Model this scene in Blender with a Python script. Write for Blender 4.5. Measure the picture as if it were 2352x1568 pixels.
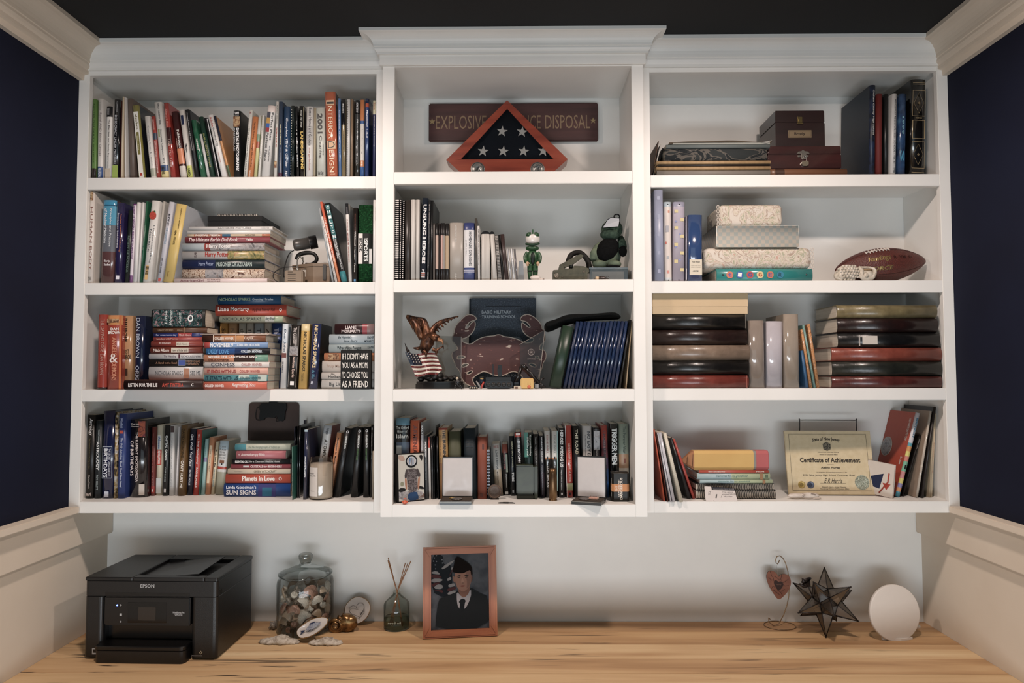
import bpy, bmesh, math, random
from mathutils import Vector, Matrix, Euler
random.seed(7)
SC = bpy.context.scene
COL = SC.collection
for o in list(bpy.data.objects): bpy.data.objects.remove(o, do_unlink=True)
PI = math.pi
H = 1.6
# ------------------------------------------------------------------ camera
FPX, PITCH, YAW, ROLL = 1631.9, .0443, -.0086, -.0021
_cy, _sy, _cp, _sp = math.cos(YAW), math.sin(YAW), math.cos(PITCH), math.sin(PITCH)
FW = Vector((_sy*_cp, _cy*_cp, _sp)); _r = Vector((_cy, -_sy, 0)); _u = _r.cross(FW)
RT = _r*math.cos(ROLL)+_u*math.sin(ROLL); UP = _u*math.cos(ROLL)-_r*math.sin(ROLL)
cam = bpy.data.objects.new('camera', bpy.data.cameras.new('camera')); COL.objects.link(cam)
cam.data.sensor_width = 36; cam.data.lens = FPX*36/2352
m = Matrix((RT, UP, -FW)).transposed().to_4x4(); m.translation = (0, 0, H)
cam.matrix_world = m
cam.data.clip_start = .02
SC.camera = cam
# ------------------------------------------------------------------ exposure, world, lights
SC.view_settings.view_transform = 'Standard'
try: SC.view_settings.look = 'None'
except Exception: pass
SC.view_settings.gamma = 1; SC.view_settings.use_curve_mapping = False
SC.view_settings.exposure = 0.0
w = bpy.data.worlds.new('world'); SC.world = w; w.use_nodes = True
w.node_tree.nodes['Background'].inputs[0].default_value = (.76, .92, 1, 1)
w.node_tree.nodes['Background'].inputs[1].default_value = .62
def disk_light(name, loc, power, col, size):
    l = bpy.data.lights.new(name, 'AREA'); l.shape = 'DISK'; l.size = size; l.energy = power; l.color = col
    o = bpy.data.objects.new(name, l); COL.objects.link(o); o.location = loc; return o
disk_light('recessed_light', (-.68, 1.39, 2.60), 18.4, (1, .83, .74), .12)
disk_light('recessed_light', (.68, 1.39, 2.60), 18.4, (1, .83, .74), .12)
l = bpy.data.lights.new('cool_fill_light', 'AREA'); l.shape = 'RECTANGLE'; l.size = 2.4; l.size_y = .52; l.energy = 49; l.color = (.88, .94, 1)  # added cool fill behind the camera, low to avoid reflections; no window here
o = bpy.data.objects.new('cool_fill_light', l); COL.objects.link(o); o.location = (0.0, -1.1, .36); o.rotation_euler = (PI/2, 0, 0)

# ------------------------------------------------------------------ pixel helpers (photo px -> point at real depth)
def ray(x, y): return RT*((x-1176)/FPX)-UP*((y-784)/FPX)+FW
def at(x, y, Y): d = ray(x, y); p = d*(Y/d.y); return Vector((p.x, Y, p.z+H))
def atz(x, y, Z): d = ray(x, y); p = d*((Z-H)/d.z); return Vector((p.x, p.y, Z))
def atx(x, y, X): d = ray(x, y); p = d*(X/d.x); return Vector((X, p.y, p.z+H))
def Xat(x, Y, Z):
    a = (x-1176)/FPX; c1 = Y*RT.y+(Z-H)*RT.z; c2 = Y*FW.y+(Z-H)*FW.z
    return (a*c2-c1)/(RT.x-a*FW.x)
# ------------------------------------------------------------------ materials
def lin(h):
    h = h.lstrip('#')
    if len(h) == 3: h = ''.join(c*2 for c in h)
    v = [int(h[i:i+2], 16)/255 for i in (0, 2, 4)]
    v = [(c/12.92 if c <= .04045 else ((c+.055)/1.055)**2.4) for c in v]
    y = .3*v[0]+.59*v[1]+.11*v[2]
    return tuple((c+(y-c)*SAT)*GAIN for c in v)+(1,)
_M = {}
SAT, GAIN = .16, .88
def newmat(name):
    m = bpy.data.materials.new(name); m.use_nodes = True
    return m, m.node_tree, m.node_tree.nodes['Principled BSDF']
def mat(h, rough=.5, metal=0, coat=0, var=.06, bump=0, scale=60, emit=0):
    """plain colour with slight procedural mottling"""
    k = (h, rough, metal, coat, var, bump, scale, emit)
    if k in _M: return _M[k]
    m, nt, b = newmat('c_'+h); c = lin(h)
    if var > 0:
        n = nt.nodes.new('ShaderNodeTexNoise'); n.inputs['Scale'].default_value = scale; n.inputs['Detail'].default_value = 3
        tc = nt.nodes.new('ShaderNodeTexCoord'); nt.links.new(tc.outputs['Object'], n.inputs['Vector'])
        r = nt.nodes.new('ShaderNodeMix'); r.data_type = 'RGBA'
        r.inputs[6].default_value = tuple(x*(1-var) for x in c[:3])+(1,); r.inputs[7].default_value = tuple(min(1, x*(1+var)) for x in c[:3])+(1,)
        nt.links.new(n.outputs[0], r.inputs[0]); nt.links.new(r.outputs[2], b.inputs['Base Color'])
        if bump:
            bp = nt.nodes.new('ShaderNodeBump'); bp.inputs['Strength'].default_value = bump; bp.inputs['Distance'].default_value = .002
            nt.links.new(n.outputs[0], bp.inputs['Height']); nt.links.new(bp.outputs[0], b.inputs['Normal'])
    else: b.inputs['Base Color'].default_value = c
    b.inputs['Roughness'].default_value = rough; b.inputs['Metallic'].default_value = metal; b.inputs['Specular IOR Level'].default_value = .5 if rough < .4 else .3 if rough < .8 else .1
    b.inputs['Coat Weight'].default_value = coat; b.inputs['Coat Roughness'].default_value = .08
    if emit: b.inputs['Emission Color'].default_value = c; b.inputs['Emission Strength'].default_value = emit
    _M[k] = m; return m
def ramp_mat(name, cols, tex='noise', scale=20, rough=.4, vec=(1, 1, 1), detail=4, dist=0, const=False, coat=0, metal=0, bump=0, coord='Object'):
    """several colours mixed by a procedural texture; cols = [(pos, hex), ...]"""
    k = ('r', name)
    if k in _M: return _M[k]
    m, nt, b = newmat(name)
    tc = nt.nodes.new('ShaderNodeTexCoord'); mp = nt.nodes.new('ShaderNodeMapping'); mp.inputs['Scale'].default_value = vec
    nt.links.new(tc.outputs[coord], mp.inputs[0])
    if tex == 'noise':
        t = nt.nodes.new('ShaderNodeTexNoise'); t.inputs['Scale'].default_value = scale; t.inputs['Detail'].default_value = detail; t.inputs['Distortion'].default_value = dist; out = t.outputs[0]
    elif tex == 'voronoi':
        t = nt.nodes.new('ShaderNodeTexVoronoi'); t.inputs['Scale'].default_value = scale; out = t.outputs['Distance']
    elif tex == 'wave':
        t = nt.nodes.new('ShaderNodeTexWave'); t.inputs['Scale'].default_value = scale; t.inputs['Distortion'].default_value = dist; t.inputs['Detail'].default_value = detail; out = t.outputs['Fac']
    elif tex == 'grad':
        t = nt.nodes.new('ShaderNodeSeparateXYZ'); out = t.outputs[2]
    nt.links.new(mp.outputs[0], t.inputs[0])
    r = nt.nodes.new('ShaderNodeValToRGB'); e = r.color_ramp.elements
    while len(e) < len(cols): e.new(.5)
    for i, (p, h) in enumerate(cols): e[i].position = p; e[i].color = lin(h)
    if const: r.color_ramp.interpolation = 'CONSTANT'
    nt.links.new(out, r.inputs[0]); nt.links.new(r.outputs[0], b.inputs['Base Color'])
    if bump:
        bp = nt.nodes.new('ShaderNodeBump'); bp.inputs['Strength'].default_value = bump; bp.inputs['Distance'].default_value = .003
        nt.links.new(out, bp.inputs['Height']); nt.links.new(bp.outputs[0], b.inputs['Normal'])
    b.inputs['Roughness'].default_value = rough; b.inputs['Coat Weight'].default_value = coat; b.inputs['Metallic'].default_value = metal
    if rough > .8: b.inputs['Specular IOR Level'].default_value = .12
    _M[k] = m; return m
def glass_mat(name, h='f4faf8', rough=.01, ior=1.45, alpha=None):
    k = ('g', name)
    if k in _M: return _M[k]
    m, nt, b = newmat(name)
    b.inputs['Base Color'].default_value = lin(h); b.inputs['Roughness'].default_value = rough
    b.inputs['IOR'].default_value = ior; b.inputs['Transmission Weight'].default_value = 1
    if alpha is not None: b.inputs['Alpha'].default_value = alpha; b.inputs['Transmission Weight'].default_value = 0
    _M[k] = m; return m
def thin_glass(name, tint='eef4f2', refl=.9, rough=.03, base=.04):
    k = ('t', name)
    if k in _M: return _M[k]
    m, nt, b = newmat(name); N = nt.nodes.new; L = nt.links.new
    tr = N('ShaderNodeBsdfTransparent'); c = lin(tint); tr.inputs[0].default_value = c
    gl = N('ShaderNodeBsdfGlossy'); gl.inputs['Roughness'].default_value = rough; gl.inputs[0].default_value = (refl, refl, refl, 1)
    lw = N('ShaderNodeLayerWeight'); lw.inputs[0].default_value = .12; mr = N('ShaderNodeMapRange'); mr.inputs['To Min'].default_value = base; mr.inputs['To Max'].default_value = .75
    mx = N('ShaderNodeMixShader'); L(lw.outputs['Fresnel'], mr.inputs[0]); L(mr.outputs[0], mx.inputs[0]); L(tr.outputs[0], mx.inputs[1]); L(gl.outputs[0], mx.inputs[2])
    L(mx.outputs[0], nt.nodes['Material Output'].inputs[0]); _M[k] = m; return m
def M(x, **k):
    return x if isinstance(x, bpy.types.Material) else mat(x, **k)
PAINT = ramp_mat('white_satin_paint', [(.3, 'eeece6'), (.7, 'f4f2ec')], scale=6, rough=.42)
PAINT2 = ramp_mat('wainscot_paint', [(.3, 'dccdb8'), (.7, 'e2d4c0')], scale=5, rough=.6)
NAVY = ramp_mat('navy_wall_paint', [(.3, '10152a'), (.7, '131a32')], scale=3, rough=.85)
NAVY.node_tree.nodes['Principled BSDF'].inputs['Specular IOR Level'].default_value = .2
CEIL = ramp_mat('ceiling_paint', [(.3, '101215'), (.7, '13161a')], scale=3, rough=.8)
PAGES = ramp_mat('book_pages', [(.35, 'c9bca6'), (.65, 'ddd2bf')], tex='noise', scale=1, vec=(900, 8, 8), rough=.8)
# ------------------------------------------------------------------ mesh helpers
def link(name, me, parent=None, mats=()):
    o = bpy.data.objects.new(name, me); COL.objects.link(o)
    for x in mats: me.materials.append(M(x))
    if parent is not None: o.parent = parent
    return o
def mesh(name, verts, faces, mats, parent=None, fm=None, smooth=False):
    me = bpy.data.meshes.new(name); me.from_pydata([tuple(v) for v in verts], [], faces)
    if not isinstance(mats, (list, tuple)): mats = [mats]
    o = link(name, me, parent, mats)
    if fm: me.polygons.foreach_set('material_index', fm)
    if smooth: me.polygons.foreach_set('use_smooth', [True]*len(me.polygons))
    me.update(); return o
class G:
    """collects shapes into one mesh"""
    def __init__(s): s.v = []; s.f = []; s.m = []; s.sm = []
    def add(s, vs, fs, mi=0, smooth=False, T=None):
        n = len(s.v)
        s.v += [tuple(T @ Vector(v)) if T is not None else tuple(v) for v in vs]
        s.f += [tuple(i+n for i in f) for f in fs]; s.m += [mi]*len(fs); s.sm += [smooth]*len(fs); return s
    def box(s, x0, y0, z0, x1, y1, z1, mi=0, T=None, bev=0):
        if bev > 0:
            b = min(bev, (x1-x0)/2.01, (y1-y0)/2.01, (z1-z0)/2.01)
            bm = bmesh.new(); bmesh.ops.create_cube(bm, size=1)
            for v in bm.verts: v.co = ((x0+x1)/2+v.co.x*(x1-x0), (y0+y1)/2+v.co.y*(y1-y0), (z0+z1)/2+v.co.z*(z1-z0))
            bmesh.ops.bevel(bm, geom=bm.edges[:], offset=b, segments=2, affect='EDGES')
            bm.verts.ensure_lookup_table()
            for i, v in enumerate(bm.verts): v.index = i
            s.add([v.co[:] for v in bm.verts], [[v.index for v in f.verts] for f in bm.faces], mi, False, T); bm.free(); return s
        vs = [(x, y, z) for z in (z0, z1) for y in (y0, y1) for x in (x0, x1)]
        return s.add(vs, [(0, 2, 3, 1), (4, 5, 7, 6), (0, 1, 5, 4), (2, 6, 7, 3), (0, 4, 6, 2), (1, 3, 7, 5)], mi, False, T)
    def prism(s, pts, y0, y1, mi=0, T=None, smooth=False):
        """polygon in x,z extruded in y"""
        n = len(pts); vs = [(p[0], y0, p[1]) for p in pts]+[(p[0], y1, p[1]) for p in pts]
        fs = [tuple(range(n)), tuple(range(2*n-1, n-1, -1))]
        s.add(vs, fs, mi, False, T)
        return s.add(vs, [(i, i+n, (i+1) % n+n, (i+1) % n) for i in range(n)], mi, smooth, T)
    def lathe(s, prof, seg=24, mi=0, T=None, cap=True):
        vs = []; fs = []
        for (r, z) in prof:
            for k in range(seg): a = 2*PI*k/seg; vs.append((r*math.cos(a), r*math.sin(a), z))
        for i in range(len(prof)-1):
            for k in range(seg): a = i*seg+k; b = i*seg+(k+1) % seg; fs.append((a, b, b+seg, a+seg))
        s.add(vs, fs, mi, True, T)
        if cap:
            n = len(s.v)-len(vs)
            s.f += [tuple(n+k for k in range(seg-1, -1, -1)), tuple(n+(len(prof)-1)*seg+k for k in range(seg))]; s.m += [mi]*2; s.sm += [False]*2
        return s
    def tube(s, pts, r, seg=8, mi=0, T=None, closed=False):
        pts = [Vector(p) for p in pts]; n = len(pts); rs = list(r) if isinstance(r, (list, tuple)) else [r]*n
        if 4 <= n <= 17 and not closed:   # Catmull-Rom smoothing
            q = [pts[0]]+pts+[pts[-1]]; np_ = []; nr = []
            for i in range(n-1):
                p0, p1, p2, p3 = q[i:i+4]
                for k in range(3):
                    t = k/3; np_.append(.5*(2*p1+(p2-p0)*t+(2*p0-5*p1+4*p2-p3)*t*t+(3*p1-p0-3*p2+p3)*t**3)); nr.append(rs[i]*(1-t)+rs[i+1]*t)
            pts = np_+[pts[-1]]; rs = nr+[rs[-1]]; n = len(pts)
        vs = []; up = Vector((0, 0, 1))
        t0 = (pts[1]-pts[0]).normalized(); a = t0.cross(up)
        if a.length < .1: a = t0.cross(Vector((1, 0, 0)))
        a.normalize()
        for i, p in enumerate(pts):
            if closed: t = (pts[(i+1) % n]-pts[i-1]).normalized()
            else: t = (pts[min(i+1, n-1)]-pts[max(i-1, 0)]).normalized()
            a = (a-t*a.dot(t)); a.normalize(); b = t.cross(a)
            for k in range(seg): q = 2*PI*k/seg; vs.append(p+(a*math.cos(q)+b*math.sin(q))*rs[i])
        fs = []
        for i in range(n if closed else n-1):
            for k in range(seg):
                x = i*seg+k; y = i*seg+(k+1) % seg; j = (i+1) % n
                fs.append((x, y, j*seg+(k+1) % seg, j*seg+k))
        if not closed: fs += [tuple(range(seg-1, -1, -1)), tuple((n-1)*seg+k for k in range(seg))]
        return s.add(vs, fs, mi, True, T)
    def ball(s, c, r, sub=2, mi=0, T=None, jit=0):
        bm = bmesh.new(); bmesh.ops.create_icosphere(bm, subdivisions=sub, radius=1)
        rr = r if isinstance(r, (list, tuple)) else (r, r, r)
        for i, v in enumerate(bm.verts): v.index = i
        vs = []
        for v in bm.verts:
            k = 1+random.uniform(-jit, jit); vs.append((c[0]+v.co.x*rr[0]*k, c[1]+v.co.y*rr[1]*k, c[2]+v.co.z*rr[2]*k))
        s.add(vs, [[v.index for v in f.verts] for f in bm.faces], mi, True, T); bm.free(); return s
    def make(s, name, mats, parent=None):
        o = mesh(name, s.v, s.f, mats, parent, s.m); o.data.polygons.foreach_set('use_smooth', s.sm); return o
def tag(o, label=None, cat=None, group=None, kind=None):
    if label: o['label'] = label
    if cat: o['category'] = cat
    if group: o['group'] = group
    if kind: o['kind'] = kind
    return o
def thing(name, label, cat, loc=(0, 0, 0), rot=(0, 0, 0), group=None):
    o = bpy.data.objects.new(name, None); COL.objects.link(o); o.location = loc; o.rotation_euler = rot; o.empty_display_size = .02
    return tag(o, label, cat, group)
_T = {}
def text_geo(body, bold=0):
    k = (body, bold)
    if k not in _T:
        cu = bpy.data.curves.new('t', 'FONT'); cu.body = body; cu.resolution_u = 2; cu.offset = bold
        ob = bpy.data.objects.new('t', cu); me = bpy.data.meshes.new_from_object(ob)
        vs = [v.co[:2] for v in me.vertices]; fs = [tuple(p.vertices) for p in me.polygons]
        bpy.data.objects.remove(ob); bpy.data.curves.remove(cu); bpy.data.meshes.remove(me)
        if vs:
            x0 = min(v[0] for v in vs); x1 = max(v[0] for v in vs); y0 = min(v[1] for v in vs); y1 = max(v[1] for v in vs)
            vs = [((v[0]-x0)/max(x1-x0, 1e-6), (v[1]-y0)/max(y1-y0, 1e-6)) for v in vs]
        _T[k] = (vs, fs)
    return _T[k]
def put_text(g, body, o, ex, ey, mi=0, bold=.012, shear=0, arc=0):
    """text filling the box o + u*ex + v*ey"""
    vs, fs = text_geo(body, bold); o, ex, ey = Vector(o), Vector(ex), Vector(ey)
    g.add([o+ex*(u+shear*v*ey.length/max(ex.length, 1e-6))+ey*(v-arc*((2*u-1)**2)) for u, v in vs], fs, mi)
SHADE = 0
# ------------------------------------------------------------------ dimensions of the built-in
YS, YC, YB = 2.2, 2.152, 2.43                       # side face, centre face, back
ZT = [2.217, 1.884, 1.551, 1.2055]                  # top of the four shelves
ZN = [2.179, 1.8466, 1.514, 1.171]                  # lower edge of their noses
ZCEIL = 2.64
XL, XR = -1.389, 1.348
BAYX = {'L': (-1.355, -.4452), 'C': (-.3794, .351), 'R': (.4152, 1.3144)}
PANX = {'L': (-1.378, -.437), 'C': (-.397, .3535), 'R': (.408, 1.325)}
def struct(o): o['kind'] = 'structure'; return o
def wall_side(name, X, s):
    g = G()
    g.box(min(X, X+s*.1), -1.5, 1.15, max(X, X+s*.1), 2.6, ZCEIL+.05, 0)
    X2 = X+s*.008
    g.box(min(X2, X2+s*.1), -1.5, 0, max(X2, X2+s*.1), 2.6, 1.15, 1)
    return struct(g.make(name, [NAVY, PAINT2]))
wall_side('wall_left', XL, -1); wall_side('wall_right', XR, 1)
struct(G().box(-1.5, YB+.001, 0, 1.46, YB+.1, ZCEIL+.05).make('wall_back', [PAINT]))
struct(G().box(-1.55, -1.5, ZCEIL, 1.52, 2.6, ZCEIL+.1).make('ceiling', [CEIL]))
FLO = ramp_mat('oak_floor', [(.3, '6a4a30'), (.7, '8a6644')], tex='noise', scale=3, vec=(1, 12, 1), rough=.4)
gf = G()
struct(gf.box(-1.55, -1.5, -.1, 1.52, 2.6, 0).make('floor', [FLO]))
def fl_light(x):
    t = thing('ceiling_light', ('left' if x < 0 else 'right')+' round recessed ceiling light above the desk', 'light', (x, 1.39, ZCEIL-.001), group='recessed ceiling lights')
    G().lathe([(.062, 0), (.085, 0), (.085, -.012), (.066, -.016), (.062, -.012)], 32, cap=False).make('trim_ring', [mat('f0eeea')], t)
fl_light(-.68); fl_light(.68)
def sweep(name, prof, axis, a0, a1, mats, mitre=(0, 0), parent=None):
    """prof = [(projection, z)], swept along x or y; mitre shifts each end by k*projection"""
    vs = []; n = len(prof)
    for e, a in enumerate((a0, a1)):
        for p, z in prof:
            b = a+mitre[e]*p
            vs.append((p, b, z) if axis == 'y' else (b, p, z))
    fs = [(i, (i+1) % n, (i+1) % n+n, i+n) for i in range(n)]+[tuple(range(n-1, -1, -1)), tuple(range(n, 2*n))]
    return vs, fs
def crown_prof(h, p, steps=7):
    """classic crown: fillet, cove, bead; returns (projection, height) from wall foot to ceiling"""
    pr = [(0, 0), (p*.14, 0), (p*.14, h*.10), (p*.20, h*.16), (p*.26, h*.24), (p*.26, h*.32)]
    for i in range(steps+1):
        a = i/steps*PI/2; pr.append((p*(.30+.62*(1-math.cos(a))), h*(.34+.50*math.sin(a))))
    pr += [(p, h*.86), (p, h), (0, h)]
    return pr
def crown_side(name, X, s):
    pr = [(X+.001*s, 2.528), (X-s*.016, 2.528), (X-s*.018, 2.545)]+[(X-s*(.020+p*1.0), 2.548+z) for p, z in crown_prof(ZCEIL-2.549, .074)[1:-1]]+[(X+.001*s, ZCEIL-.001)]
    vs, fs = sweep(name, pr, 'y', -1.5, YS-.0005, None)
    return struct(mesh(name, vs, fs, [PAINT2]))
crown_side('trim_1', XL, -1); crown_side('trim_2', XR, 1)
def chair_rail(n, X, s):
    g = G(); e = .001
    Xa = X+s*.0085
    def bx(x_in, z0, z1): g.box(min(Xa, x_in), -1.5, z0, max(Xa, x_in), YS-.002, z1, 0, bev=.002)
    bx(X-s*.036, 1.172, 1.192)
    o1 = struct(g.make('trim_%d' % n, [PAINT2]))
    g = G(); g.box(min(Xa, X-s*.010), -1.5, 1.062, max(Xa, X-s*.010), YB-.0005, 1.1715, 0, bev=.002)
    struct(g.make('trim_%d' % (n+1), [PAINT2]))
# ---------------- bookcase
bc = thing('bookcase', 'white built-in wall bookcase with twelve open compartments, crown moulding and projecting middle', 'bookcase', (0, 2.3, 1.171))
def bpart(g, name):
    o = g.make(name, [PAINT]); o.parent = bc; o.matrix_parent_inverse = Matrix.Translation((0, -2.3, -1.171)); return o
FT = .019
def face(y): return y, y+FT
for x0, x1, y in ((XL, -1.355, YS), (-.4452, -.4165, YS), (.3875, .4152, YS), (1.3144, XR, YS)):
    bpart(G().box(x0, y, 1.171, x1, y+FT, 2.56, bev=.0012), 'stile')
for x0, x1 in ((-.4155, -.3794), (.351, .3865)):
    bpart(G().box(x0, YC, 1.168, x1, YC+FT, 2.548, bev=.0012), 'stile')
for b, X in (('L', XL), ('R', XR)):
    a, c = PANX[b]
    if b == 'L': bpart(G().box(XL+.001, YS+FT, 1.171, a, YB, 2.58), 'side_panel')
    else: bpart(G().box(c, YS+FT, 1.171, XR-.001, YB, 2.58), 'side_panel')
bpart(G().box(PANX['L'][1], YS+FT, 1.171, -.4167, YB, 2.58).box(-.4155, YC+FT, 1.171, PANX['C'][0], YB, 2.58), 'side_panel')
bpart(G().box(PANX['C'][1], YC+FT, 1.171, .3865, YB, 2.58).box(.3877, YS+FT, 1.171, PANX['R'][0], YB, 2.58), 'side_panel')
for b, y in (('L', YS), ('C', YC), ('R', YS)):
    x0, x1 = BAYX[b]; a, c = PANX[b]
    for i in range(4):
        zn = ZN[i] if not (i == 3 and b == 'C') else 1.168
        g = G().box(x0, y+.0008, zn, x1, y+FT, ZT[i], bev=.0012)
        zb = ZT[i]-.018 if i < 3 else ZT[i]-.019
        g.box(a, y+FT, zb, c, YB, ZT[i])
        bpart(g, 'shelf')
    g = G().box(x0, y+.0008, 2.544, x1, y+FT, 2.60)
    g.box(a, y+FT, 2.552, c, YB, 2.57); bpart(g, 'top_rail')
bpart(G().box(-.4246, YC-.010, 2.5465, .3939, YC+FT, 2.60, bev=.0015), 'frieze')
def crown_run(pts_prof, x0, x1, ybase, ret, name):
    h = ZCEIL-2.5585 if not ret else ZCEIL-2.578
    z0 = ZCEIL-.0008-h
    pr = crown_prof(h, .053)
    vs = []; n = len(pr)
    m0 = -1 if ret else 0
    for e, a in ((0, x0), (1, x1)):
        for p, z in pr:
            vs.append((a+(m0*p if e == 0 else -m0*p), ybase-p, z0+z))
    fs = [(i, (i+1) % n, (i+1) % n+n, i+n) for i in range(n)]
    if ret:
        b = len(vs)
        for p, z in pr: vs.append((x0-p, YS-.0, z0+z))
        fs += [(i, i+b, (i+1) % n+b, (i+1) % n) for i in range(n)]
        b2 = len(vs)
        for p, z in pr: vs.append((x1+p, YS-.0, z0+z))
        fs += [(i+n, (i+1) % n+n, (i+1) % n+b2, i+b2) for i in range(n)]
        fs += [tuple(range(b, b+n)), tuple(range(b2+n-1, b2-1, -1))]
    else: fs += [tuple(range(n-1, -1, -1)), tuple(range(n, 2*n))]
    o = mesh(name, vs, fs, [PAINT]); o.parent = bc; o.matrix_parent_inverse = Matrix.Translation((0, -2.3, -1.171)); return o
crown_run(None, XL+.018, -.4246, YS, False, 'crown_moulding')
crown_run(None, .3939, XR-.018, YS, False, 'crown_moulding')
crown_run(None, -.4246, .3939, YC-.010, True, 'crown_moulding')
bpart(G().box(XL, YS, 2.56, -.4165, YS+FT, ZCEIL).box(.3875, YS, 2.56, XR, YS+FT, ZCEIL).box(-.4155, YC, 2.60, .3865, YC+FT, ZCEIL), 'fascia')
chair_rail(3, XL, -1); chair_rail(5, XR, 1)
# ---------------- wooden worktop made of edge-glued boards
def wood_mat(name, seed, c0, c1, c2):
    m, nt, b = newmat(name); N = nt.nodes.new; L = nt.links.new
    tc = N('ShaderNodeTexCoord'); mp = N('ShaderNodeMapping'); mp.inputs['Location'].default_value = (seed*3.1, seed*1.7, 0); mp.inputs['Scale'].default_value = (.55, 7, 7)
    L(tc.outputs['Object'], mp.inputs[0])
    n1 = N('ShaderNodeTexNoise'); n1.inputs['Scale'].default_value = 2.2; n1.inputs['Detail'].default_value = 6; n1.inputs['Distortion'].default_value = .6; L(mp.outputs[0], n1.inputs['Vector'])
    r1 = N('ShaderNodeValToRGB'); e = r1.color_ramp.elements; e[0].position = .28; e[0].color = lin(c0); e[1].position = .72; e[1].color = lin(c2); q = e.new(.5); q.color = lin(c1)
    L(n1.outputs[0], r1.inputs[0])
    mp2 = N('ShaderNodeMapping'); mp2.inputs['Location'].default_value = (seed, seed*2, 0); mp2.inputs['Scale'].default_value = (1.6, 26, 20); L(tc.outputs['Object'], mp2.inputs[0])
    n2 = N('ShaderNodeTexNoise'); n2.inputs['Scale'].default_value = 1.7; n2.inputs['Detail'].default_value = 5; n2.inputs['Distortion'].default_value = 1.2; L(mp2.outputs[0], n2.inputs['Vector'])
    r2 = N('ShaderNodeValToRGB'); e = r2.color_ramp.elements; e[0].position = .33; e[0].color = (1, 1, 1, 1); e[1].position = .42; e[1].color = (0, 0, 0, 1); L(n2.outputs[0], r2.inputs[0])
    n3 = N('ShaderNodeTexNoise'); n3.inputs['Scale'].default_value = 1.3; n3.inputs['Detail'].default_value = 2; L(tc.outputs['Object'], n3.inputs['Vector'])
    r3 = N('ShaderNodeValToRGB'); e = r3.color_ramp.elements; e[0].position = .45; e[0].color = (0, 0, 0, 1); e[1].position = .6; e[1].color = (1, 1, 1, 1); L(n3.outputs[0], r3.inputs[0])
    mu = N('ShaderNodeMath'); mu.operation = 'MULTIPLY'; L(r2.outputs[0], mu.inputs[0]); L(r3.outputs[0], mu.inputs[1])
    mx = N('ShaderNodeMix'); mx.data_type = 'RGBA'; L(mu.outputs[0], mx.inputs[0]); L(r1.outputs[0], mx.inputs[6]); mx.inputs[7].default_value = lin('2c1c10')
    L(mx.outputs[2], b.inputs['Base Color']); b.inputs['Roughness'].default_value = .62
    return m
top = thing('worktop', 'long spalted maple desk top with dark streaks running wall to wall under the bookcase', 'desk', (0, 2.1, .766))
ys = [1.78]+[atz(1200, y, .766).y for y in (1546, 1512, 1479, 1449)]+[YB-.0008]
wm = [('c0935f', 'd6b07a', 'e4c48f'), ('ab7f4c', 'cba06a', 'deba84'), ('be915c', 'd9b27c', 'eacc98'), ('a87a46', 'c69a62', 'd8b078'), ('926b42', 'b08656', 'c89f68')]
for i in range(5):
    g = G().box(XL-.0075, ys[i]+.0003, .728, XR+.0075, ys[i+1]-.0003, .766, bev=.0007)
    o = g.make('board', [wood_mat('maple_%d' % i, i+1.3, *wm[i])], top); o.matrix_parent_inverse = Matrix.Translation((0, -2.1, -.766))
for x in (-1.2, 1.15):   # desk cabinets below, out of frame
    pass
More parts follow.
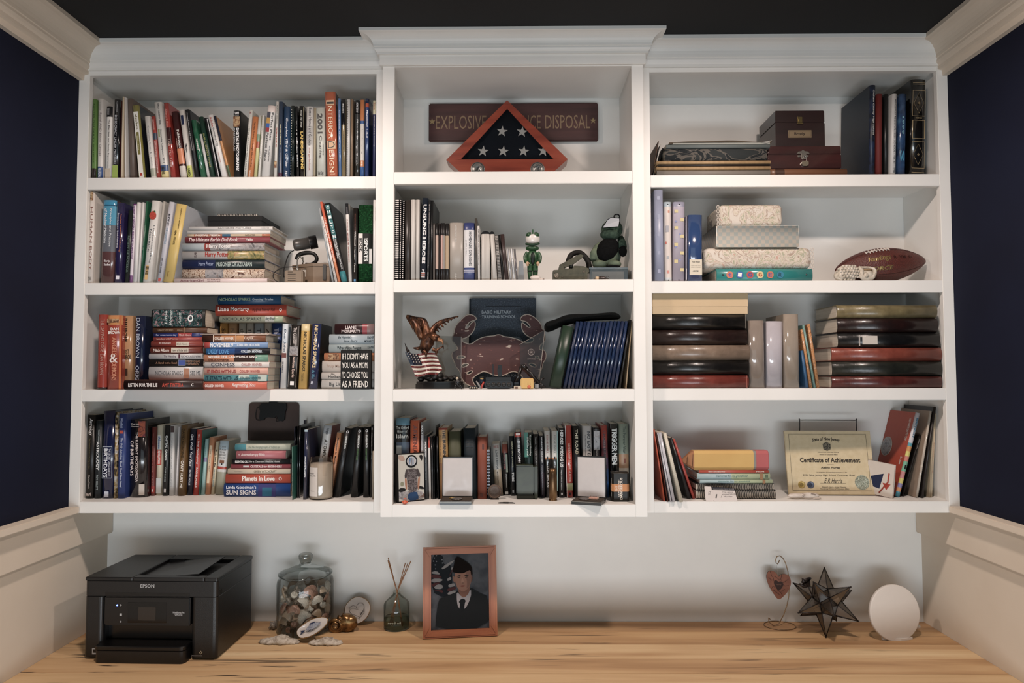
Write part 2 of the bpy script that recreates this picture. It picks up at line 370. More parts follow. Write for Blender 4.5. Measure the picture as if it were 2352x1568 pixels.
# ------------------------------------------------------------------ books
CR = (0, 0, 1)
def P(x, y): return CR[0]+x/CR[2], CR[1]+y/CR[2]
ROW = {'1': 'top', '2': 'second', '3': 'third', '4': 'bottom'}
SIDE = {'L': 'left', 'C': 'middle', 'R': 'right'}
BAY = 'L1'
def where(b=None):
    b = b or BAY
    return '%s shelf, %s bay' % (ROW[b[1]], SIDE[b[0]])
_labels = {}
_ord = ['', 'next ', 'further ']
def lab(desc, b=None):
    s = desc+', '+where(b)
    _labels[s] = _labels.get(s, 0)+1
    return s
_GL = {}
def book_body(T, L, D, base, bands, hard, gloss, bulge, parent, pages=True, back=None, pagemat=None, rough=None):
    """cover (boards and spine) and the page block; x = thickness, y = depth, z = length"""
    tb = .0025 if hard else .0009
    tb = min(tb, T*.25)
    n = 6 if T > .008 else 4
    out = [(0, D)]
    r = min(T*.28, .006)
    out.append((0, r if not hard else r+.001))
    for i in range(1, n):
        a = PI*i/n
        out.append((T/2-T/2*math.cos(a), r*(1-math.sin(a)) - bulge*math.sin(a)))
    out += [(T, r if not hard else r+.001), (T, D)]
    k = len(out); inn = []
    for i, (x, y) in enumerate(out):
        if i == 0: inn.append((tb, D))
        elif i == k-1: inn.append((T-tb, D))
        else:
            inn.append((min(max(x, tb), T-tb), y+tb*1.3))
    cuts = sorted(set([0, 1]+[c for b in bands for c in (b[0], b[1])]))
    mats = [base]; zi = []
    for a, b in zip(cuts[:-1], cuts[1:]):
        mi = 0
        for t0, t1, c in bands:
            if t0-1e-6 <= a and b <= t1+1e-6:
                if c not in mats: mats.append(c)
                mi = mats.index(c)
        zi.append(mi)
    if back is not None: mats.append(back); bi = len(mats)-1
    rg = rough if rough is not None else (.18 if gloss > 1 else .38 if gloss == 1 else .55)
    vs = []; fs = []; fm = []; sm = []
    zs = [L*(1-c) for c in cuts]
    for z in zs: vs += [(x, y, z) for x, y in out]
    nb = len(vs)
    for j in range(len(zs)-1):
        for i in range(k-1):
            spine = 1 <= i < k-2
            fs.append((j*k+i, (j+1)*k+i, (j+1)*k+i+1, j*k+i+1)); fm.append(zi[j] if spine else (bi if back is not None else 0)); sm.append(spine)
    for z in (L, 0): vs += [(x, y, z) for x, y in inn]
    for i in range(k-1): fs.append((nb+i, nb+i+1, nb+k+i+1, nb+k+i)); fm.append(0); sm.append(False)
    e = (len(zs)-1)*k
    for i in range(k-1):
        fs.append((i, i+1, nb+i+1, nb+i)); fs.append((e+i+1, e+i, nb+k+i, nb+k+i+1)); fm += [0, 0]; sm += [False, False]
    fs.append((0, nb, nb+k, e)); fs.append((k-1, e+k-1, nb+k+k-1, nb+k-1)); fm += [0, 0]; sm += [False, False]
    ms = [x if isinstance(x, bpy.types.Material) else mat(x, rough=rg, coat=(.6 if gloss > 1 else 0), var=.08, scale=40) for x in mats]
    c = mesh('cover', vs, fs, ms, parent, fm); c.data.polygons.foreach_set('use_smooth', sm)
    if pages:
        o = .003 if hard else .0004
        g = G().box(tb*1.02, r+tb*1.5+.001, o, T-tb*1.02, D-(.004 if hard else .0004), L-o)
        g.make('page_block', [pagemat or PAGES], parent)
    return c
def decorate(root, T, L, y, texts, patches, extra=None):
    """flat print on the spine: patches (t0,t1,u0,u1,colour) and texts (str,t0,t1,u0,u1,colour[,H][,bold][,shear])"""
    if patches:
        g = G(); ms = []
        for q, (t0, t1, u0, u1, c) in enumerate(patches):
            if c not in ms: ms.append(c)
            yy = y-.00012-q*.00004
            g.add([(u0*T, yy, L*(1-t0)), (u1*T, yy, L*(1-t0)), (u1*T, yy, L*(1-t1)), (u0*T, yy, L*(1-t1))], [(0, 3, 2, 1)], ms.index(c))
        g.make('spine_label', [M(x, rough=.45) if not isinstance(x, bpy.types.Material) else x for x in ms], root)
    for tx in texts:
        g = G(); st, t0, t1, u0, u1, c = tx[:6]; fl = tx[6] if len(tx) > 6 else ''
        yy = y-.0004-(.0002 if patches else 0)
        b = .03 if 'B' in fl else (0 if 'T' in fl else .012)
        sh = .25 if 'I' in fl else 0
        if 'H' in fl: put_text(g, st, (u0*T, yy, L*(1-t1)), ((u1-u0)*T, 0, 0), (0, 0, (t1-t0)*L), 0, b, sh)
        elif 'U' in fl: put_text(g, st, (u1*T, yy, L*(1-t1)), (0, 0, (t1-t0)*L), (-(u1-u0)*T, 0, 0), 0, b, sh)
        else: put_text(g, st, (u0*T, yy, L*(1-t0)), (0, 0, -(t1-t0)*L), ((u1-u0)*T, 0, 0), 0, b, sh)
        g.make('spine_lettering', [mat(c, rough=.4, var=0)], root)
FO, BI, AL, NO, SN = [dict(name=a, cat=b, group=None) for a, b in (('folder', 'folder'), ('binder', 'binder'), ('photo_album', 'album'), ('notebook', 'notebook'), ('spiral_notebook', 'notebook'))]
def bk(xb0, xb1, xt0, yt, col, desc, texts=(), bands=(), patches=(), Y=None, d=.165, hard=0, gloss=1, name='book', cat='book', z=None, pages=True, bulge=None, back=None, rz=0, pm=None, snap=.6, rough=None, group=1, extra=None, skip=0):
    """a standing book from the photo positions of its spine"""
    bay = BAY; zb = ZT[int(bay[1])-1] if z is None else z
    y0 = (YS+.012 if bay[0] != 'C' else YC+.014) if Y is None else Y
    px0, _ = P(xb0, 0); px1, _ = P(xb1, 0); tx, ty = P(xt0, yt)
    X0 = Xat(px0, y0, zb); X1 = Xat(px1, y0, zb)
    top = at(tx, ty, y0)
    th = math.atan2(top.x-X0, top.z-zb)
    if abs(math.degrees(th)) < snap: th = 0
    zt = top.z
    W = X1-X0-.0006; T = max(W*math.cos(th), .002)
    if th > 0:  # leaning right, stands on its right corner
        L = (zt-zb-T*math.sin(th))/math.cos(th)
        org = Vector((X1-.0003, y0, zb)) - Vector((T*math.cos(th), 0, -T*math.sin(th)))
    else:
        L = (zt-zb)/math.cos(th); org = Vector((X0+.0003, y0, zb))
    bg = (.0012 if hard else .0002) if bulge is None else bulge
    D = min(d, YB-.002-y0)
    grp = ('books on the %s %s shelf' % (ROW[bay[1]], SIDE[bay[0]])) if group == 1 else group
    QUEUE.append(dict(bay=bay, O=[org.x, org.z], th=th, T=T, L=L, D=D, y=y0+bg+.0008, zb=zb, bg=bg, name=name, label=lab(desc), cat=cat, grp=grp, rz=rz, T0=T,
                      body=(col, list(bands), hard, gloss, bg), bk=(pages, back, pm, rough), texts=texts, patches=patches, extra=extra, skip=skip))
QUEUE = []
DEBUG = 1
def corners(q):
    c, s_ = math.cos(q['th']), math.sin(q['th']); O = q['O']
    ex = (c, -s_); ez = (s_, c)
    return [(O[0]+ex[0]*a+ez[0]*b, O[1]+ex[1]*a+ez[1]*b) for a in (0, q['T']) for b in (0, q['L'])], ex
def ground(q):
    cs, _ = corners(q); m = min(c[1] for c in cs); q['O'][1] += q['zb']-m
def flush():
    """keeps neighbouring books from passing through each other, then builds them"""
    by = {}
    for q in QUEUE: by.setdefault(q['bay'], []).append(q)
    for bay, qs in by.items():
        lo, hi = BAYX[bay[0]] if True else 0; pl, ph = PANX[bay[0]]
        for it in range(60):
            ch = False
            qs.sort(key=lambda q: sum(c[0] for c in corners(q)[0])/4)
            for i, a in enumerate(qs):
                for b in qs[i+1:i+5]:
                    if a['skip'] and b['skip'] and a['skip'] != b['skip']: continue
                    if a['y']+a['D'] < b['y'] or b['y']+b['D'] < a['y']: continue
                    ca, ea = corners(a); cb, eb = corners(b); best = -9
                    for n in (ea, eb):
                        sep = min(n[0]*p[0]+n[1]*p[1] for p in cb)-max(n[0]*p[0]+n[1]*p[1] for p in ca)
                        best = max(best, sep)
                    zs = min(c[1] for c in cb)-max(c[1] for c in ca), min(c[1] for c in ca)-max(c[1] for c in cb)
                    if max(zs) > 0: continue
                    if best < .0002:
                        p = (.0003-best); ch = True
                        wa = max(a['T']-.45*a['T0'], 0); wb = max(b['T']-.45*b['T0'], 0); tot = wa+wb
                        if tot < 1e-4 or it > 25:
                            f = .15
                            d = (b['th']-a['th'])*f
                            a['th'] += d; b['th'] -= d; a['O'][0] -= p*.3; b['O'][0] += p*.3
                        else:
                            p = min(p, tot)*.7; da = p*wa/tot; db = p*wb/tot
                            a['T'] -= da; b['T'] -= db; b['O'][0] += eb[0]*db; b['O'][1] += eb[1]*db
                        ground(a); ground(b)
            for q in qs:
                c, _ = corners(q); m0 = min(p[0] for p in c); m1 = max(p[0] for p in c)
                a_, b_ = (lo, hi) if q['y'] < (YS if bay[0] != 'C' else YC)+FT+.001 else (pl, ph)
                if m0 < a_+.0004: q['O'][0] += a_+.0005-m0
                if m1 > b_-.0004: q['O'][0] -= m1-b_+.0005
            if not ch: break
        if ch: print('UNRESOLVED', bay)
    for q in QUEUE:
        if q['T'] < .0016: q['T'] = .0016
        if DEBUG and q['T'] < .8*q['T0']: print('SHRUNK', q['label'][:60], round(q['T0'], 4), round(q['T'], 4))
        root = thing(q['name'], q['label'], q['cat'], (q['O'][0], q['y'], q['O'][1]+.0002), (0, q['th'], q['rz']), q['grp'])
        col, bands, hard, gloss, bg = q['body']; pages, back, pm, rough = q['bk']
        book_body(q['T'], q['L'], q['D'], col, bands, hard, gloss, bg, root, pages, back, pm, rough)
        decorate(root, q['T'], q['L'], -bg, q['texts'], q['patches'])
        if q['extra']: q['extra'](root, q['T'], q['L'])
    QUEUE.clear()
def lay(xl, xr, yb, yt, col, desc, texts=(), bands=(), patches=(), Y=None, d=.14, hard=0, gloss=1, name='book', cat='book', z0=None, z1=None, bulge=None, pages=True, back=None, rz=0, pm=None, rough=None, group=1):
    """a book lying flat, spine to the front; bands/text run left to right"""
    bay = BAY; y0 = (YS+.012 if bay[0] != 'C' else YC+.014) if Y is None else Y
    (pl, _), (pr, _) = P(xl, 0), P(xr, 0); _, pb = P(0, yb); _, pt = P(0, yt)
    zb = at((pl+pr)/2, pb, y0).z if z0 is None else z0; zt = at((pl+pr)/2, pt, y0).z if z1 is None else z1
    zm = (zb+zt)/2
    XLo = Xat(pl, y0, zm); XHi = Xat(pr, y0, zm)
    T = zt-zb-.0003; L = XHi-XLo
    bg = (.0012 if hard else .0002) if bulge is None else bulge
    D = min(d, YB-.002-y0)
    org = Vector((XHi, y0+bg+.0008, zb+.00015))
    root = thing(name, lab(desc), cat, org, (0, 0, 0), ('books on the %s %s shelf' % (ROW[bay[1]], SIDE[bay[0]])) if group == 1 else group)
    root.rotation_euler = Euler((0, -PI/2, rz))
    book_body(T, L, D, col, list(bands), hard, gloss, bg, root, pages, back, pm, rough)
    decorate(root, T, L, -bg, texts, patches)
    return root, zt
def stack(items, Y=None, d=.14, z0=None, **kw):
    """items bottom to top: (xl,xr,yb,yt,col,desc,texts,opts)"""
    z = z0
    for it in items:
        xl, xr, yb, yt, col, desc, texts, op = it
        o = dict(Y=Y, d=d, z0=z); o.update(kw); o.update(op)
        r, z = lay(xl, xr, yb, yt, col, desc, texts, **o)
    return z
PIC1 = ramp_mat('print_warm_art', [(.3, '3a2a22'), (.45, '8a5a3a'), (.55, 'c8a878'), (.7, '5a4034')], scale=45, detail=6, dist=2, rough=.35)
PIC2 = ramp_mat('print_grey_art', [(.3, '4a4a4e'), (.5, 'a8a4a4'), (.7, '74584a')], scale=40, detail=6, dist=2, rough=.35)
PIC3 = ramp_mat('print_green_art', [(.3, '3a4028'), (.45, '8a8448'), (.6, 'c0a060'), (.7, '8a4030')], scale=45, detail=6, dist=2, rough=.35)
PIC4 = ramp_mat('print_line_art', [(.38, '5a3424'), (.45, 'c8a88c'), (.55, 'd8c8b4'), (.66, '7a4a34')], scale=50, detail=6, dist=4, rough=.35)
FLORAL = ramp_mat('print_floral_dark', [(.44, '16201f'), (.5, '3f6a6a'), (.56, '16201f'), (.66, 'c49aa0'), (.7, '16201f')], scale=120, detail=3, dist=1, rough=.4)
GRAD_HP = ramp_mat('print_night_blue', [(.35, '1c2750'), (.55, '33346a'), (.7, '12303a')], scale=14, rough=.4)

def strawberry(root, T, L):
    z = L*.83; r = T*.4; cx = T*.42
    pts = [(cx+r*math.sin(a)*(1-.25*math.cos(a)), z-r*.1+r*1.15*math.cos(a)*(1 if math.cos(a) > 0 else 1.25)) for a in [i*PI/10 for i in range(20)]]
    g = G(); g.add([(x, -.0006, q) for x, q in pts], [tuple(range(19, -1, -1))])
    g.make('strawberry_print', [ramp_mat('strawberry', [(.4, 'b03020'), (.7, 'd0523a')], scale=300, rough=.4)], root)
    g = G()
    for a in (20, 50, 80, -10):
        dx, dz = math.cos(math.radians(a)), math.sin(math.radians(a)); bx, bz = cx+r*.2, z+r*.75
        g.add([(bx-dz*r*.12, -.0008, bz+dx*r*.12), (bx+dz*r*.12, -.0008, bz-dx*r*.12), (bx+dx*r*.7, -.0008, bz+dz*r*.7)], [(0, 1, 2)])
    g.make('leaf_print', [mat('3f7a3c')], root)
# =========================== top left shelf
BAY = 'L1'; CR = (190, 160, 5.6)
bk(105, 164, 118, 378, '5f8a3c', 'slim green paperback with brown foot, first at the left end', [('NOTES ON PARTY POLITICS', .06, .8, .3, .6, '26401c', 'T')], [(.87, 1, '2a2018')])
bk(178, 250, 190, 372, 'ddd9d2', 'white paperback with thin grey title and blue foot label', [('Racial AND Ethnic Groups', .18, .72, .3, .75, '6b5a58', 'T'), ('SCHAEFER', .04, .15, .3, .6, 'a09a94', 'T'), ('PEARSON', .87, .98, .25, .7, 'e8ecf0')], [(.85, 1, '2a4f8a')])
bk(275, 354, 292, 470, 'e2ded6', 'white marriage textbook with black head band', [('The Marriage and Family Experience', .18, .85, .45, .7, '2f2a2a'), ('STRONG DEVAULT', .03, .12, .25, .6, 'b0b0b0', 'H')], [(0, .145, '17171a')], [(.86, 1, .1, .9, 'cbbda8')])
bk(368, 455, 398, 380, '14151a', 'black politics textbook with yellow green used sticker', [('DEMOCRACY UNDER PRESSURE', .2, .82, .3, .62, 'c9cbd0'), ('CUMMINGS', .03, .16, .5, .7, 'a8a8a8')], [], [(.83, .995, .1, .9, '9db64c')], hard=1, gloss=2, back='5c1f22')
bk(482, 522, 505, 345, 'd6c3a4', 'tall cream file folder leaning slightly left', gloss=0, **FO)
bk(530, 556, 524, 352, 'e6e4e0', 'tall white magazine beside the cream folder', gloss=1, name='magazine', cat='magazine', group=None)
bk(580, 684, 548, 372, '6b5c52', 'grey brown softcover behind the tall white magazine', Y=YS+.02)
bk(690, 800, 605, 460, '8b8434', 'olive algebra textbook with white title panel', [('algebra', .12, .34, .3, .7, '6b6330'), ('tenth edition', .42, .62, .4, .6, 'd9d3a0')], [], [(.09, 1, .2, .85, 'e9e6dc'), (.37, .68, .33, .7, '7d7634'), (.93, .97, .33, .7, 'b0392e')], gloss=2, hard=1, back='1d2028')
bk(868, 943, 785, 600, 'e6e3dc', 'white paperback on stress and tension', [('Controlling Stress & Tension', .16, .8, .35, .7, '7d7d80', 'T')], [(.84, .97, 'a8ac9a')])
bk(945, 994, 875, 600, 'a5392e', 'narrow red paperback about leadership', [('INTRODUCTION TO LEADERSHIP', .4, .92, .3, .7, 'e9d6cc'), ('NORTHOUSE', .05, .22, .3, .7, 'dcb8ac')], [(.27, .38, '3a4a5c')])
bk(1000, 1104, 905, 420, 'd8d6cf', 'pale grey computer textbook from 2011', [('SHELLY CASHMAN SERIES', .02, .3, .5, .7, '44484c'), ('Discovering Computers 2011', .36, .8, .45, .72, '4c5054'), ('USED SAVES', .85, .95, .25, .6, '3a3420', 'B')], [(.83, .91, '44608c'), (.91, 1, 'e0cd86')], [(.36, .46, .25, .45, '8a9468')])
bk(1125, 1192, 1030, 428, 'a8342a', 'glossy red paperback with maroon middle', [("America's Hero", .08, .32, .25, .75, 'd98a7c', 'I'), ('Love * Man * One', .48, .85, .3, .65, 'e6c8ba', 'I')], [(.33, .55, '3c1a1e')], gloss=2)
bk(1250, 1336, 1130, 543, '3f1718', 'dark maroon public administration book with orange stickers', [('PublicAdm', .28, .55, .5, .85, 'e9e4dc', 'B'), ('An Introduction', .4, .56, .2, .4, 'd9b0a0')], [(.56, .79, 'e08a5c'), (.82, 1, 'd8cfc4')])
bk(1345, 1415, 1230, 520, 'e0dcd4', 'white textbook with navy emblem and yellow used sticker', [('Effective', .5, .63, .4, .75, '33343c', 'B'), ('USED', .86, .97, .3, .7, '2a2a14', 'B')], [(.82, 1, 'c9cf5a')], [(.08, .22, .25, .75, '1f2a4a')])
bk(1435, 1496, 1308, 515, '1a1a1c', 'black social science paperback with thin white title', [('Research Methods in the Social Sciences', .05, .6, .35, .55, 'c8c8c8')])
bk(1510, 1590, 1385, 650, '1f6647', 'green paperback with bold white WINNING', [('WINNING', .32, .52, .4, .7, 'f0eee8', 'B'), ('Jack & Suzy Tells a Classic', .55, .85, .4, .6, 'c8d8cc', 'I')], gloss=2)
bk(1596, 1638, 1490, 830, 'd9d8d4', 'short white spiral pad between the two green books', gloss=0, Y=YS+.02)
bk(1640, 1703, 1480, 610, '15392b', 'dark green public service paperback', [('PUBLIC SERVICE ETHICS', .28, .83, .3, .65, 'a6a85c')])
bk(1712, 1766, 1556, 625, '1c1c1e', 'thin black book right of the dark green paperback', [], [], [(.02, 1, .75, .98, 'd0d0d0')])
bk(1775, 1868, 1590, 590, 'e8e5e1', 'white photo software manual leaning left', [('Adobe', .03, .19, .35, .75, 'b8584c'), ('Photoshop CS2', .21, .5, .35, .75, '33333a'), ('CLASSROOM IN A BOOK', .6, .76, .4, .55, 'c07060')])
bk(1872, 1912, 1672, 600, 'c98a4a', 'thin orange and navy book ending the leaning row', [], [(0, .4, '23283c'), (.8, 1, '4c5c3a')])
CR = (520, 160, 5.6)
bk(80, 178, 78, 525, '141416', 'black photography book with round red picture', [('TOM', .02, .055, .1, .85, 'f0f0f0', 'HB'), ('ANG', .06, .085, .1, .85, '888888', 'H'), ('DIGITAL PHOTOGRAPHY', .26, .9, .48, .85, 'f4f4f4', 'B'), ('MASTERCLASS', .26, .6, .1, .35, 'a8a8a8')], [], [(.09, .24, .08, .95, PIC1)], hard=1, gloss=1, back=mat('1c1e1c', rough=.3))
bk(212, 260, 290, 515, 'dedcd2', 'white drawing manual in thin capitals', [('HOW TO DRAW WHAT YOU SEE', .25, .97, .35, .7, '33383a'), ('N', .03, .06, .3, .7, '8a2a34', 'HB')])
bk(262, 340, 330, 600, 'd07c3e', 'orange drawing guide with dark title', [('The New Drawing on the Right Side of the Brain', .08, .83, .35, .65, '3a2416'), ('Edwards', .88, .99, .3, .6, 'f0dcc8')])
bk(345, 388, 408, 585, 'ccc98a', 'thin multicoloured and pale yellow booklet', [], [(0, .3, 'c8c8bc'), (.3, .42, '7f9a7c'), (.42, .52, 'b0503a')])
bk(398, 430, 455, 582, 'e4e2da', 'thin white booklet left of the plant guide', [('Encyclopedia of Garden Plants', .1, .8, .35, .65, '8a8a86')])
bk(438, 546, 524, 455, 'dedcd8', 'thick white plant guide with row of photos', [('Perfect Plant', .1, .48, .62, .88, '3a3c3e'), ('Perfect Place', .38, .77, .2, .5, '3a3c3e'), ('ROY LANCASTER', .56, .78, .68, .82, '44464a')], [(.0, .09, 'e8d8d0')], [(.09, .17, .08, .5, '4a4a58'), (.17, .25, .08, .5, 'c0923c'), (.25, .31, .08, .5, '2e62b0'), (.31, .37, .08, .5, 'a02c34')])
bk(606, 650, 634, 408, 'dcdad2', 'white tree and shrub guide', [('TREES & SHRUBS', .34, .6, .35, .75, 'b0483a', 'B'), ('SUNSET BOOKS', .05, .3, .4, .7, '55504a')], [], [(.78, .87, .1, .9, PIC1)])
bk(652, 712, 672, 408, '37465c', 'slate blue water garden book with maroon foot', [('WATER GARDENS', .3, .57, .35, .65, 'd8d4a8', 'B'), ('The Ultimate Guide', .6, .85, .4, .6, 'a8b0c0')], [(.93, 1, '4a2036')])
bk(716, 812, 725, 470, '27466a', 'glossy blue yard and garden book', [('Complete Yard & Garden', .16, .85, .35, .7, 'e4e8ee', 'I'), ('HP', .9, .98, .35, .7, 'e4e8ee', 'I')], hard=1, gloss=2)
bk(816, 884, 830, 462, '13201f', 'black spiral bound yard book', [], [], [(a*.037+.05, a*.037+.066, .15, .3, 'c8c8b8') for a in range(25)], gloss=2)
bk(888, 936, 866, 470, '17181a', 'black yard and garden basics paperback', [('Yard & Garden Basics', .2, .85, .35, .65, 'd8d8d4', 'I')], gloss=2)
bk(940, 1006, 930, 466, '15130f', 'black landscaping book with yellow capitals', [('LANDSCAPING', .36, .88, .3, .8, 'e8c24c', 'B'), ('Step by Step', .06, .3, .3, .6, 'd8d8d0', 'I')], [], [(.02, 1, .93, .99, 'd8cf9c')], gloss=2)
bk(1010, 1110, 1012, 472, 'dcdad6', 'white home and garden ring book', [('Better Homes and Gardens', .02, .55, .42, .78, '34343a'), ('new gardenbook', .58, .9, .4, .7, 'b0766a')], [], [(a*.012+.28, a*.012+.283, .1, .95, '9a9a98') for a in range(22)], hard=1)
bk(1114, 1146, 1116, 490, 'b9ab8e', 'thin worn tan book beside the white ring book', gloss=0, Y=YS+.02)
bk(1152, 1275, 1143, 490, 'c9cdc2', 'pale grey cleaning tips book', [('2001', .08, .37, .2, .75, '2c2c2c', 'B'), ('Cleaning', .4, .73, .3, .68, '2c2c2c'), ('amazing', .52, .68, .72, .86, '2c2c2c'), ("Reader's Digest", .9, .98, .2, .8, '33363a', 'H')])
bk(1285, 1430, 1253, 283, 'cc6338', 'tall glossy orange interior design book', [('I', .12, .145, .2, .85, '28201a', 'HB'), ('NTERIOR', .17, .55, .3, .7, 'f0dcb8', 'T'), ('D', .58, .66, .2, .85, '28201a', 'HT'), ('ESIGN', .68, .94, .3, .7, 'f0dcb8', 'T'), ('ABRAMS', .955, .975, .35, .8, 'e8b890', 'HT')], [], [(.1, .16, .15, .9, 'dcb184'), (.575, .67, .15, .9, 'dcb184')], hard=1, gloss=2, back='2a2a28')
bk(1440, 1478, 1430, 368, '5a84b8', 'thin light blue home repair book', [('Complete Guide to Home', .15, .8, .35, .65, 'e8ecf4', 'I')], gloss=2)
bk(1482, 1532, 1475, 376, '8c7a52', 'black and tan basic book beside the light blue one', [('Basics', .06, .18, .35, .65, 'e4e4e0', 'I'), ('Simple Home', .45, .85, .35, .65, '2a241a')], [(0, .33, '17171a')], gloss=2)
bk(1537, 1585, 1540, 380, 'cfcfcb', 'white spiral bound book with black coil', [], [], [(a*.022+.02, a*.022+.028, .02, .4, '2a2a2c') for a in range(44)])
bk(1590, 1622, 1590, 380, '8c7257', 'thin brown notebook beside the white spiral book')
bk(1644, 1706, 1645, 390, '3a3c3c', 'black and grey paperback with pale top title', [('HOME IDEAS', .03, .16, .3, .7, 'd8d8d8', 'I'), ('Plan & Design Book', .25, .85, .3, .7, 'b8bcbc')], [(0, .18, '121214'), (.82, 1, '2c2a24')], gloss=2)
bk(1712, 1768, 1716, 385, 'd8d4cc', 'orange white and blue spined book', [('Landscaping', .38, .7, .4, .62, '4a4a4c'), ('HI', .8, .85, .3, .7, 'f4e0d0', 'B')], [(0, .27, 'cf7c40'), (.27, .31, '2f5c98'), (.78, .86, 'cf7c40'), (.86, 1, '2f5c98')])
bk(1775, 1826, 1785, 370, '2c4680', 'blue plumbing manual with bold white title', [('Plumbing 1-2-3', .15, .5, .35, .75, 'eef0f4', 'B')], [(0, .06, '1c2a50'), (.06, .11, 'c0502c')], gloss=2, hard=1)
bk(1876, 1914, 1876, 395, '33385e', 'navy book with cream head at the right end', [('Sunset', .03, .12, .2, .8, 'b0402c', 'B'), ('COMPLETE HOME', .2, .6, .35, .65, 'd8d4cc')], [(0, .18, 'd9d3ae')])

# =========================== second left shelf
BAY = 'L2'; CR = (180, 420, 6.272)
bk(112, 184, 150, 118, 'e6dcd2', 'tall white anatomy book against the left side', [('HUMAN', .17, .56, .3, .8, '8a5a4c', 'T'), ('BODY', .6, .86, .3, .8, '8a5a4c', 'T'), ('DK', .93, .97, .2, .8, '5a544e', 'HT')], [], [(.0, .1, .2, .8, PIC1)], hard=1, back=mat('d8cfc4', rough=.4))
bk(296, 495, 340, 245, '5c3c3c', 'thick blue grey and maroon nuclear medicine textbook', [('Principles and Practice', .1, .56, .56, .76, 'eceef0'), ('of Nuclear Medicine', .1, .52, .22, .4, 'eceef0'), ('Early', .72, .75, .3, .75, 'f4ecec', 'HB'), ('Sodee', .76, .79, .3, .75, 'f4ecec', 'HB')], [(0, .055, '3796be'), (.055, .07, '1c5878'), (.07, .3, '4a9fc0'), (.3, .62, '6c7078'), (.62, 1, '63403f')], hard=1, gloss=2)
bk(500, 612, 545, 285, '2b2450', 'indigo nuclear technology handbook', [('Nuclear Medicine Technology', .14, .62, .55, .8, 'cf7a54'), ('Procedures and Quick Reference', .13, .56, .22, .42, 'e6e4f0')], [], [(.905, .95, .3, .75, 'eceaf4')], gloss=2)
bk(655, 722, 712, 395, '1c2422', 'dark green paperback behind the purple review book', [('REVIEW OF NUCLEAR', .35, .85, .3, .7, '6a8478')], Y=YS+.016)
bk(726, 772, 785, 300, 'd9cfd8', 'white review book with purple lettering', [('REVIEW OF NUCLEAR MEDICINE TECHNOLOGY', .03, .7, .2, .8, '6a2c70', 'B')], [(0, .02, '6a2c70'), (.9, 1, '7a4a80')])
bk(780, 838, 835, 278, 'e4e2de', 'white ring binder with plain spine, beside the review book', **BI)
bk(842, 872, 915, 278, 'e0deda', 'slim plain white folder leaning right', **FO)
bk(876, 904, 972, 260, '1c5c40', 'thin dark green nutrition booklet', [('Understanding Nutrition 12e', .3, .6, .3, .7, 'a0c0a8')])
bk(908, 1062, 1045, 245, 'dedbd5', 'thick white nutrition textbook with red strawberry', [('Understanding', .3, .76, .56, .8, '55575c', 'T'), ('Nutrition', .35, .62, .26, .5, '55575c', 'T'), ('USED SAVES', .8, .9, .3, .65, '2c2414', 'B')], [], [(.79, .96, .28, .62, 'd9ae6a')], gloss=2, extra=strawberry)
bk(1066, 1108, 1208, 262, 'b8b2a8', 'worn grey booklet behind the strawberry textbook', gloss=0, Y=YS+.03)
bk(1115, 1195, 1300, 265, 'c4c4cc', 'lavender grey medical imaging book', [('BODY CT', .15, .3, .35, .7, '26262c', 'B'), ('THE ESSENTIALS', .32, .52, .35, .7, '7aa0b8'), ('EFF LEE KANE', .7, .88, .35, .6, '44444c')], [], [(.94, .98, .3, .75, 'c05048')])
bk(1200, 1355, 1400, 292, 'd9bb62', 'yellow real estate textbook leaning right', [('ESSENTIALS OF NEW JERSEY', .05, .32, .55, .7, '6a5428'), ('REAL ESTATE', .34, .52, .38, .56, '2a2010', 'B'), ('Dearborn', .86, .93, .35, .5, '8a6a28')], back=mat('c8ccd2', rough=.3))
CR = (0, 0, 1)
XS = dict(gloss=1)
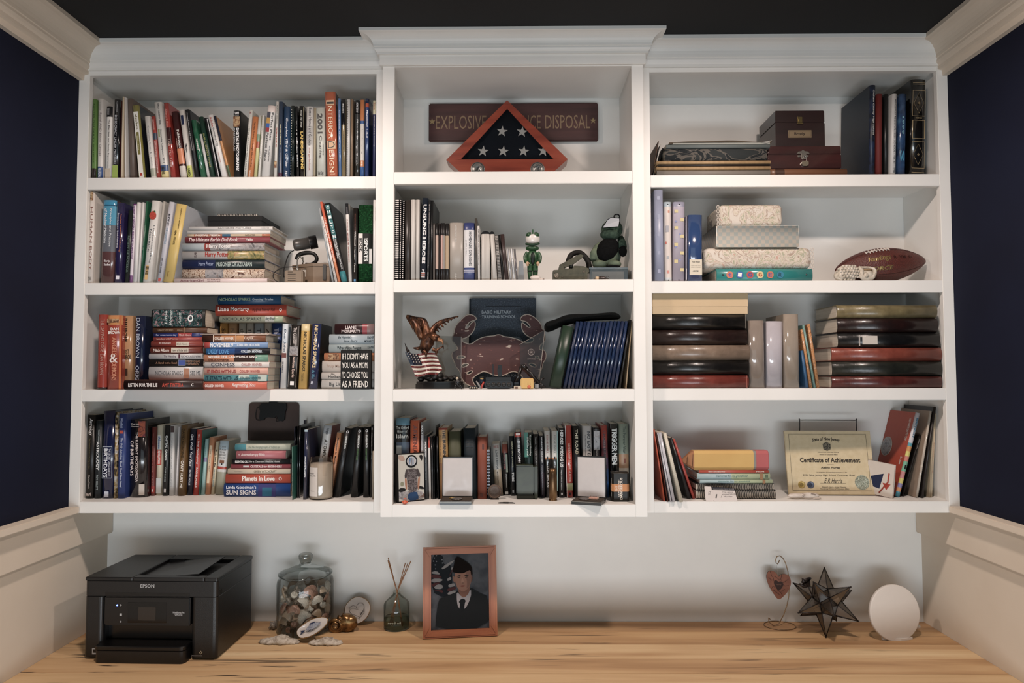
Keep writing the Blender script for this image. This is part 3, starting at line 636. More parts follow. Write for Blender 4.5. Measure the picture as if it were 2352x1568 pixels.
zt = stack([
 (398.7, 613, 648.8, 638.4, 'dcc8c4', 'white and pink lying doll guide, bottom of the tall pile', [('AmericanGirl', .07, .32, .2, .75, '7a4a50'), ('ULTIMATE', .36, .5, .5, .8, '7a5a58'), ('VISUAL GUIDE', .36, .5, .15, .38, '7a5a58')], dict(hard=1)),
 (417.5, 607, 638.4, 617, PIC4, 'lying storybook with brown line art, second lowest of the pile', [], dict(hard=1, bands=[(.28, .5, PIC2)])),
 (418, 607, 617, 595.4, '1f2a50', 'navy lying wizard novel with pale lettering', [('Harry Potter', .2, .38, .2, .75, '9aa8c8'), ('PRISONER OF AZKABAN', .42, .85, .25, .7, 'b8c8c0')], dict(hard=1, bands=[(.4, 1, '14262a')])),
 (417.5, 607, 595.4, 575.2, 'b9b4b0', 'lying wizard novel with red title and yellow art', [('Harry Potter', .28, .57, .15, .85, 'a82a1c', 'B'), ('YEAR', .15, .18, .15, .85, '5a4a4a', 'H')], dict(hard=1, bands=[(.55, 1, PIC3)])),
 (417.5, 607, 575.2, 556.8, 'aeb8bc', 'lying wizard novel with pale blue and grey art', [('Harry Potter', .3, .6, .2, .8, 'e8e4e0', 'B')], dict(hard=1, bands=[(.27, .34, '9a4038'), (.34, 1, PIC2)])),
 (424, 619.6, 556.8, 542.8, '8e3a42', 'raspberry red lying doll book with white script', [('The Ultimate Barbie Doll Book', .04, .62, .2, .8, 'eedcd8', 'I'), ('Melillo', .72, .8, .3, .7, 'eedcd8', 'B')], dict(hard=1)),
 (430, 620.4, 542.8, 537, 'd3bb9a', 'thin lying cookbook with orange and blue spine', [('POSTAL FIESTA', .1, .4, .1, .9, 'f0e8dc', 'B'), ('RACHETER', .7, .82, .2, .8, '3a2c28')], dict(bands=[(.08, .42, 'b86a48'), (.42, .52, '3a6a88'), (.9, 1, 'c0704a')])),
 (430, 621, 537, 528.4, 'e4e0da', 'plain white lying photo book in the tall pile', [], {}),
 (433.5, 625.5, 528.4, 519, 'e2dfda', 'white lying picture album with small grey capitals', [('FAVORITE PICTURES', .35, .75, .35, .65, '7c7874'), ('CREATIVE', .87, .96, .3, .7, 'b8b4b0')], dict(hard=1)),
], d=.15, Y=YS+.010)
def box_thing(name, desc, cat, x0, x1, Y, z0, z1, d, parts, group=None, rz=0):
    t = thing(name, lab(desc), cat, ((x0+x1)/2, Y+d/2, z0), (0, 0, rz), group)
    w2 = (x1-x0)/2
    return t, w2
def flatbox(name, desc, cat, xl, xr, yt, Y, z0, d, col, lid=.5, rough=.5, group=None, rz=0):
    zt = at((xl+xr)/2, yt, Y).z; h = zt-z0; X0 = Xat(xl, Y, z0); X1 = Xat(xr, Y, z0)
    t = thing(name, lab(desc), cat, ((X0+X1)/2, Y+d/2, z0+.0002), (0, 0, rz), group); w2 = (X1-X0)/2
    G().box(-w2+.0015, -d/2+.0015, 0, w2-.0015, d/2-.0015, h*(1-lid)+.003, bev=.001).make('box_base', [M(col, rough=rough)], t)
    G().box(-w2, -d/2, h*(1-lid)+.0008, w2, d/2, h, bev=.001).make('lid', [M(col, rough=rough)], t)
    return t, zt
_, zt = flatbox('gift_box', 'flat black lidded box lying on the tall pile', 'box', 476, 602, 495.5, YS+.02, zt, .17, '1b1c1c')
def coil(g, x0, x1, y, z, r, n, wire=.0007, ax='x', seg=6, k=10, mi=0):
    """separate wire rings along an axis"""
    for i in range(n):
        c = x0+(x1-x0)*(i+.5)/n
        pts = [(c, y+r*math.cos(2*PI*j/k), z+r*math.sin(2*PI*j/k)) if ax == 'x' else (y+r*math.cos(2*PI*j/k), z+r*math.sin(2*PI*j/k), c) for j in range(k)]
        g.tube(pts, wire, 4, mi, closed=True)
    return g
def spiral_lying(desc, x0, x1, Y, z0, h, d, cover, wirecol, n, wire=.0007, r=None, page='d8d2c6', group=None):
    t = thing('spiral_notebook', lab(desc), 'notebook', ((x0+x1)/2, Y, z0), (0, 0, 0), group); w2 = (x1-x0)/2; r = r or h*.5
    G().box(-w2, r*.9, .0003, w2, d, .0015).make('back_cover', [M(cover)], t)
    G().box(-w2, r*.9, h-.0015, w2, d, h-.0003).make('front_cover', [M(cover)], t)
    G().box(-w2+.001, r*.9+.001, .0016, w2-.001, d-.002, h-.0016).make('page_block', [PAGES if page is None else M(page)], t)
    coil(G(), -w2*.97, w2*.97, r, r, r*.98, n, wire).make('wire_coil', [mat(wirecol, rough=.3, metal=.6)], t)
    return t
z = zt; X0 = Xat(497, YS+.05, z); X1 = Xat(590, YS+.05, z)
spiral_lying('small silver coil notebook on top of the flat black box', X0, X1, YS+.045, zt, .0135, .13, '9aa2a6', '3a3c40', 26, .0008)
CR = (520, 430, 6.272)
bk(1520, 1556, 1322, 300, 'aab2b6', 'clear grey document folder leaning left behind the repair manuals', gloss=2, Y=YS+.03, d=.05, **FO)
bk(1560, 1600, 1352, 425, 'e8e4df', 'thin white leaning repair manual', [('Repair Manual Training', .05, .4, .3, .7, '6a6460'), ('Christopher & Adams', .66, .98, .3, .7, '6a6460')])
bk(1604, 1644, 1340, 212, 'd9603c', 'thin orange red leaning truck manual', [('F-150 SUPER DUTY FORD ENGINES', .2, .75, .2, .8, 'f4dcc8', 'B')], [(.7, 1, 'dd8450')])
bk(1650, 1742, 1400, 236, '15181a', 'black leaning car repair manual with teal letter blocks', [(c, .035+i*.062, .075+i*.062, .3, .75, 'f2f4f4', 'HB') for i, c in enumerate('CHILTON')]+[('FORD SUPER DUTY PICK-UPS', .46, .84, .52, .75, 'e4e8e8'), ('EXCURSION 1999-05', .46, .7, .25, .45, 'e4e8e8')], [(.865, 1, '1f7f86')], [(.025+i*.062, .083+i*.062, .18, .85, '1f6e70') for i in range(7)], hard=1, back=mat('23282a', rough=.3))
bk(1757, 1806, 1706, 233, 'e2ddd6', 'white and black military paperback standing upright', [('SURVIVAL MINIMUM HANDBOOK', .2, .75, .3, .65, 'a04a38')], [(0, .14, '1e2024')], [(.045, .13, .3, .75, '3a3a40')])
bk(1812, 1884, 1812, 295, '18120f', 'black deer hunting paperback with white title', [('Whitetail Hunting', .32, .7, .3, .62, 'f0ece4', 'B'), ('Complete Book of', .08, .31, .35, .6, '9a4a2c'), ('Tactics', .74, .86, .35, .6, 'd8d8d0')], [], [(.955, .985, .3, .7, '4a8ab8')])
GRASS = ramp_mat('print_green_turf', [(.3, '05240f'), (.6, '0b4420'), (.75, '2c6a38')], scale=220, detail=2, rough=.9, bump=.6)
bk(1890, 2098, 1895, 252, GRASS, 'thick green turf covered sports book', [('BOOK', .43, .61, .08, .3, '141414', 'B'), ('SPORTS', .45, .73, .42, .68, 'f4f4f0', 'B'), ('THE', .43, .45, .42, .66, 'f4f4f0')], [(.37, .76, '111512')], [(.37, .76, .02, .32, 'ece6e0'), (.57, .76, .78, .98, 'dcd8d4')], hard=1, gloss=0)
bk(2104, 2146, 2106, 182, 'ece8e4', 'tall white catalogue at the right end', [('VANGUARD', .08, .25, .7, .85, '9a9894', 'T')], d=.2)

# =========================== third left shelf
BAY = 'L3'; CR = (190, 660, 6.272)
bk(188, 328, 205, 390, '9c3526', 'glossy dark red code thriller at the left end', [('THE DAVINCI CODE', .06, .5, .35, .7, 'c9a090', 'T'), ('DAN BROWN', .53, .8, .35, .7, 'c9a090', 'T')], [(.97, 1, '2c1414')], gloss=2, hard=1, d=.09, rz=.12, skip=1)
bk(332, 538, 345, 400, 'a93a22', 'orange red hardcover with desert picture at its head', [('DAN', .17, .205, .25, .8, 'f2e6dc', 'HB'), ('BROWN', .215, .255, .1, .9, 'f2e6dc', 'HB'), ('ANGELS', .3, .54, .35, .68, 'e0906a'), ('&', .52, .64, .2, .75, 'eee0d8', 'H'), ('DEMONS', .63, .88, .35, .68, 'e0906a')], [(0, .13, 'cf8a48')], [(.05, .1, 0, .8, PIC1), (0, 1, .84, 1, 'c96a2c')], gloss=2, hard=1, d=.09, rz=.12, skip=1)
bk(540, 705, 545, 408, 'b98a5c', 'tan thriller with black lettering and gold key ring', [('DAN BROWN', .04, .36, .2, .6, '1a1612', 'B'), ('LOST', .46, .52, .2, .75, '1a1612', 'H'), ('SYMBOL', .53, .6, .05, .95, '1a1612', 'H')], [], [(.72, .82, .4, .62, '3a2418')], Y=2.245, hard=1, gloss=2, d=.15, skip=2)
bk(722, 868, 745, 408, '18223f', 'glossy navy thriller with thin pale capitals', [('DAN BROWN', .03, .57, .2, .55, 'c4ccdc', 'T'), ('ORIGIN', .68, .97, .2, .55, 'c4ccdc', 'T')], Y=2.245, hard=1, gloss=2, d=.15, skip=2)
CR = (0, 0, 1)
_, zt = lay(283.3, 464.5, 893.6, 872, '2e1814', 'dark brown lying thriller with white and red title, in front', [('LISTEN FOR THE LIE', .06, .43, .3, .68, 'f2eae4', 'B'), ('AMY TINTERA', .49, .76, .3, .68, 'cf4a34', 'B'), ('C', .86, .89, .35, .65, 'f2eae4', 'B')], Y=2.155, d=.085, hard=1, z0=ZT[2], back='a85c44')
ZL = zt
zt = stack([
 (340.7, 465.5, 864.9, 841, 'cac7c4', 'pale grey lying romance, lowest of the left pile', [('NICHOLAS SPARKS', .13, .63, .35, .65, '4a4c50', 'T'), ('SEE ME', .77, .96, .35, .65, '4a4c50', 'T')], dict(patches=[(.65, .75, .12, .85, 'c08a6a')])),
 (341.5, 466, 841, 825, '19130f', 'black lying romance with blue framed picture', [('A Bend in the Road', .13, .52, .35, .65, 'a87a5c'), ('NICHOLAS', .7, .95, .55, .85, 'a87a5c', 'T'), ('SPARKS', .72, .92, .15, .45, 'a87a5c', 'T')], dict(patches=[(.54, .68, .05, .95, '8a8a8c'), (.55, .67, .12, .88, '4a60a8')])),
 (341.5, 465, 825, 811.2, 'c8c6c4', 'pale grey lying paperback with wedding title', [('The Wedding', .28, .51, .25, .7, '6a5a68'), ('NICHOLAS SPARKS', .6, .98, .3, .65, '5a5458', 'T')], dict(patches=[(.55, .58, .15, .85, '5c3040')])),
 (344.6, 465.5, 811.2, 796.3, '7c3626', 'red brown lying memoir with cream title label', [('Mitch Albom', .06, .36, .25, .72, 'e8d8cc', 'B'), ('have a little faith', .42, .71, .3, .65, '6a5a50')], dict(patches=[(.4, .73, .12, .88, 'd8ccb8')])),
 (346.2, 466, 796.3, 782.5, '983c30', 'brick red lying novel with small cream label', [('the five people', .15, .38, .45, .8, 'ecd8d0', 'I'), ('Mitch Albom', .5, .7, .3, .65, 'a09080')], dict(patches=[(.49, .73, .15, .85, 'd8ccb8')])),
 (351, 464, 782.5, 774, 'a5423c', 'thin red lying memoir without label', [('tuesdays with Morrie', .07, .5, .2, .8, 'e6b8a8')], {}),
 (351, 465, 774, 764.4, '26306c', 'thin navy lying novel with red author block', [('for one more day', .06, .48, .2, .75, 'c0c8e8'), ('Mitch Albom', .53, .76, .25, .75, 'e8c0b8')], dict(bands=[(.5, .78, 'a84040')])),
 (350.2, 475, 764.4, 752, '5c3a24', 'dark wooden brown lying novel with tiny title', [('UNACCUSTOMED', .1, .38, .3, .7, 'a08a6c'), ('Albom', .45, .55, .3, .7, 'a08a6c')], dict(patches=[(.575, .585, 0, 1, 'c8a070')])),
 (347, 470, 752, 709.7, '141c1b', 'thick dark green classic with painted flowers, top of the left pile', [('Little', .25, .30, .2, .9, 'c8d4d0', 'HI'), ('Women', .34, .40, .1, .95, 'c8d4d0', 'HI'), ('Alcott', .5, .56, .2, .8, 'b0c0bc', 'HI'), ('O', .68, .79, .3, .7, 'e8ecea', 'B')], dict(patches=[(.03, .95, .06, .94, FLORAL)], hard=1)),
], Y=YS+.008, d=.13, z0=ZL)
CR = (460, 660, 5.6)
CH = 'COLLEEN HOOVER'
zz = stack([
 (33, 855, 1300, 1205, 'd9694f', 'coral lying romance at the bottom of the middle pile', [(CH, .03, .33, .3, .62, 'f6e8e0', 'B'), ('Regretting You', .45, .81, .25, .75, 'f6e8e0', 'I')], dict(z0=ZT[2])),
 (42, 862, 1205, 1125, '559aa0', 'teal lying romance, second from the bottom', [('IT STARTS WITH US', .03, .54, .22, .8, '1c3a48', 'B'), (CH, .57, .9, .3, .7, '2a5860', 'B')], dict(patches=[(.55, .72, .5, 1, 'c8d8cc'), (.85, .99, 0, 1, 'c4d0c4')])),
 (45, 868, 1125, 1030, 'e0ab98', 'pale pink lying romance in the middle pile', [('IT ENDS WITH US', .05, .5, .28, .72, '9a3430', 'B'), (CH, .56, .88, .32, .68, 'b85a50', 'B')], {}),
 (52, 885, 1030, 955, 'dfd8d2', 'white lying romance with multicoloured title', [('CONFESS', .1, .47, .2, .85, '4a4a54'), (CH, .57, .89, .28, .72, 'b8807c', 'B')], {}),
 (40, 868, 955, 862, 'dc9268', 'peach and green lying novel with two line title', [('WHERE THE CRAWDADS SING', .07, .83, .55, .85, 'f4ece4', 'B'), ('DELIA OWENS', .08, .39, .12, .4, '5a3020', 'B')], dict(bands=[(.47, .8, '3c241c'), (.8, 1, '6a9a84')])),
 (72, 893, 862, 780, '1c3460', 'blue to black lying romance', [('UGLY LOVE', .03, .36, .12, .8, '5a9ad0', 'B'), (CH, .55, .88, .28, .7, 'd8e4ec', 'B')], dict(bands=[(0, .15, '2c6aa0'), (.15, .45, '24508c'), (.65, 1, '101218')])),
 (45, 865, 775, 700, '7a9cc8', 'light blue lying romance with red corner', [('NOVEMBER 9', .1, .46, .15, .82, 'f4f4f4', 'B'), (CH, .52, .88, .28, .7, 'eef2f6', 'B')], dict(bands=[(0, .09, 'b84a44')])),
 (20, 838, 697, 610, '7c4a2c', 'brown lying romance with amber squares', [(CH, .2, .5, .3, .7, 'f0e0d0', 'B'), ('Layla', .66, .8, .25, .8, 'ecd0b8', 'I')], dict(bands=[(0, .17, '402418'), (.3, .54, 'b87844'), (.54, .66, 'c88c54')], patches=[(.175, .19, 0, 1, 'e8d8c4'), (.53, .54, 0, 1, 'e8d8c4')])),
 (0, 880, 603, 592, 'c9b4a6', 'thin pale pamphlet lying on the brown romance', [], dict(name='pamphlet', cat='pamphlet', group=None)),
], Y=2.166, d=.11)
YK = 2.287; t_ = dict(Y=YK, d=.14)
bk(88, 236, 88, 438, '14161c', 'black small novel standing behind the middle pile, leftmost', [('The Wish', .03, .3, .2, .8, '8a90a0', 'H')], z=None, **t_)
sb = [(243, 350, 'd3a04c', 'amber small novel standing behind the middle pile', 'Safe Haven', '4a3418'), (357, 466, 'd8b080', 'cream to orange small novel behind the middle pile', 'NICHOLAS', '8a7a60'), (487, 580, 'd2d6cc', 'pale green small novel behind the middle pile', 'the Choice', '6a6a60'), (587, 678, 'dcdcd4', 'white small novel behind the middle pile', 'Three Weeks', '44444a'), (686, 810, 'b9cbd8', 'sky blue small novel behind the middle pile', 'The Rescue', '3a4450'), (818, 908, 'e2dcd0', 'cream small novel behind the middle pile', 'A Walk', '5a5048'), (915, 1038, '2a4680', 'royal blue small novel behind the middle pile', 'The Best of Me', 'c0c8dc')]
for a, b, c, dsc, tx, tc in sb: bk(a, b, a, 461, c, dsc, [(tx, .08, .6, .3, .75, tc)], [], [], **t_)
zst = at(560, 660+461/5.6, YK).z+.0006
stack([
 (245, 1060, 0, 362, '8f9582', 'sage green lying romance above the standing row', [('NICHOLAS SPARKS', .05, .66, .3, .75, '2c3434', 'T'), ('Every Breath', .72, .87, .2, .8, '4c5c58', 'I')], dict(bands=[(.72, .86, 'b8bcb4'), (.86, 1, '9cac8c')])),
 (190, 1105, 350, 215, 'b03c24', 'bright red lying novel with large white author name', [('Liane Moriarty', .04, .48, .3, .75, 'f8f0ea'), ('Apples Never Fall', .52, .84, .32, .68, '5c1c14'), ('O', .9, .94, .35, .65, 'f8f0ea', 'B')], dict(hard=1)),
 (222, 1035, 205, 95, '144c74', 'deep teal blue lying novel, top of the whole pile', [('NICHOLAS SPARKS', .02, .52, .35, .68, '9cb48c'), ('Counting Miracles', .55, .88, .35, .65, 'd8e4ec')], dict(hard=1)),
], Y=2.25, d=.15, z0=zst)
bk(1020, 1096, 1052, 465, 'c9d4dc', 'pale blue and white romance standing right of the pile', [('Dear John', .08, .42, .3, .75, '4c5c70', 'I'), ('SPARKS', .58, .75, .2, .5, '5c5c64')], [(.3, 1, 'd8d6d4')], [(.45, .52, .1, .9, '7a4a44')], d=.12)
bk(1112, 1236, 1160, 480, '171310', 'black romance in thin white frame with picture', [('The Guardian', .04, .3, .35, .7, 'e8dcd4', 'T'), ('Nicholas Sparks', .5, .82, .35, .7, 'e8c8b8')], [], [(.015, .32, .08, .1, 'd0c8c0'), (.015, .32, .9, .92, 'd0c8c0'), (.33, .48, .05, .95, PIC2), (.5, .97, .08, .1, 'd0c8c0'), (.5, .97, .9, .92, 'd0c8c0'), (.88, .94, .3, .7, 'f0ece8')], d=.12)
bk(1250, 1362, 1293, 468, 'd9ab4e', 'golden yellow romance with dark capitals', [('NICHOLAS SPARKS', .12, .73, .4, .75, '3a3428', 'B'), ('THE RETURN', .76, .88, .35, .6, '7a6434')], [(0, .1, 'd8c48c')], d=.12)
bk(1378, 1498, 1432, 462, '1f2a52', 'navy romance with gold capitals', [('NICHOLAS SPARKS', .03, .68, .35, .72, 'e8cc94', 'B'), ('the Wish', .71, .84, .35, .68, '5c9cb8', 'I'), ('8', .88, .93, .3, .6, 'c8ccd8', 'H')], d=.135, gloss=2, hard=1, back=mat('141414', rough=.3))
CR = (460, 660, 5.6)
LM = dict(group=1)
stack([
 (1557, 2235, 1288, 1185, 'cfc9c2', 'off white lying novel at the bottom of the right pile', [('Big Little Lies', .15, .6, .25, .7, '3c3c3c')], dict(z0=ZT[2])),
 (1557, 2235, 1183, 1088, 'd9d0c6', 'cream lying novel, second in the right pile', [('Husband', .13, .4, .2, .6, '44403c'), ("the", .18, .25, .65, .9, '44403c')], {}),
 (1565, 2235, 1085, 940, 'd8ccc0', 'thick cream lying novel in the right pile', [('Truly Madly Guilty', .08, .6, .35, .65, 'b89a88')], {}),
 (1590, 2235, 938, 840, 'c97e50', 'thin orange lying novel in the right pile', [], dict(patches=[(.08, .3, .1, .9, PIC1)])),
 (1652, 2235, 835, 728, 'a9b8ba', 'grey green lying novel above the orange one', [('What Alice Forgot', .18, .72, .3, .75, '2c3c40'), ('LIANE', .86, .99, .5, .8, '2c3c40')], {}),
 (1655, 2235, 722, 600, 'b3c0c6', 'pale blue lying novel with misty spine', [('the Hypnotist\'s', .2, .5, .5, .85, '2c3c44'), ('Love Story', .32, .62, .15, .45, '2c3c44', 'I'), ('LIANE', .85, .99, .5, .8, '2c3c44'), ('MORIARTY', .79, .99, .18, .42, '2c3c44')], {}),
 (1725, 2235, 597, 465, '34181a', 'dark maroon lying novel on top of the right pile', [('LIANE', .27, .55, .5, .8, 'ecdcd8', 'B'), ('MORIARTY', .18, .66, .15, .42, 'ecdcd8', 'B')], dict(bands=[(.7, .82, 'a03c44'), (.82, 1, '8a6a68')])),
], Y=YS+.018, d=.135)
x0 = Xat(460+1803/5.6, 2.172, 1.6); x1 = Xat(460+2178/5.6, 2.172, 1.6); zt_ = at(820, 660+805/5.6, 2.172).z
t = thing('block_sign', lab('black wooden block sign with four lines of white capitals'), 'sign', ((x0+x1)/2, 2.172, ZT[2]+.0002)); w2 = (x1-x0)/2; hh = zt_-ZT[2]
G().box(-w2, 0, 0, w2, .036, hh, bev=.0012).make('wooden_block', [mat('15120f', rough=.5)], t)
g = G()
for i, s in enumerate(('IF I DIDN\'T HAVE', 'YOU AS A MOM,', 'I\'D CHOOSE YOU', 'AS A FRIEND')):
    put_text(g, s, (-w2*.9, -.0004, hh*(.755-.235*i)), (w2*1.8, 0, 0), (0, 0, hh*.165), 0, .012)
g.make('lettering', [mat('ece6dc', rough=.6, var=0)], t)
g = G()
for a, b, c, e in ((-w2, -w2+.0015, 0, hh), (w2-.0015, w2, 0, hh), (-w2, w2, hh-.0015, hh), (-w2, w2, 0, .0015)): g.box(a+.0008, -.0005, c+.0008, b-.0008, .0004, e-.0008)
g.make('worn_edge', [mat('4a4038', rough=.7)], t)

# =========================== bottom left shelf
BAY = 'L4'; CR = (180, 910, 6.03)
def Yf(yb, x=1000): return atz(CR[0]+x/CR[2], CR[1]+yb/CR[2], ZT[3]).y
Y4 = Yf(1416, 300)
bk(85, 196, 105, 258, '191613', 'black astrology book at the left end', [('Astrology', .04, .24, .3, .8, 'e8e4e0', 'I'), ('The Complete Guide to Reading the Stars', .28, .65, .35, .55, '7a7048'), ('Marion March', .72, .88, .35, .6, 'b8b0a8'), ('mri', .93, .97, .15, .75, 'd8c8c0', 'HB')], Y=Y4, d=.16)
bk(205, 298, 230, 335, '1c2428', 'dark slate astrology paperback with white title', [('THE SECRET LANGUAGE OF', .12, .3, .5, .7, 'b8c4c4'), ('ASTROLOGY', .27, .64, .3, .72, 'eef0ee', 'B'), ('ROY GILLETT', .7, .89, .35, .65, 'a0acac')], Y=Y4, d=.16)
bk(306, 474, 345, 205, '111a42', 'thick navy birthdays hardcover with framed title', [('BIRTHDAYS', .43, .76, .18, .5, 'e4e8f0', 'B'), ('THE SECRET LANGUAGE OF', .43, .74, .58, .75, 'd0d4e0')], [], [(.405, .77, .06, .08, 'b0b8c8'), (.405, .77, .84, .86, 'b0b8c8'), (.405, .412, .06, .86, 'b0b8c8'), (.763, .77, .06, .86, 'b0b8c8'), (.92, .98, .3, .65, 'c8ccd8')], Y=Y4, d=.18, hard=1, gloss=2)
bk(478, 520, 515, 218, ramp_mat('print_gold_collage', [(.35, '1c1816'), (.5, 'a88a50'), (.62, 'c8c8c4'), (.7, '2c2420')], scale=60, detail=4, dist=1), 'thin black and gold collage book', Y=Y4, d=.19)
bk(526, 634, 553, 240, '2a3e7c', 'royal blue astrology handbook', [('The Only Astrology Book You\'ll Ever Need', .28, .86, .3, .65, 'd4dcf0', 'I'), ('Woolfolk', .05, .17, .3, .65, 'b8c4e4', 'I')], [], [(.2, .235, .25, .7, 'c8503c')], Y=Y4, d=.19)
bk(682, 976, 692, 325, '1a1517', 'very thick black birthdays encyclopedia with rounded spine', [('THE ELEMENT ENCYCLOPEDIA', .16, .8, .42, .56, 'ecdcd8'), ('OF BIRTHDAYS', .27, .72, .12, .3, 'ecdcd8'), ('Theresa', .045, .065, .12, .6, 'e8d8d0', 'HB'), ('Cheung', .08, .1, .12, .6, 'e8d8d0', 'HB')], [], [(.02, .22, .55, .97, ramp_mat('print_orange_sunburst', [(.4, '5c2a30'), (.5, 'c0603a'), (.6, '7a3a44')], scale=30, dist=2)), (.83, .97, .62, .95, 'cfc4b8')], Y=Yf(1403, 800), hard=1, gloss=2, d=.15, bulge=.006)
bk(982, 1050, 1010, 430, '6e2a24', 'dark red paperback beside the encyclopedia', [('You Deserved This', .08, .85, .4, .65, 'b07868', 'T')], [(.86, .96, 'a8342c')], [(.9, .94, .35, .7, 'f0e4dc')], Y=Yf(1380))
bk(1056, 1148, 1080, 398, 'cfc6ac', 'beige health book with red block', [('LifeExtension', .16, .34, .3, .68, '2c5c90', 'B'), ('REVOLUTION', .365, .55, .3, .7, 'f4ece4', 'B')], [], [(.15, .345, .22, .8, 'dcdcd4'), (.35, .565, .12, .9, 'c43c2c'), (.75, .97, .1, .9, 'c8ccc8')], Y=Yf(1374))
bk(1153, 1236, 1190, 395, '15191a', 'black business paperback in tall white capitals', [('CAPITAL GAINES', .15, .5, .3, .72, 'e0e4e0', 'B'), ('CHIP GAINES', .6, .8, .35, .6, 'a8b0ac')], [], [(.9, .95, .35, .7, 'd8d8d8')], Y=Yf(1380))
bk(1243, 1312, 1258, 402, 'd6d4d0', 'white memoir with portrait at its head', [('THE MAGNOLIA STORY', .18, .62, .35, .65, 'a0a4a4', 'T'), ('GAINES', .68, .88, .35, .65, 'a8a8a8', 'T')], [], [(.01, .1, .2, .95, '4a3a38')], Y=Yf(1380))
bk(1336, 1360, 1378, 420, 'd8d4d2', 'thin white booklet beside the brown gold memoir', Y=Yf(1380))
bk(1362, 1466, 1410, 400, '6c4e24', 'brown gold memoir with white and black capitals', [('DAVID GOGGINS', .05, .46, .35, .7, '241a0c'), ("CAN'T HURT ME", .5, .89, .35, .75, 'f0e4d4', 'B')], Y=Yf(1382), hard=1, gloss=1)
bk(1476, 1574, 1530, 445, '161c30', 'dark navy paperback in white brush lettering', [('Girl, Wash Your Face', .08, .56, .25, .7, 'f0f0f4', 'I'), ('RACHEL HOLLIS', .62, .85, .35, .6, 'd8dce4')], Y=Yf(1372))
bk(1578, 1660, 1632, 462, 'bc3626', 'bright red paperback in white brush lettering', [('Girl, Stop Apologizing', .06, .52, .3, .65, 'f4e8e0', 'I'), ('RACHEL HOLLIS', .58, .88, .35, .65, 'f4e8e0', 'B')], Y=Yf(1372))
bk(1664, 1676, 1716, 470, '3a6a60', 'very thin dark teal book beside the red paperback', Y=Yf(1372))
bk(1680, 1736, 1742, 590, '9cc4c0', 'pale aqua slim paperback with lilac band', [('Present Over Perfect', .1, .32, .35, .6, '4c8a88')], [(.33, .41, '8a80a8')], Y=Yf(1366))
bk(1744, 1818, 1808, 567, 'cf8a5c', 'tan orange slim paperback with cream panel', [('THE GIRLS THEY', .2, .6, .4, .6, '7a5a48', 'T')], [], [(.14, .8, .25, .75, 'dcc4a0')], Y=Yf(1364))
bk(1828, 1876, 1895, 628, 'd8c8a4', 'cream slim book with black title beside the travel guide', [('Back Like Me', .15, .48, .3, .7, '2c2824', 'B'), ('THE NEWEST EDITION', .52, .85, .3, .7, '5c8a9c')], Y=Yf(1362))
bk(1880, 2008, 1950, 612, 'a8a48c', 'thick travel guide with globe picture and map foot', [('1,000', .1, .13, .2, .8, '8a8a88', 'H'), ('PLACES', .15, .18, .15, .85, '6a6a68', 'H'), ('TO SEE', .2, .23, .2, .8, '6a6a68', 'H'), ('BEFORE', .25, .28, .15, .85, '6a6a68', 'H'), ('YOU DIE', .3, .33, .15, .85, '6a6a68', 'H')], [(0, .16, 'b8ccd4'), (.16, .48, 'd8d8d4'), (.48, .53, 'b8402c'), (.53, .58, 'dcd8d0')], [(.36, .42, .25, .75, '8a5a3c'), (.42, .45, .42, .58, '2c2c2c')], Y=Yf(1366), d=.19)
CR = (500, 910, 6.03)
YS4 = Yf(1392, 600)
zc = stack([
 (80, 1004, 1388, 1205, '1f4688', 'thick blue lying astrology paperback at the bottom of the pile', [("Linda Goodman's", .04, .49, .6, .85, 'eceef4'), ('SUN SIGNS', .04, .49, .15, .5, 'eceef4', 'B')], dict(z0=ZT[3], patches=[(.52, .78, .02, .98, '3c3a78'), (.58, .72, .05, .7, '1c6a8a')])),
 (105, 1005, 1205, 1075, 'bf4a30', 'red lying paperback with white bubble title', [('Planets in Love', .26, .76, .25, .8, 'f8ece0', 'B'), ('O', .82, .87, .3, .7, 'f0dcd0')], {}),
 (135, 1004, 1072, 1002, 'dfcdb2', 'cream lying witchcraft book', [('GREEN WITCHCRAFT', .42, .78, .25, .7, '7a6a50'), ('VANDERBECK', .1, .24, .4, .6, 'a09080')], {}),
 (180, 1004, 998, 940, 'a04850', 'rose red lying crystals book', [('CRYSTALS for BEGINNERS', .33, .86, .25, .75, 'f0dcd8', 'B')], dict(patches=[(.21, .31, .3, .7, 'c8c8c4')])),
 (200, 1004, 937, 870, '1b1b1d', 'black lying essential oils book', [('ESSENTIAL OILS', .05, .28, .25, .75, 'e8e8e4', 'B'), ('for a Clean and Healthy Home', .3, .82, .25, .75, 'c8c8c4')], {}),
 (255, 940, 865, 752, 'bd6c72', 'pink lying aromatherapy book', [('Aromatherapy Bible', .1, .58, .3, .7, 'f2e0dc'), ('THE', .04, .08, .45, .6, 'f2e0dc')], {}),
 (235, 1003, 748, 660, 'a8b8ac', 'aqua and cream lying book on top of the pile', [('the life-changing magic of tidying up', .24, .8, .3, .7, '8a9484', 'I')], dict(bands=[(0, .2, '4a94a0'), (.2, 1, 'b8bca8')])),
], Y=YS4, d=.15)
yc_ = YS4+.128
c0 = at(500+415/6.03, 1000, yc_); c1 = at(500+1115/6.03, 1000, yc_); ct = at(620, 910+85/6.03, yc_)
t = thing('clipboard', lab('brown hardboard clipboard with black clip, standing on the pile'), 'clipboard', ((c0.x+c1.x)/2, yc_, zc+.0003), (-.06, 0, 0))
W = (c1.x-c0.x)/2; Hh = ct.z-zc
BRN = ramp_mat('hardboard', [(.3, '3c2820'), (.7, '4a3228')], scale=12, rough=.6)
pts = []
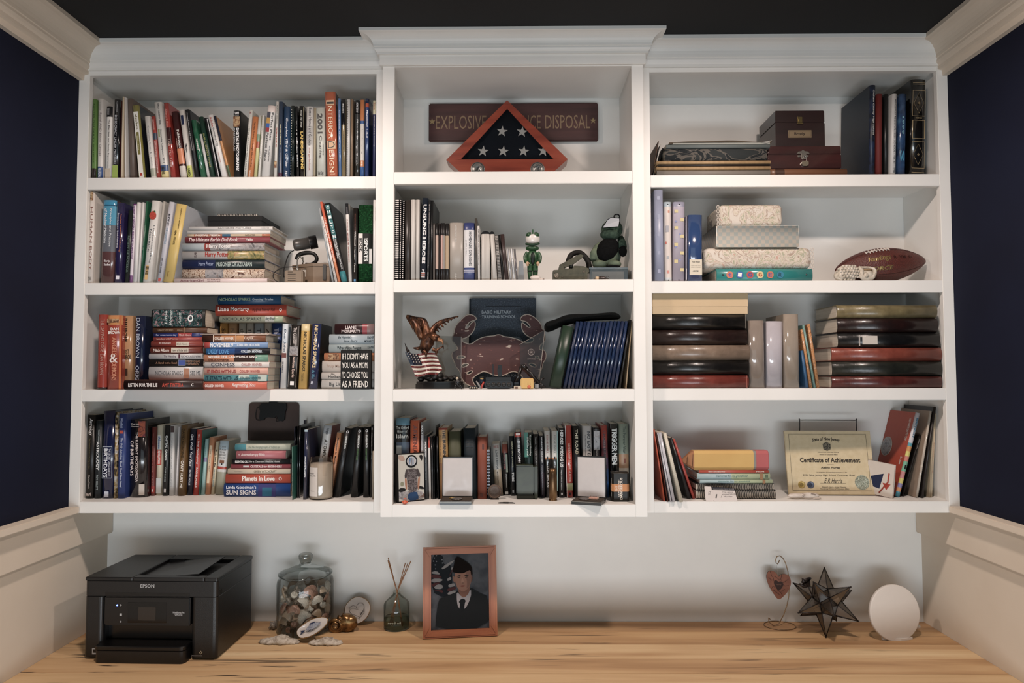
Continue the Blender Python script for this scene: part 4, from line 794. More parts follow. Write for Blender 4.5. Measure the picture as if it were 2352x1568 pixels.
for cx, cz, a0 in ((W-.012, Hh-.012, 0), (-W+.012, Hh-.012, 90)):
    for i in range(5): a = math.radians(a0+i*22.5); pts.append((cx+.012*math.cos(a), cz+.012*math.sin(a)))
pts += [(-W, 0), (W, 0)]
G().prism(pts, 0, .003).make('board', [BRN], t)
g = G(); BLK = mat('0e0f10', rough=.45)
s = W/350
def cpx(x, y): return ((x-765)*s, Hh-(y-85)*s)
body = [(610, 95), (700, 100), (720, 60), (810, 60), (830, 100), (900, 85), (950, 110), (955, 170), (935, 220), (930, 320), (900, 345), (850, 335), (820, 270), (790, 300), (700, 290), (660, 300), (640, 330), (600, 335), (580, 300), (590, 200), (570, 150)]
g.prism([cpx(*p) for p in body], -.012, -.0005)
g.make('clip', [BLK], t)
g = G()
for path in ([(590, 155), (540, 165), (525, 260), (540, 325), (600, 335)], [(820, 290), (815, 350), (880, 335)]):
    g.tube([(cpx(*p)[0], -.006, cpx(*p)[1]) for p in path], .0012, 6)
g.tube([(cpx(765+38*math.cos(a), 78+22*math.sin(a))[0], -.006, cpx(765, 72+22*math.sin(a))[1]) for a in [i*PI/6 for i in range(12)]], .003, 6, closed=True)
g.make('spring_wire', [mat('1a1b1c', rough=.3, metal=.5)], t)
Yd = Yf(1436, 1040)
bk(1016, 1044, 1010, 700, '2c6a5c', 'thin green activity book in front of the lying pile', [('CONQUER THE MATRIX', .3, .85, .3, .7, 'c0dcd0')], Y=Yd, d=.16)
Yd = Yf(1408, 1100)
for i, (a, b, c, yt, hx) in enumerate(((1070, 1086, 1064, 420, '10131c'), (1092, 1110, 1100, 410, '0f1014'), (1114, 1138, 1132, 400, '15161c'))):
    bk(a, b, c, yt, hx, ['thin black folder with blue edge beside the green activity book', 'thin black folder in the middle of three', 'thin black glossy folder next to the slate planets book'][i], [], [], [(.02, .4, .0, .3, '2c4a8a')] if i == 0 else [], Y=Yd, d=.17, gloss=2, name='folder', cat='folder', group='thin black folders on the bottom left shelf')
bk(1163, 1224, 1188, 462, '2a3048', 'slate blue planets book with white capitals', [('AMAZING PLANETS', .38, .68, .3, .65, 'e8ecf0', 'B')], [], [(0, .03, .05, .95, 'a8c0cc')], Y=Yf(1432, 1190), d=.15, gloss=2)
bk(1166, 1186, 1188, 332, '2c2444', 'tall violet folder behind the slate planets book', Y=2.40, d=.02, **FO)
bk(1232, 1262, 1244, 440, '0e1316', 'glossy black magazine file behind the candle', Y=Yf(1400, 1240)+.02, d=.14, gloss=2, **FO)
bk(1330, 1448, 1465, 395, 'd4d0ca', 'white habits book leaning right behind the candle', [('The Life-Changing Book', .04, .13, .3, .75, '3a3c40'), ('ATOMIC', .2, .47, .35, .75, '4c4438', 'B')], [(0, .12, 'b0b4b8')], Y=Yf(1372, 1400), d=.15, back=mat('8a4a3c', rough=.5))
bk(1510, 1580, 1645, 500, 'd98f5c', 'orange meditation book leaning right beside the candle', [('Meditations for Mortals', .08, .5, .35, .7, '2c2018')], Y=Yf(1385, 1500), d=.14)
SG = [(1588, 1680, 1758, 432, 'HARDER PATH', '5c6064'), (1832, 1925, 1918, 425, 'EARLY PATH', '5c8a4c'), (2006, 2096, 2022, 425, 'FAMILY PATH', '5c8a4c'), (2104, 2134, 2122, 395, 'FAMILY PATH', '9aa09c')]
for i, (a, b, c, yt, s1, hx) in enumerate(SG):
    bk(a, b, c, yt, '121213', ['black student guide leaning right with grey subtitle', 'black student guide with green subtitle, left of the twin pair', 'black student guide with green subtitle, right of the twin pair', 'narrow black student guide at the right end'][i], [(s1, .12, .3, .4, .7, 'e0e4e0', 'B'), ('STUDENT GUIDE', .31, .47, .4, .65, hx), ('o', .035, .075, .35, .8, 'd8d8d8', 'H')], Y=Yf(1403, 1900 if i else 1600), d=.15)
bk(2138, 2156, 2146, 760, 'a89c88', 'thin worn beige booklet in the right corner', Y=Yf(1430, 2140), d=.15, gloss=0)
# =========================== second middle shelf
BAY = 'C2'; CR = (890, 430, 6.533)
for i, (a, b, c, yt, n) in enumerate(((100, 168, 115, 180, 'wide black spiral notebook at the left end'), (174, 206, 186, 185, 'narrow black spiral notebook, second from the left end'), (212, 242, 232, 198, 'narrow black spiral notebook, third from the left end'))):
    w = [.92, .8, .8][i]
    bk(a, b, c, yt, '17171a', n, [], [], [(k/40+.008, k/40+.017, 1-w, w, 'e6ddd4') for k in range(39)], group='black spiral notebooks on the second middle shelf', name='spiral_notebook', cat='notebook')
bk(246, 344, 264, 192, '2e2824', 'dark brown binder without lettering', [], [], [(0, 1, .72, .76, '5a4c40')], **BI)
PG2 = ramp_mat('loose_pages', [(.4, 'b8b2aa'), (.6, 'd6d2ca')], scale=1, vec=(500, 5, 5), rough=.8)
for a, b, c, n in ((348, 418, 360, 'left one of two thick white page blocks'), (421, 480, 436, 'right one of two thick white page blocks')):
    bk(a, b, c, 186, PG2, n, gloss=0, name='document_stack', cat='papers', group='white page blocks on the second middle shelf')
bk(484, 580, 520, 158, '15202e', 'tall navy book in bold white block capitals', [('UNSUNG HEROES', .08, .8, .25, .78, 'f2f0ec', 'B'), ('T', .87, .9, .3, .7, 'f0f0f0', 'HB')], [], [(.9+i*.014, .907+i*.014, .2, .8, 'c87a6a' if i % 2 else 'e8e8e8') for i in range(5)], hard=1, gloss=1)
bk(584, 626, 612, 190, '26282a', 'charcoal paperback with speckled spine', [('Special Operations', .05, .3, .3, .7, 'b8b0b0'), ('PATROL', .9, .99, .3, .7, 'c8c8c8')], [], [(.35, .85, .2, .8, ramp_mat('speckle', [(.55, '26282a'), (.7, '8a8a8a')], scale=400))])
bk(630, 672, 650, 195, '121314', 'black paperback right of the speckled one')
bk(678, 711, 680, 536, '6e6660', 'narrow grey brown notebook', [], [(0, .04, '3a3632')])
for a, b, c, yt, hx, n in ((716, 764, 718, 536, 'bfa393', 'pale pink field notebook with black ends'), (768, 792, 768, 540, '2a2422', 'thin black field notebook between the pink ones'), (795, 828, 796, 535, 'c9a296', 'rosy field notebook with black ends'), (831, 861, 830, 536, '9a928a', 'grey field notebook with black ends'), (865, 924, 865, 542, 'b59c7c', 'tan field notebook with black ends')):
    bk(a, b, c, yt, hx, n, [], [(0, .2, '1b1a1a'), (.2, .215, '0c0c0c'), (.8, 1, '1c1a1a')], gloss=1, name='notebook', cat='notebook', group='field notebooks on the second middle shelf', d=.13)  # black end bands put a reflection into the spine colour
bk(930, 1136, 930, 530, 'a9a095', 'wide greige weapons binder with faint white title', [('WEAPONS FILE', .04, .34, .38, .52, 'd8d4cc', 'T'), ('JULY', .88, .99, .38, .52, 'd8d4cc', 'T')], **BI)
bk(1142, 1306, 1142, 532, 'd9d8d8', 'white binder with blue head and foot bands', [('HOMEMADE EXPLOSIVES', .16, .75, .48, .72, '2c2c34', 'T'), ('July 2014, 3rd Edition', .3, .58, .15, .27, '5a5a64', 'T')], [(0, .125, '323e74'), (.78, 1, '3c4a80')], [(.82, .83, 0, 1, 'c8c8d8'), (.85, .86, 0, 1, 'c8c8d8')], **BI)
bk(1310, 1348, 1308, 465, '4c4640', 'tall narrow dark grey binder', **BI)
bk(1352, 1392, 1342, 580, 'dcd9d4', 'slim white tactical manual', [('TAPS CRITICAL OPERATIONS OPERATOR', .06, .72, .35, .7, '4a4a4c', 'B')])
for a, b, c, yt, n in ((1406, 1560, 1400, 700, 'left of two white page binders with black round top'), (1568, 1650, 1522, 705, 'right of two white page binders with black round top')):
    def cap(root, T, L):
        g = G(); pts = [(T*.5+T*.55*math.cos(a_), L+.0005+.009*math.sin(a_)) for a_ in [i*PI/10 for i in range(11)]]
        g.prism(pts, .004, .1); g.make('round_clamp', [mat('0d0e10', rough=.4)], root)
    bk(a, b, c, yt, PG2, n, gloss=0, name='clamp_binder', cat='binder', group='clamp binders on the second middle shelf', extra=cap, d=.12)
bk(1662, 1715, 1606, 715, 'a8a39c', 'silver spiral pad leaning left', [], [], [(k/30+.01, k/30+.022, .05, .9, '2c2a2a') for k in range(29)], **SN)
bk(1722, 1752, 1660, 712, '111112', 'thin black notebook leaning left beside the brown one', **NO)
bk(1760, 1824, 1690, 705, '3b2a28', 'dark brown leather journal leaning left', hard=1, gloss=1, **NO)
for a, b, c, yt, n, hx in ((1836, 1870, 1786, 925, 'left disc case in the leaning trio', 'b8b8ba'), (1882, 1922, 1838, 925, 'middle disc case in the leaning trio with white spine', 'dcdcdc'), (1930, 1960, 1892, 925, 'right disc case in the leaning trio, dark', '6c6668')):
    bk(a, b, c, yt, hx, n, [('DATA DISC', .3, .8, .35, .6, '8a8a8c')] if hx == 'dcdcdc' else [], [], [(0, 1, .0, .15, '4c4c50'), (0, 1, .85, 1, '4c4c50')], gloss=2, name='disc_case', cat='disc case', group='disc cases on the second middle shelf', d=.12, pages=False)
flush()
def zat(x, y, Y): return at(x, y, Y).z
def xat(x, Y, Z): return Xat(x, Y, Z)
z2 = ZT[1]; CR = (1160, 430, 6.532)
Y = 2.20; xa = Xat(1160+190/6.532, Y, z2); xb = Xat(1160+290/6.532, Y, z2); h = zat(1195, 430+1104/6.532, Y)-z2
t = thing('bookend', lab('pale grey plastic bookend block beside the toy figure'), 'bookend', ((xa+xb)/2, Y, z2+.0002)); w2 = (xb-xa)/2
g = G(); g.prism([(-w2, 0), (w2, 0), (w2*.62, h), (-w2*.62, h)], 0, .09); g.make('block', [mat('9da1a4', rough=.35)], t)
Y = 2.215; cx = Xat(1160+415/6.532, Y, z2); hF = zat(1225, 430+660/6.532, Y)-z2
t = thing('toy_figure', lab('toy pilot figure in green suit with oversized white helmet'), 'figurine', (cx, Y, z2+.0002))
k = hF/.725  # world per 1000 crop units approx
u = hF/730.0
GRN = ramp_mat('toy_green', [(.35, '1c4224'), (.65, '2a5a30')], scale=60, rough=.4); SKN = mat('c9a27c', rough=.5); WHT = mat('e8e0d8', rough=.3, coat=.5); DK = mat('16211a', rough=.5); BK = mat('121214', rough=.5)
def L2(x, y, dy=0): return Vector(((x-415)*u, dy, (1388-y)*u))
g = G(); g.ball(L2(417, 770), (103*u, 95*u, 100*u), 3); g.make('helmet', [WHT], t)
g = G()
for s in (-1, 1):
    g.ball(L2(417+s*46, 722), (52*u, 92*u, 52*u), 2)
g.box(-8*u, -88*u, (1388-712)*u, 12*u, -60*u, (1388-652)*u); g.make('helmet_stripe', [GRN], t)
g = G(); pts = []
g.tube([L2(320, 850, -60*u), L2(360, 862, -85*u), L2(417, 868, -95*u), L2(470, 858, -85*u), L2(505, 845, -60*u)], 17*u, 8); g.make('visor_rim', [mat('1e3c26', rough=.4)], t)
g = G(); g.ball(L2(412, 905), (100*u, 85*u, 42*u), 2); g.make('collar', [GRN], t)
g = G(); g.ball(L2(412, 1040), (84*u, 62*u, 125*u), 2); g.make('torso', [GRN], t)
g = G(); g.ball(L2(415, 1050, -22*u), (42*u, 52*u, 105*u), 2); g.make('vest', [DK], t)
for s in (-1, 1):
    a = thing  # arms
    g = G(); g.tube([L2(415+s*70, 960), L2(415+s*102, 1020), L2(415+s*98, 1090, -.004), L2(415+s*78, 1120, -.012)], [28*u, 32*u, 28*u, 22*u], 10); ar = g.make('arm', [GRN], t)
    g = G(); g.ball(L2(415+s*75, 1128, -.013), (24*u, 22*u, 26*u), 2)
    for f in range(4): g.tube([L2(415+s*(58+f*10), 1135, -.014), L2(415+s*(60+f*10), 1165+f % 2*4, -.015)], 5*u, 6)
    g.tube([L2(415+s*55, 1120, -.016), L2(415+s*44, 1140, -.018)], 5*u, 6); g.make('hand', [SKN], t)
    g = G(); g.tube([L2(415+s*36, 1130), L2(415+s*38, 1220), L2(415+s*36, 1300), L2(415+s*34, 1350)], [42*u, 38*u, 33*u, 28*u], 12); g.make('leg', [GRN], t)
    g = G(); g.ball(L2(415+s*38, 1235, -22*u), (28*u, 20*u, 22*u), 2); g.make('knee_pad', [DK], t)
    g = G(); g.ball(L2(415+s*36, 1368, -16*u), (34*u, 52*u, 20*u), 2); g.make('boot', [BK], t)
t = thing('bone_figurine', lab('small white toy base piece at the feet of the pilot figure'), 'figurine', (Xat(1160+455/6.532, 2.165, z2), 2.17, z2+.0002))
g = G(); g.ball((0, 0, 35*u), (75*u, 45*u, 35*u), 3, jit=.05); g.ball((65*u, 0, 14*u), (55*u, 25*u, 13*u), 2); g.make('body', [mat('dccfc4', rough=.4)], t)
g = G(); g.ball((110*u, 0, 16*u), (18*u, 12*u, 9*u), 2); g.make('tip', [mat('8a7466', rough=.5)], t)
Y0 = 2.185; OLV = ramp_mat('olive_steel', [(.3, '3a3a2a'), (.6, '4c4a36'), (.75, '5c5644')], scale=70, rough=.45, bump=.2)
xa = Xat(1160+720/6.532, Y0, z2); xb = Xat(1160+1262/6.532, Y0, z2); uu = (xb-xa)/542
t = thing('blasting_machine', lab('olive green hand blasting machine with raised lever and black strap'), 'military device', ((xa+xb)/2, Y0, z2+.0002))
def q(x, y): return ((x-991)*uu, (1388-y)*uu)
g = G(); g.prism([q(722, 1386), q(722, 1232), q(735, 1225), q(805, 1222), q(812, 1170), q(830, 1135), q(870, 1140), q(890, 1200), q(1010, 1205), q(1040, 1160), q(1180, 1170), q(1255, 1205), q(1265, 1250), q(1238, 1280), q(1238, 1386)], 0, .045); g.make('housing', [OLV], t)
g = G(); g.prism([q(820, 1140), q(1100, 990), q(1140, 980), q(1180, 990), q(1185, 1015), q(1040, 1120), q(880, 1190)], .012, .030); g.make('lever', [OLV], t)
g = G(); T_ = Matrix.Translation((q(1000, 0)[0], .02, q(0, 1200)[1])); g.lathe([(36*uu, 0), (38*uu, 90*uu), (20*uu, 95*uu)], 20, T=T_); g.make('plunger', [mat('1a1c1a', rough=.4)], t)
g = G(); R90 = Matrix.Rotation(PI/2, 4, 'X')
for (x, y, r, m_) in ((772, 1310, 36, 0), (1185, 1250, 16, 0), (742, 1254, 8, 0), (862, 1330, 8, 0), (1165, 1352, 8, 0)):
    T_ = Matrix.Translation((q(x, y)[0], 0, q(x, y)[1])) @ R90
    g.lathe([(r*uu, -.001), (r*uu, .003), (r*uu*.6, .004), (r*uu*.5, .002), (r*uu*.2, .002), (r*uu*.15, .006), (.0001, .006)], 16, T=T_)
g.make('screw', [mat('8a8070', rough=.35, metal=.7)], t)
g = G(); g.tube([Vector((q(965, 1060)[0], .055, q(0, 1060)[1])), Vector((q(1010, 0)[0], .06, q(0, 960)[1])), Vector((q(1080, 0)[0], .06, q(0, 920)[1])), Vector((q(1160, 0)[0], .06, q(0, 920)[1])), Vector((q(1240, 0)[0], .06, q(0, 990)[1])), Vector((q(1285, 0)[0], .06, q(0, 1080)[1])), Vector((q(1280, 0)[0], .055, q(0, 1180)[1])), Vector((q(1180, 0)[0], .05, q(0, 1230)[1]))], .0085, 10); g.make('strap', [mat('17130f', rough=.7)], t)
Yt = 2.195; xa = Xat(1160+1268/6.532, Yt, z2); xb = min(Xat(1160+1845/6.532, Yt, z2), PANX['C'][1]-.001); zt_ = zat(1400, 430+1200/6.532, Yt)
t = thing('plastic_box', lab('clear flat plastic box full of white packets, under the bear'), 'box', ((xa+xb)/2, Yt, z2+.0002)); w2 = (xb-xa)/2; hh = zt_-z2
GL = thin_glass('clear_plastic', 'e4e2de', rough=.1, base=.12)
g = G(); th_ = .0012
for bx in ((-w2, 0, 0, w2, .16, th_), (-w2, 0, th_, -w2+th_, .16, hh-.006), (w2-th_, 0, th_, w2, .16, hh-.006), (-w2+th_, 0, th_, w2-th_, th_, hh-.006), (-w2+th_, .16-th_, th_, w2-th_, .16, hh-.006)): g.box(*bx)
g.make('tray', [GL], t)
g = G(); g.box(-w2-.0008, -.0008, hh-.0058, w2+.0008, .161, hh, bev=.001); g.make('lid', [thin_glass('lid_plastic', 'e8e6e2', rough=.2, base=.35)], t)
g = G()
for i in range(5):
    y_ = .003+i*.026; g.box(-w2*.85+i*.003, y_, th_+.0003, w2*.8, y_+.003, hh*.7, )
g.make('white_packets', [mat('cfc9c2', rough=.5)], t)
t = thing('detonator_spool', lab('small brown and cream spool in front of the clear box'), 'spool', (Xat(1160+1440/6.532, 2.172, z2), 2.18, z2+.0002+.0065))
g = G(); Rz = Matrix.Rotation(PI/2, 4, 'Y')
g.lathe([(.0045, -.016), (.0055, -.016), (.0055, -.006), (.0045, -.006)], 16, T=Rz); g.make('cream_end', [mat('d8bc94')], t)
g = G(); g.lathe([(.0062, -.0058), (.0064, .0), (.0058, .004), (.0063, .010), (.003, .016), (.0001, .026)], 16, T=Rz); g.make('brown_body', [mat('2c1c14', rough=.35)], t)
g = G(); g.tube([(.016, 0, .004), (.02, 0, .006), (.026, 0, .003), (.022, 0, -.003)], .0006, 5); g.make('wire', [mat('3a2a20')], t)
zb_ = zt_+.0003; Yb_ = 2.262; ub = (Xat(1160+1800/6.532, Yb_, zb_)-Xat(1160+1260/6.532, Yb_, zb_))/540
t = thing('teddy_bear', lab('green plush bear in bomb suit with visor, on the clear box'), 'soft toy', (Xat(1160+1560/6.532, Yb_, zb_), Yb_, zb_))
FUR = ramp_mat('green_plush', [(.3, '26352c'), (.6, '3c5043'), (.75, '5a6a52')], scale=90, rough=.95, bump=.8)
FUR2 = ramp_mat('sage_plush', [(.3, '4a5a4c'), (.6, '66745e'), (.8, '7a846a')], scale=40, rough=.95, bump=.6)
BLKF = ramp_mat('black_plush', [(.3, '070808'), (.7, '101112')], scale=200, rough=.95, bump=.5)
def b3(x, y, dy=0): return Vector(((x-1560)*ub, dy, (1188-y)*ub))
g = G(); g.ball(b3(1510, 975), (230*ub, 150*ub, 235*ub), 3, jit=.02, T=Matrix.Translation(b3(1510, 975)) @ Matrix.Rotation(.35, 4, 'Y') @ Matrix.Translation(-b3(1510, 975))); g.make('body', [FUR2], t)
g = G(); g.ball(b3(1525, 900, -.012), (160*ub, 150*ub, 215*ub), 3, T=Matrix.Translation(b3(1525, 900)) @ Matrix.Rotation(.55, 4, 'Y') @ Matrix.Translation(-b3(1525, 900))); g.make('black_vest', [BLKF], t)
g = G(); g.ball(b3(1610, 570), (160*ub, 145*ub, 150*ub), 3, jit=.02); g.make('head', [FUR], t)
g = G(); g.ball(b3(1575, 660, -.012), (150*ub, 120*ub, 85*ub), 3, jit=.03); g.make('muzzle', [FUR], t)
g = G()
vp = [(1452, 585), (1460, 555), (1520, 465), (1560, 440), (1690, 440), (1700, 470), (1680, 570)]
g.add([b3(x, y, -.0485*(.6+.4*math.cos((x-1580)/130))) for x, y in vp], [tuple(range(len(vp)))]); g.add([b3(x, y, -.0470*(.6+.4*math.cos((x-1580)/130))) for x, y in vp], [tuple(range(len(vp)-1, -1, -1))])
g.make('visor', [mat('b4b6bc', rough=.15, coat=.5)], t)
g = G(); g.tube([b3(x, y, -.0485*(.6+.4*math.cos((x-1580)/130))) for x, y in vp], .0012, 6, closed=True); g.make('visor_rim', [BLKF], t)
g = G(); g.tube([b3(1677+42*math.cos(a), 385+33*math.sin(a), -.01) for a in [i*PI/7 for i in range(14)]], .0022, 6, closed=True); g.make('hanging_loop', [mat('0c0c0e')], t)
g = G(); g.tube([b3(1735, 690), b3(1750, 780, -.01), b3(1755, 860, -.02)], [45*ub, 60*ub, 62*ub], 12); g.make('arm', [FUR], t)
g = G(); g.ball(b3(1755, 920, -.024), (60*ub, 55*ub, 85*ub), 3); g.make('glove', [BLKF], t)
g = G(); g.tube([b3(1400, 850), b3(1330, 950, -.01), b3(1305, 1040, -.02)], [70*ub, 62*ub, 50*ub], 12); g.make('arm', [FUR2], t)
for x in (1400, 1620): g = G(); g.ball(b3(x, 1120, -.03), (105*ub, 110*ub, 62*ub), 3, jit=.02); g.make('leg', [FUR2], t)
g = G(); g.ball(b3(1590, 1168, -.058), (110*ub, 22*ub, 18*ub), 2); g.make('sole', [BLKF], t)

# =========================== top middle shelf: sign and flag case
BAY = 'C1'; z1 = ZT[0]; CR = (900, 170, 4.2)
def c1(x, y, Y): return at(900+x/4.2, 170+y/4.2, Y)
Ys = YB-.022
A = c1(355, 648, Ys); B = c1(1990, 275, Ys)
t = thing('wooden_sign', lab('long dark red wooden sign with tan stencilled capitals and stars'), 'sign', ((A.x+B.x)/2, Ys, A.z)); w2 = (B.x-A.x)/2; hh = B.z-A.z
RW = ramp_mat('dark_red_wood', [(.3, '3a1c1a'), (.55, '4c2724'), (.75, '5c3430')], scale=3, vec=(1, 4, 14), detail=6, rough=.55)
G().box(-w2, 0, 0, w2, .016, hh, bev=.003).make('board', [RW], t)
TAN = mat('8f7558', rough=.7, var=0)
def stars(pts, r, y, rot=0):
    g = G()
    for cx, cz in pts:
        v = [(cx+(r if i % 2 == 0 else r*.4)*math.sin(i*PI/5+rot), y, cz+(r if i % 2 == 0 else r*.4)*math.cos(i*PI/5+rot)) for i in range(10)]
        g.add(v+[(cx, y-.0008, cz)], [(i, 10, (i+1) % 10) for i in range(10)])
    return g
def sx(x): return ((x-355)/(1990-355)*2-1)*w2
for s, a, b, z0_ in (('EXPLOSIVE', 425, 912, 0), ('ORDNANCE', 935, 1435, 0), ('DISPOSAL', 1478, 1912, 0)):
    g = G(); put_text(g, s, (sx(a), -.0006, hh*.315), (sx(b)-sx(a), 0, 0), (0, 0, hh*.36), 0, .0); g.make('stencil_lettering', [TAN], t)
for x in (388, 1940): stars([(sx(x), hh*.52)], hh*.09, -.0006).make('stencil_star', [mat('9c8458', rough=.7, var=0)], t)
Yc_ = 2.30; ZO = z1
def fc(x, y): p = c1(x, y, Yc_); return Vector((p.x, p.z))
apex = fc(1112, 252); lf = fc(525, 828); rt = fc(1698, 822)
slope = (lf.x-fc(648, 938).x)/(lf.y-fc(648, 938).y)
bl = Vector((lf.x-slope*(lf.y-z1), z1)); br = Vector((rt.x+slope*(rt.y-z1), z1))
ox, oz = apex.x, z1
t = thing('flag_case', lab('triangular cherry wood case holding a folded flag with white stars'), 'display case', (ox, Yc_, z1+.0002))
CHW = ramp_mat('cherry_wood', [(.3, '7a2c18'), (.5, '94391f'), (.75, 'a84c2c')], scale=2.5, vec=(1.5, 4, 12), detail=6, dist=.6, rough=.3, coat=.3)
def r2(v): return (v.x-ox, v.y-oz)
lw = .0165
ap, l_, r_ = r2(apex), r2(lf), r2(rt); b1, b2 = r2(bl), r2(br)
inn_top = (0, ap[1]-lw*1.42); inl = (l_[0]+lw*2.3, l_[1]+.001); inr = (r_[0]-lw*2.3, r_[1]+.001)
D_ = .075
def rail(p0, p1, q1, q0, name):
    g = G(); g.prism([p0, p1, q1, q0], 0, D_); o = g.make(name, [CHW], t); return o
rail(l_, ap, inn_top, inl, 'frame_rail'); rail(ap, r_, inr, inn_top, 'frame_rail')
g = G(); g.prism([b1, b2, r_, l_], -.002, D_); g.make('base_block', [CHW], t)
g = G(); e = .004
g.prism([inl, inn_top, (inn_top[0], inn_top[1]-e*1.4), (inl[0]+e*2.4, inl[1]+.0002)], -.0012, .003); g.prism([inn_top, inr, (inr[0]-e*2.4, inr[1]+.0002), (inn_top[0], inn_top[1]-e*1.4)], -.0012, .003)
g.make('inner_bead', [CHW], t)
NV = ramp_mat('navy_cotton', [(.3, '10151c'), (.7, '1c232e')], scale=6, vec=(1, 1, 1), rough=.85, bump=.6)
g = G(); a_, b_, c_ = inl, inn_top, inr; nx = 14; vs = []; fs = []
idx = {}
for i in range(nx+1):
    for j in range(nx+1-i):
        k_ = nx-i-j; x = (a_[0]*i+b_[0]*j+c_[0]*k_)/nx; z_ = (a_[1]*i+b_[1]*j+c_[1]*k_)/nx
        edge = min(i, j, k_)/nx; idx[i, j] = len(vs); vs.append((x, .016-.010*min(1, edge*5)+.0015*math.sin(x*60+z_*40), z_))
for i in range(nx):
    for j in range(nx-i):
        fs.append((idx[i, j], idx[i, j+1], idx[i+1, j]))
        if (i+1, j+1) in idx: fs.append((idx[i+1, j], idx[i, j+1], idx[i+1, j+1]))
g.add(vs, fs, 0, True); g.make('folded_flag', [NV], t)
WS = mat('c9c8c2', rough=.8)
for (x, y) in ((1063, 550), (1257, 555), (880, 742), (1075, 742), (1272, 742), (1462, 740)):
    p = fc(x, y); stars([(p.x-ox, p.y-oz)], .0192, .0035, .12).make('star', [WS], t)
g = G(); g.prism([inl, inn_top, inr], .0006, .0016); g.make('glass_pane', [thin_glass('case_pane', 'fbfbfb', base=.02)], t)
SIL = mat('8c8c88', rough=.3, metal=.7); SD = mat('3a3c40', rough=.4, metal=.4); RD = mat('7a3038')
for (x, y, k_) in ((828, 918, 0), (1405, 918, 1)):
    p = fc(x, y); pz = p.y-oz; px = p.x-ox
    T_ = Matrix.Translation((px, -.002, pz)) @ Matrix.Rotation(PI/2, 4, 'X')
    m_ = G().lathe([(.023, 0), (.023, .0015), (.0218, .002), (.0185, .002), (.018, .0012), (.0001, .0012)], 32, T=T_, cap=False).make('medallion', [SIL], t)
    g = G(); g.lathe([(.0212, .0021), (.0212, .0023), (.019, .0023), (.019, .0021)], 32, T=T_, cap=False)
    random.seed(4+k_)
    for i in range(9):
        a = i*.7; r = .013*random.random(); g.tube([(px+r*math.cos(a)-.003, -.0036, pz+r*math.sin(a)-.003), (px+r*math.cos(a+1)*.9, -.0038, pz+r*math.sin(a+1)), (px+r*math.cos(a)+.003, -.0036, pz+r*math.sin(a)+.004)], .0006, 5)
    g.make('relief', [SD], t)

# =========================== third middle shelf
BAY = 'C3'; z3 = ZT[2]; CR = (900, 670, 6.357)
def c3(x, y, Y): return at(900+x/6.357, 670+y/6.357, Y)
yb_ = 2.375; A = c3(1125, 755, yb_); B = c3(2105, 92, yb_+.03)
zb0 = z3; W_ = (c3(2105, 500, 2.39).x-c3(1125, 500, 2.39).x); H_ = B.z-z3
t = thing('yearbook', lab('large dark blue training yearbook standing cover forward behind the crab'), 'book', (c3(1125, 500, 2.39).x, yb_, z3+.0022), (-.10, 0, 0))
DB = ramp_mat('blue_pebbled_cover', [(.35, '1e2a38'), (.55, '2e3c4c'), (.7, '52606c')], scale=260, detail=4, rough=.45, bump=.4)
g = G(); g.box(.006, 0, 0, W_, .0025, H_, bev=.0008); g.make('front_cover', [DB], t)
g = G(); g.box(0, .0, 0, .0055, .016, H_, bev=.0015); g.make('spine', [mat('131d29', rough=.4)], t)
g = G(); g.box(.006, .0028, .003, W_-.003, .0135, H_-.003); g.make('page_block', [PAGES], t)
g = G(); g.box(.006, .0138, 0, W_, .016, H_, bev=.0008); g.make('back_cover', [DB], t)
def wx(x): return (x-1125)/980*W_
def wz(y): return H_*(1-(y-92)/(1420-92))
SLV = mat('aab4bc', rough=.4, metal=.3, var=0)
for s, a, b, c, d_ in (('BASIC MILITARY', 1310, 1745, 328, 282), ('TRAINING SCHOOL', 1312, 1810, 398, 352), ('AIR FORCE', 1660, 1870, 1270, 1232)):
    g = G(); put_text(g, s, (wx(a), -.0004, wz(c)), (wx(b)-wx(a), 0, 0), (0, 0, wz(d_)-wz(c))); g.make('lettering', [SLV], t)
g = G(); put_text(g, '~~~~~~~~~~~~~~~~', (wx(1370), -.0004, wz(225)), (wx(1890)-wx(1370), 0, 0), (0, 0, .004)); g.make('lettering', [mat('101820', var=0)], t)
g = G(); cxs, czs = wx(1830), wz(760); n_ = 36
for r0, r1, yy in ((.0165, .0175, -.0005), (.010, .0108, -.0005)):
    vs = [(cxs+r*math.cos(2*PI*i/n_), yy, czs+r*math.sin(2*PI*i/n_)) for r in (r0, r1) for i in range(n_)]
    g.add(vs, [(i, (i+1) % n_, (i+1) % n_+n_, i+n_) for i in range(n_)])
for i in range(12):
    a = PI*.1+i*PI*.8/11; g.box(-.0006, -.0006, .0118, .0006, -.0004, .0155, T=Matrix.Translation((cxs, 0, czs)) @ Matrix.Rotation(a-PI/2, 4, 'Y'))
g.make('seal', [SLV], t)
Yq = 2.30; RUST = ramp_mat('chipped_red_paint', [(.0, '4e2826'), (.60, '5c302b'), (.635, '7a4038'), (.65, 'b8a898'), (1, 'c0b2a4')], tex='noise', scale=42, vec=(1, 1, 2.2), detail=5, rough=.5, const=True, bump=.3)
EDGE = mat('b3a698', rough=.6)
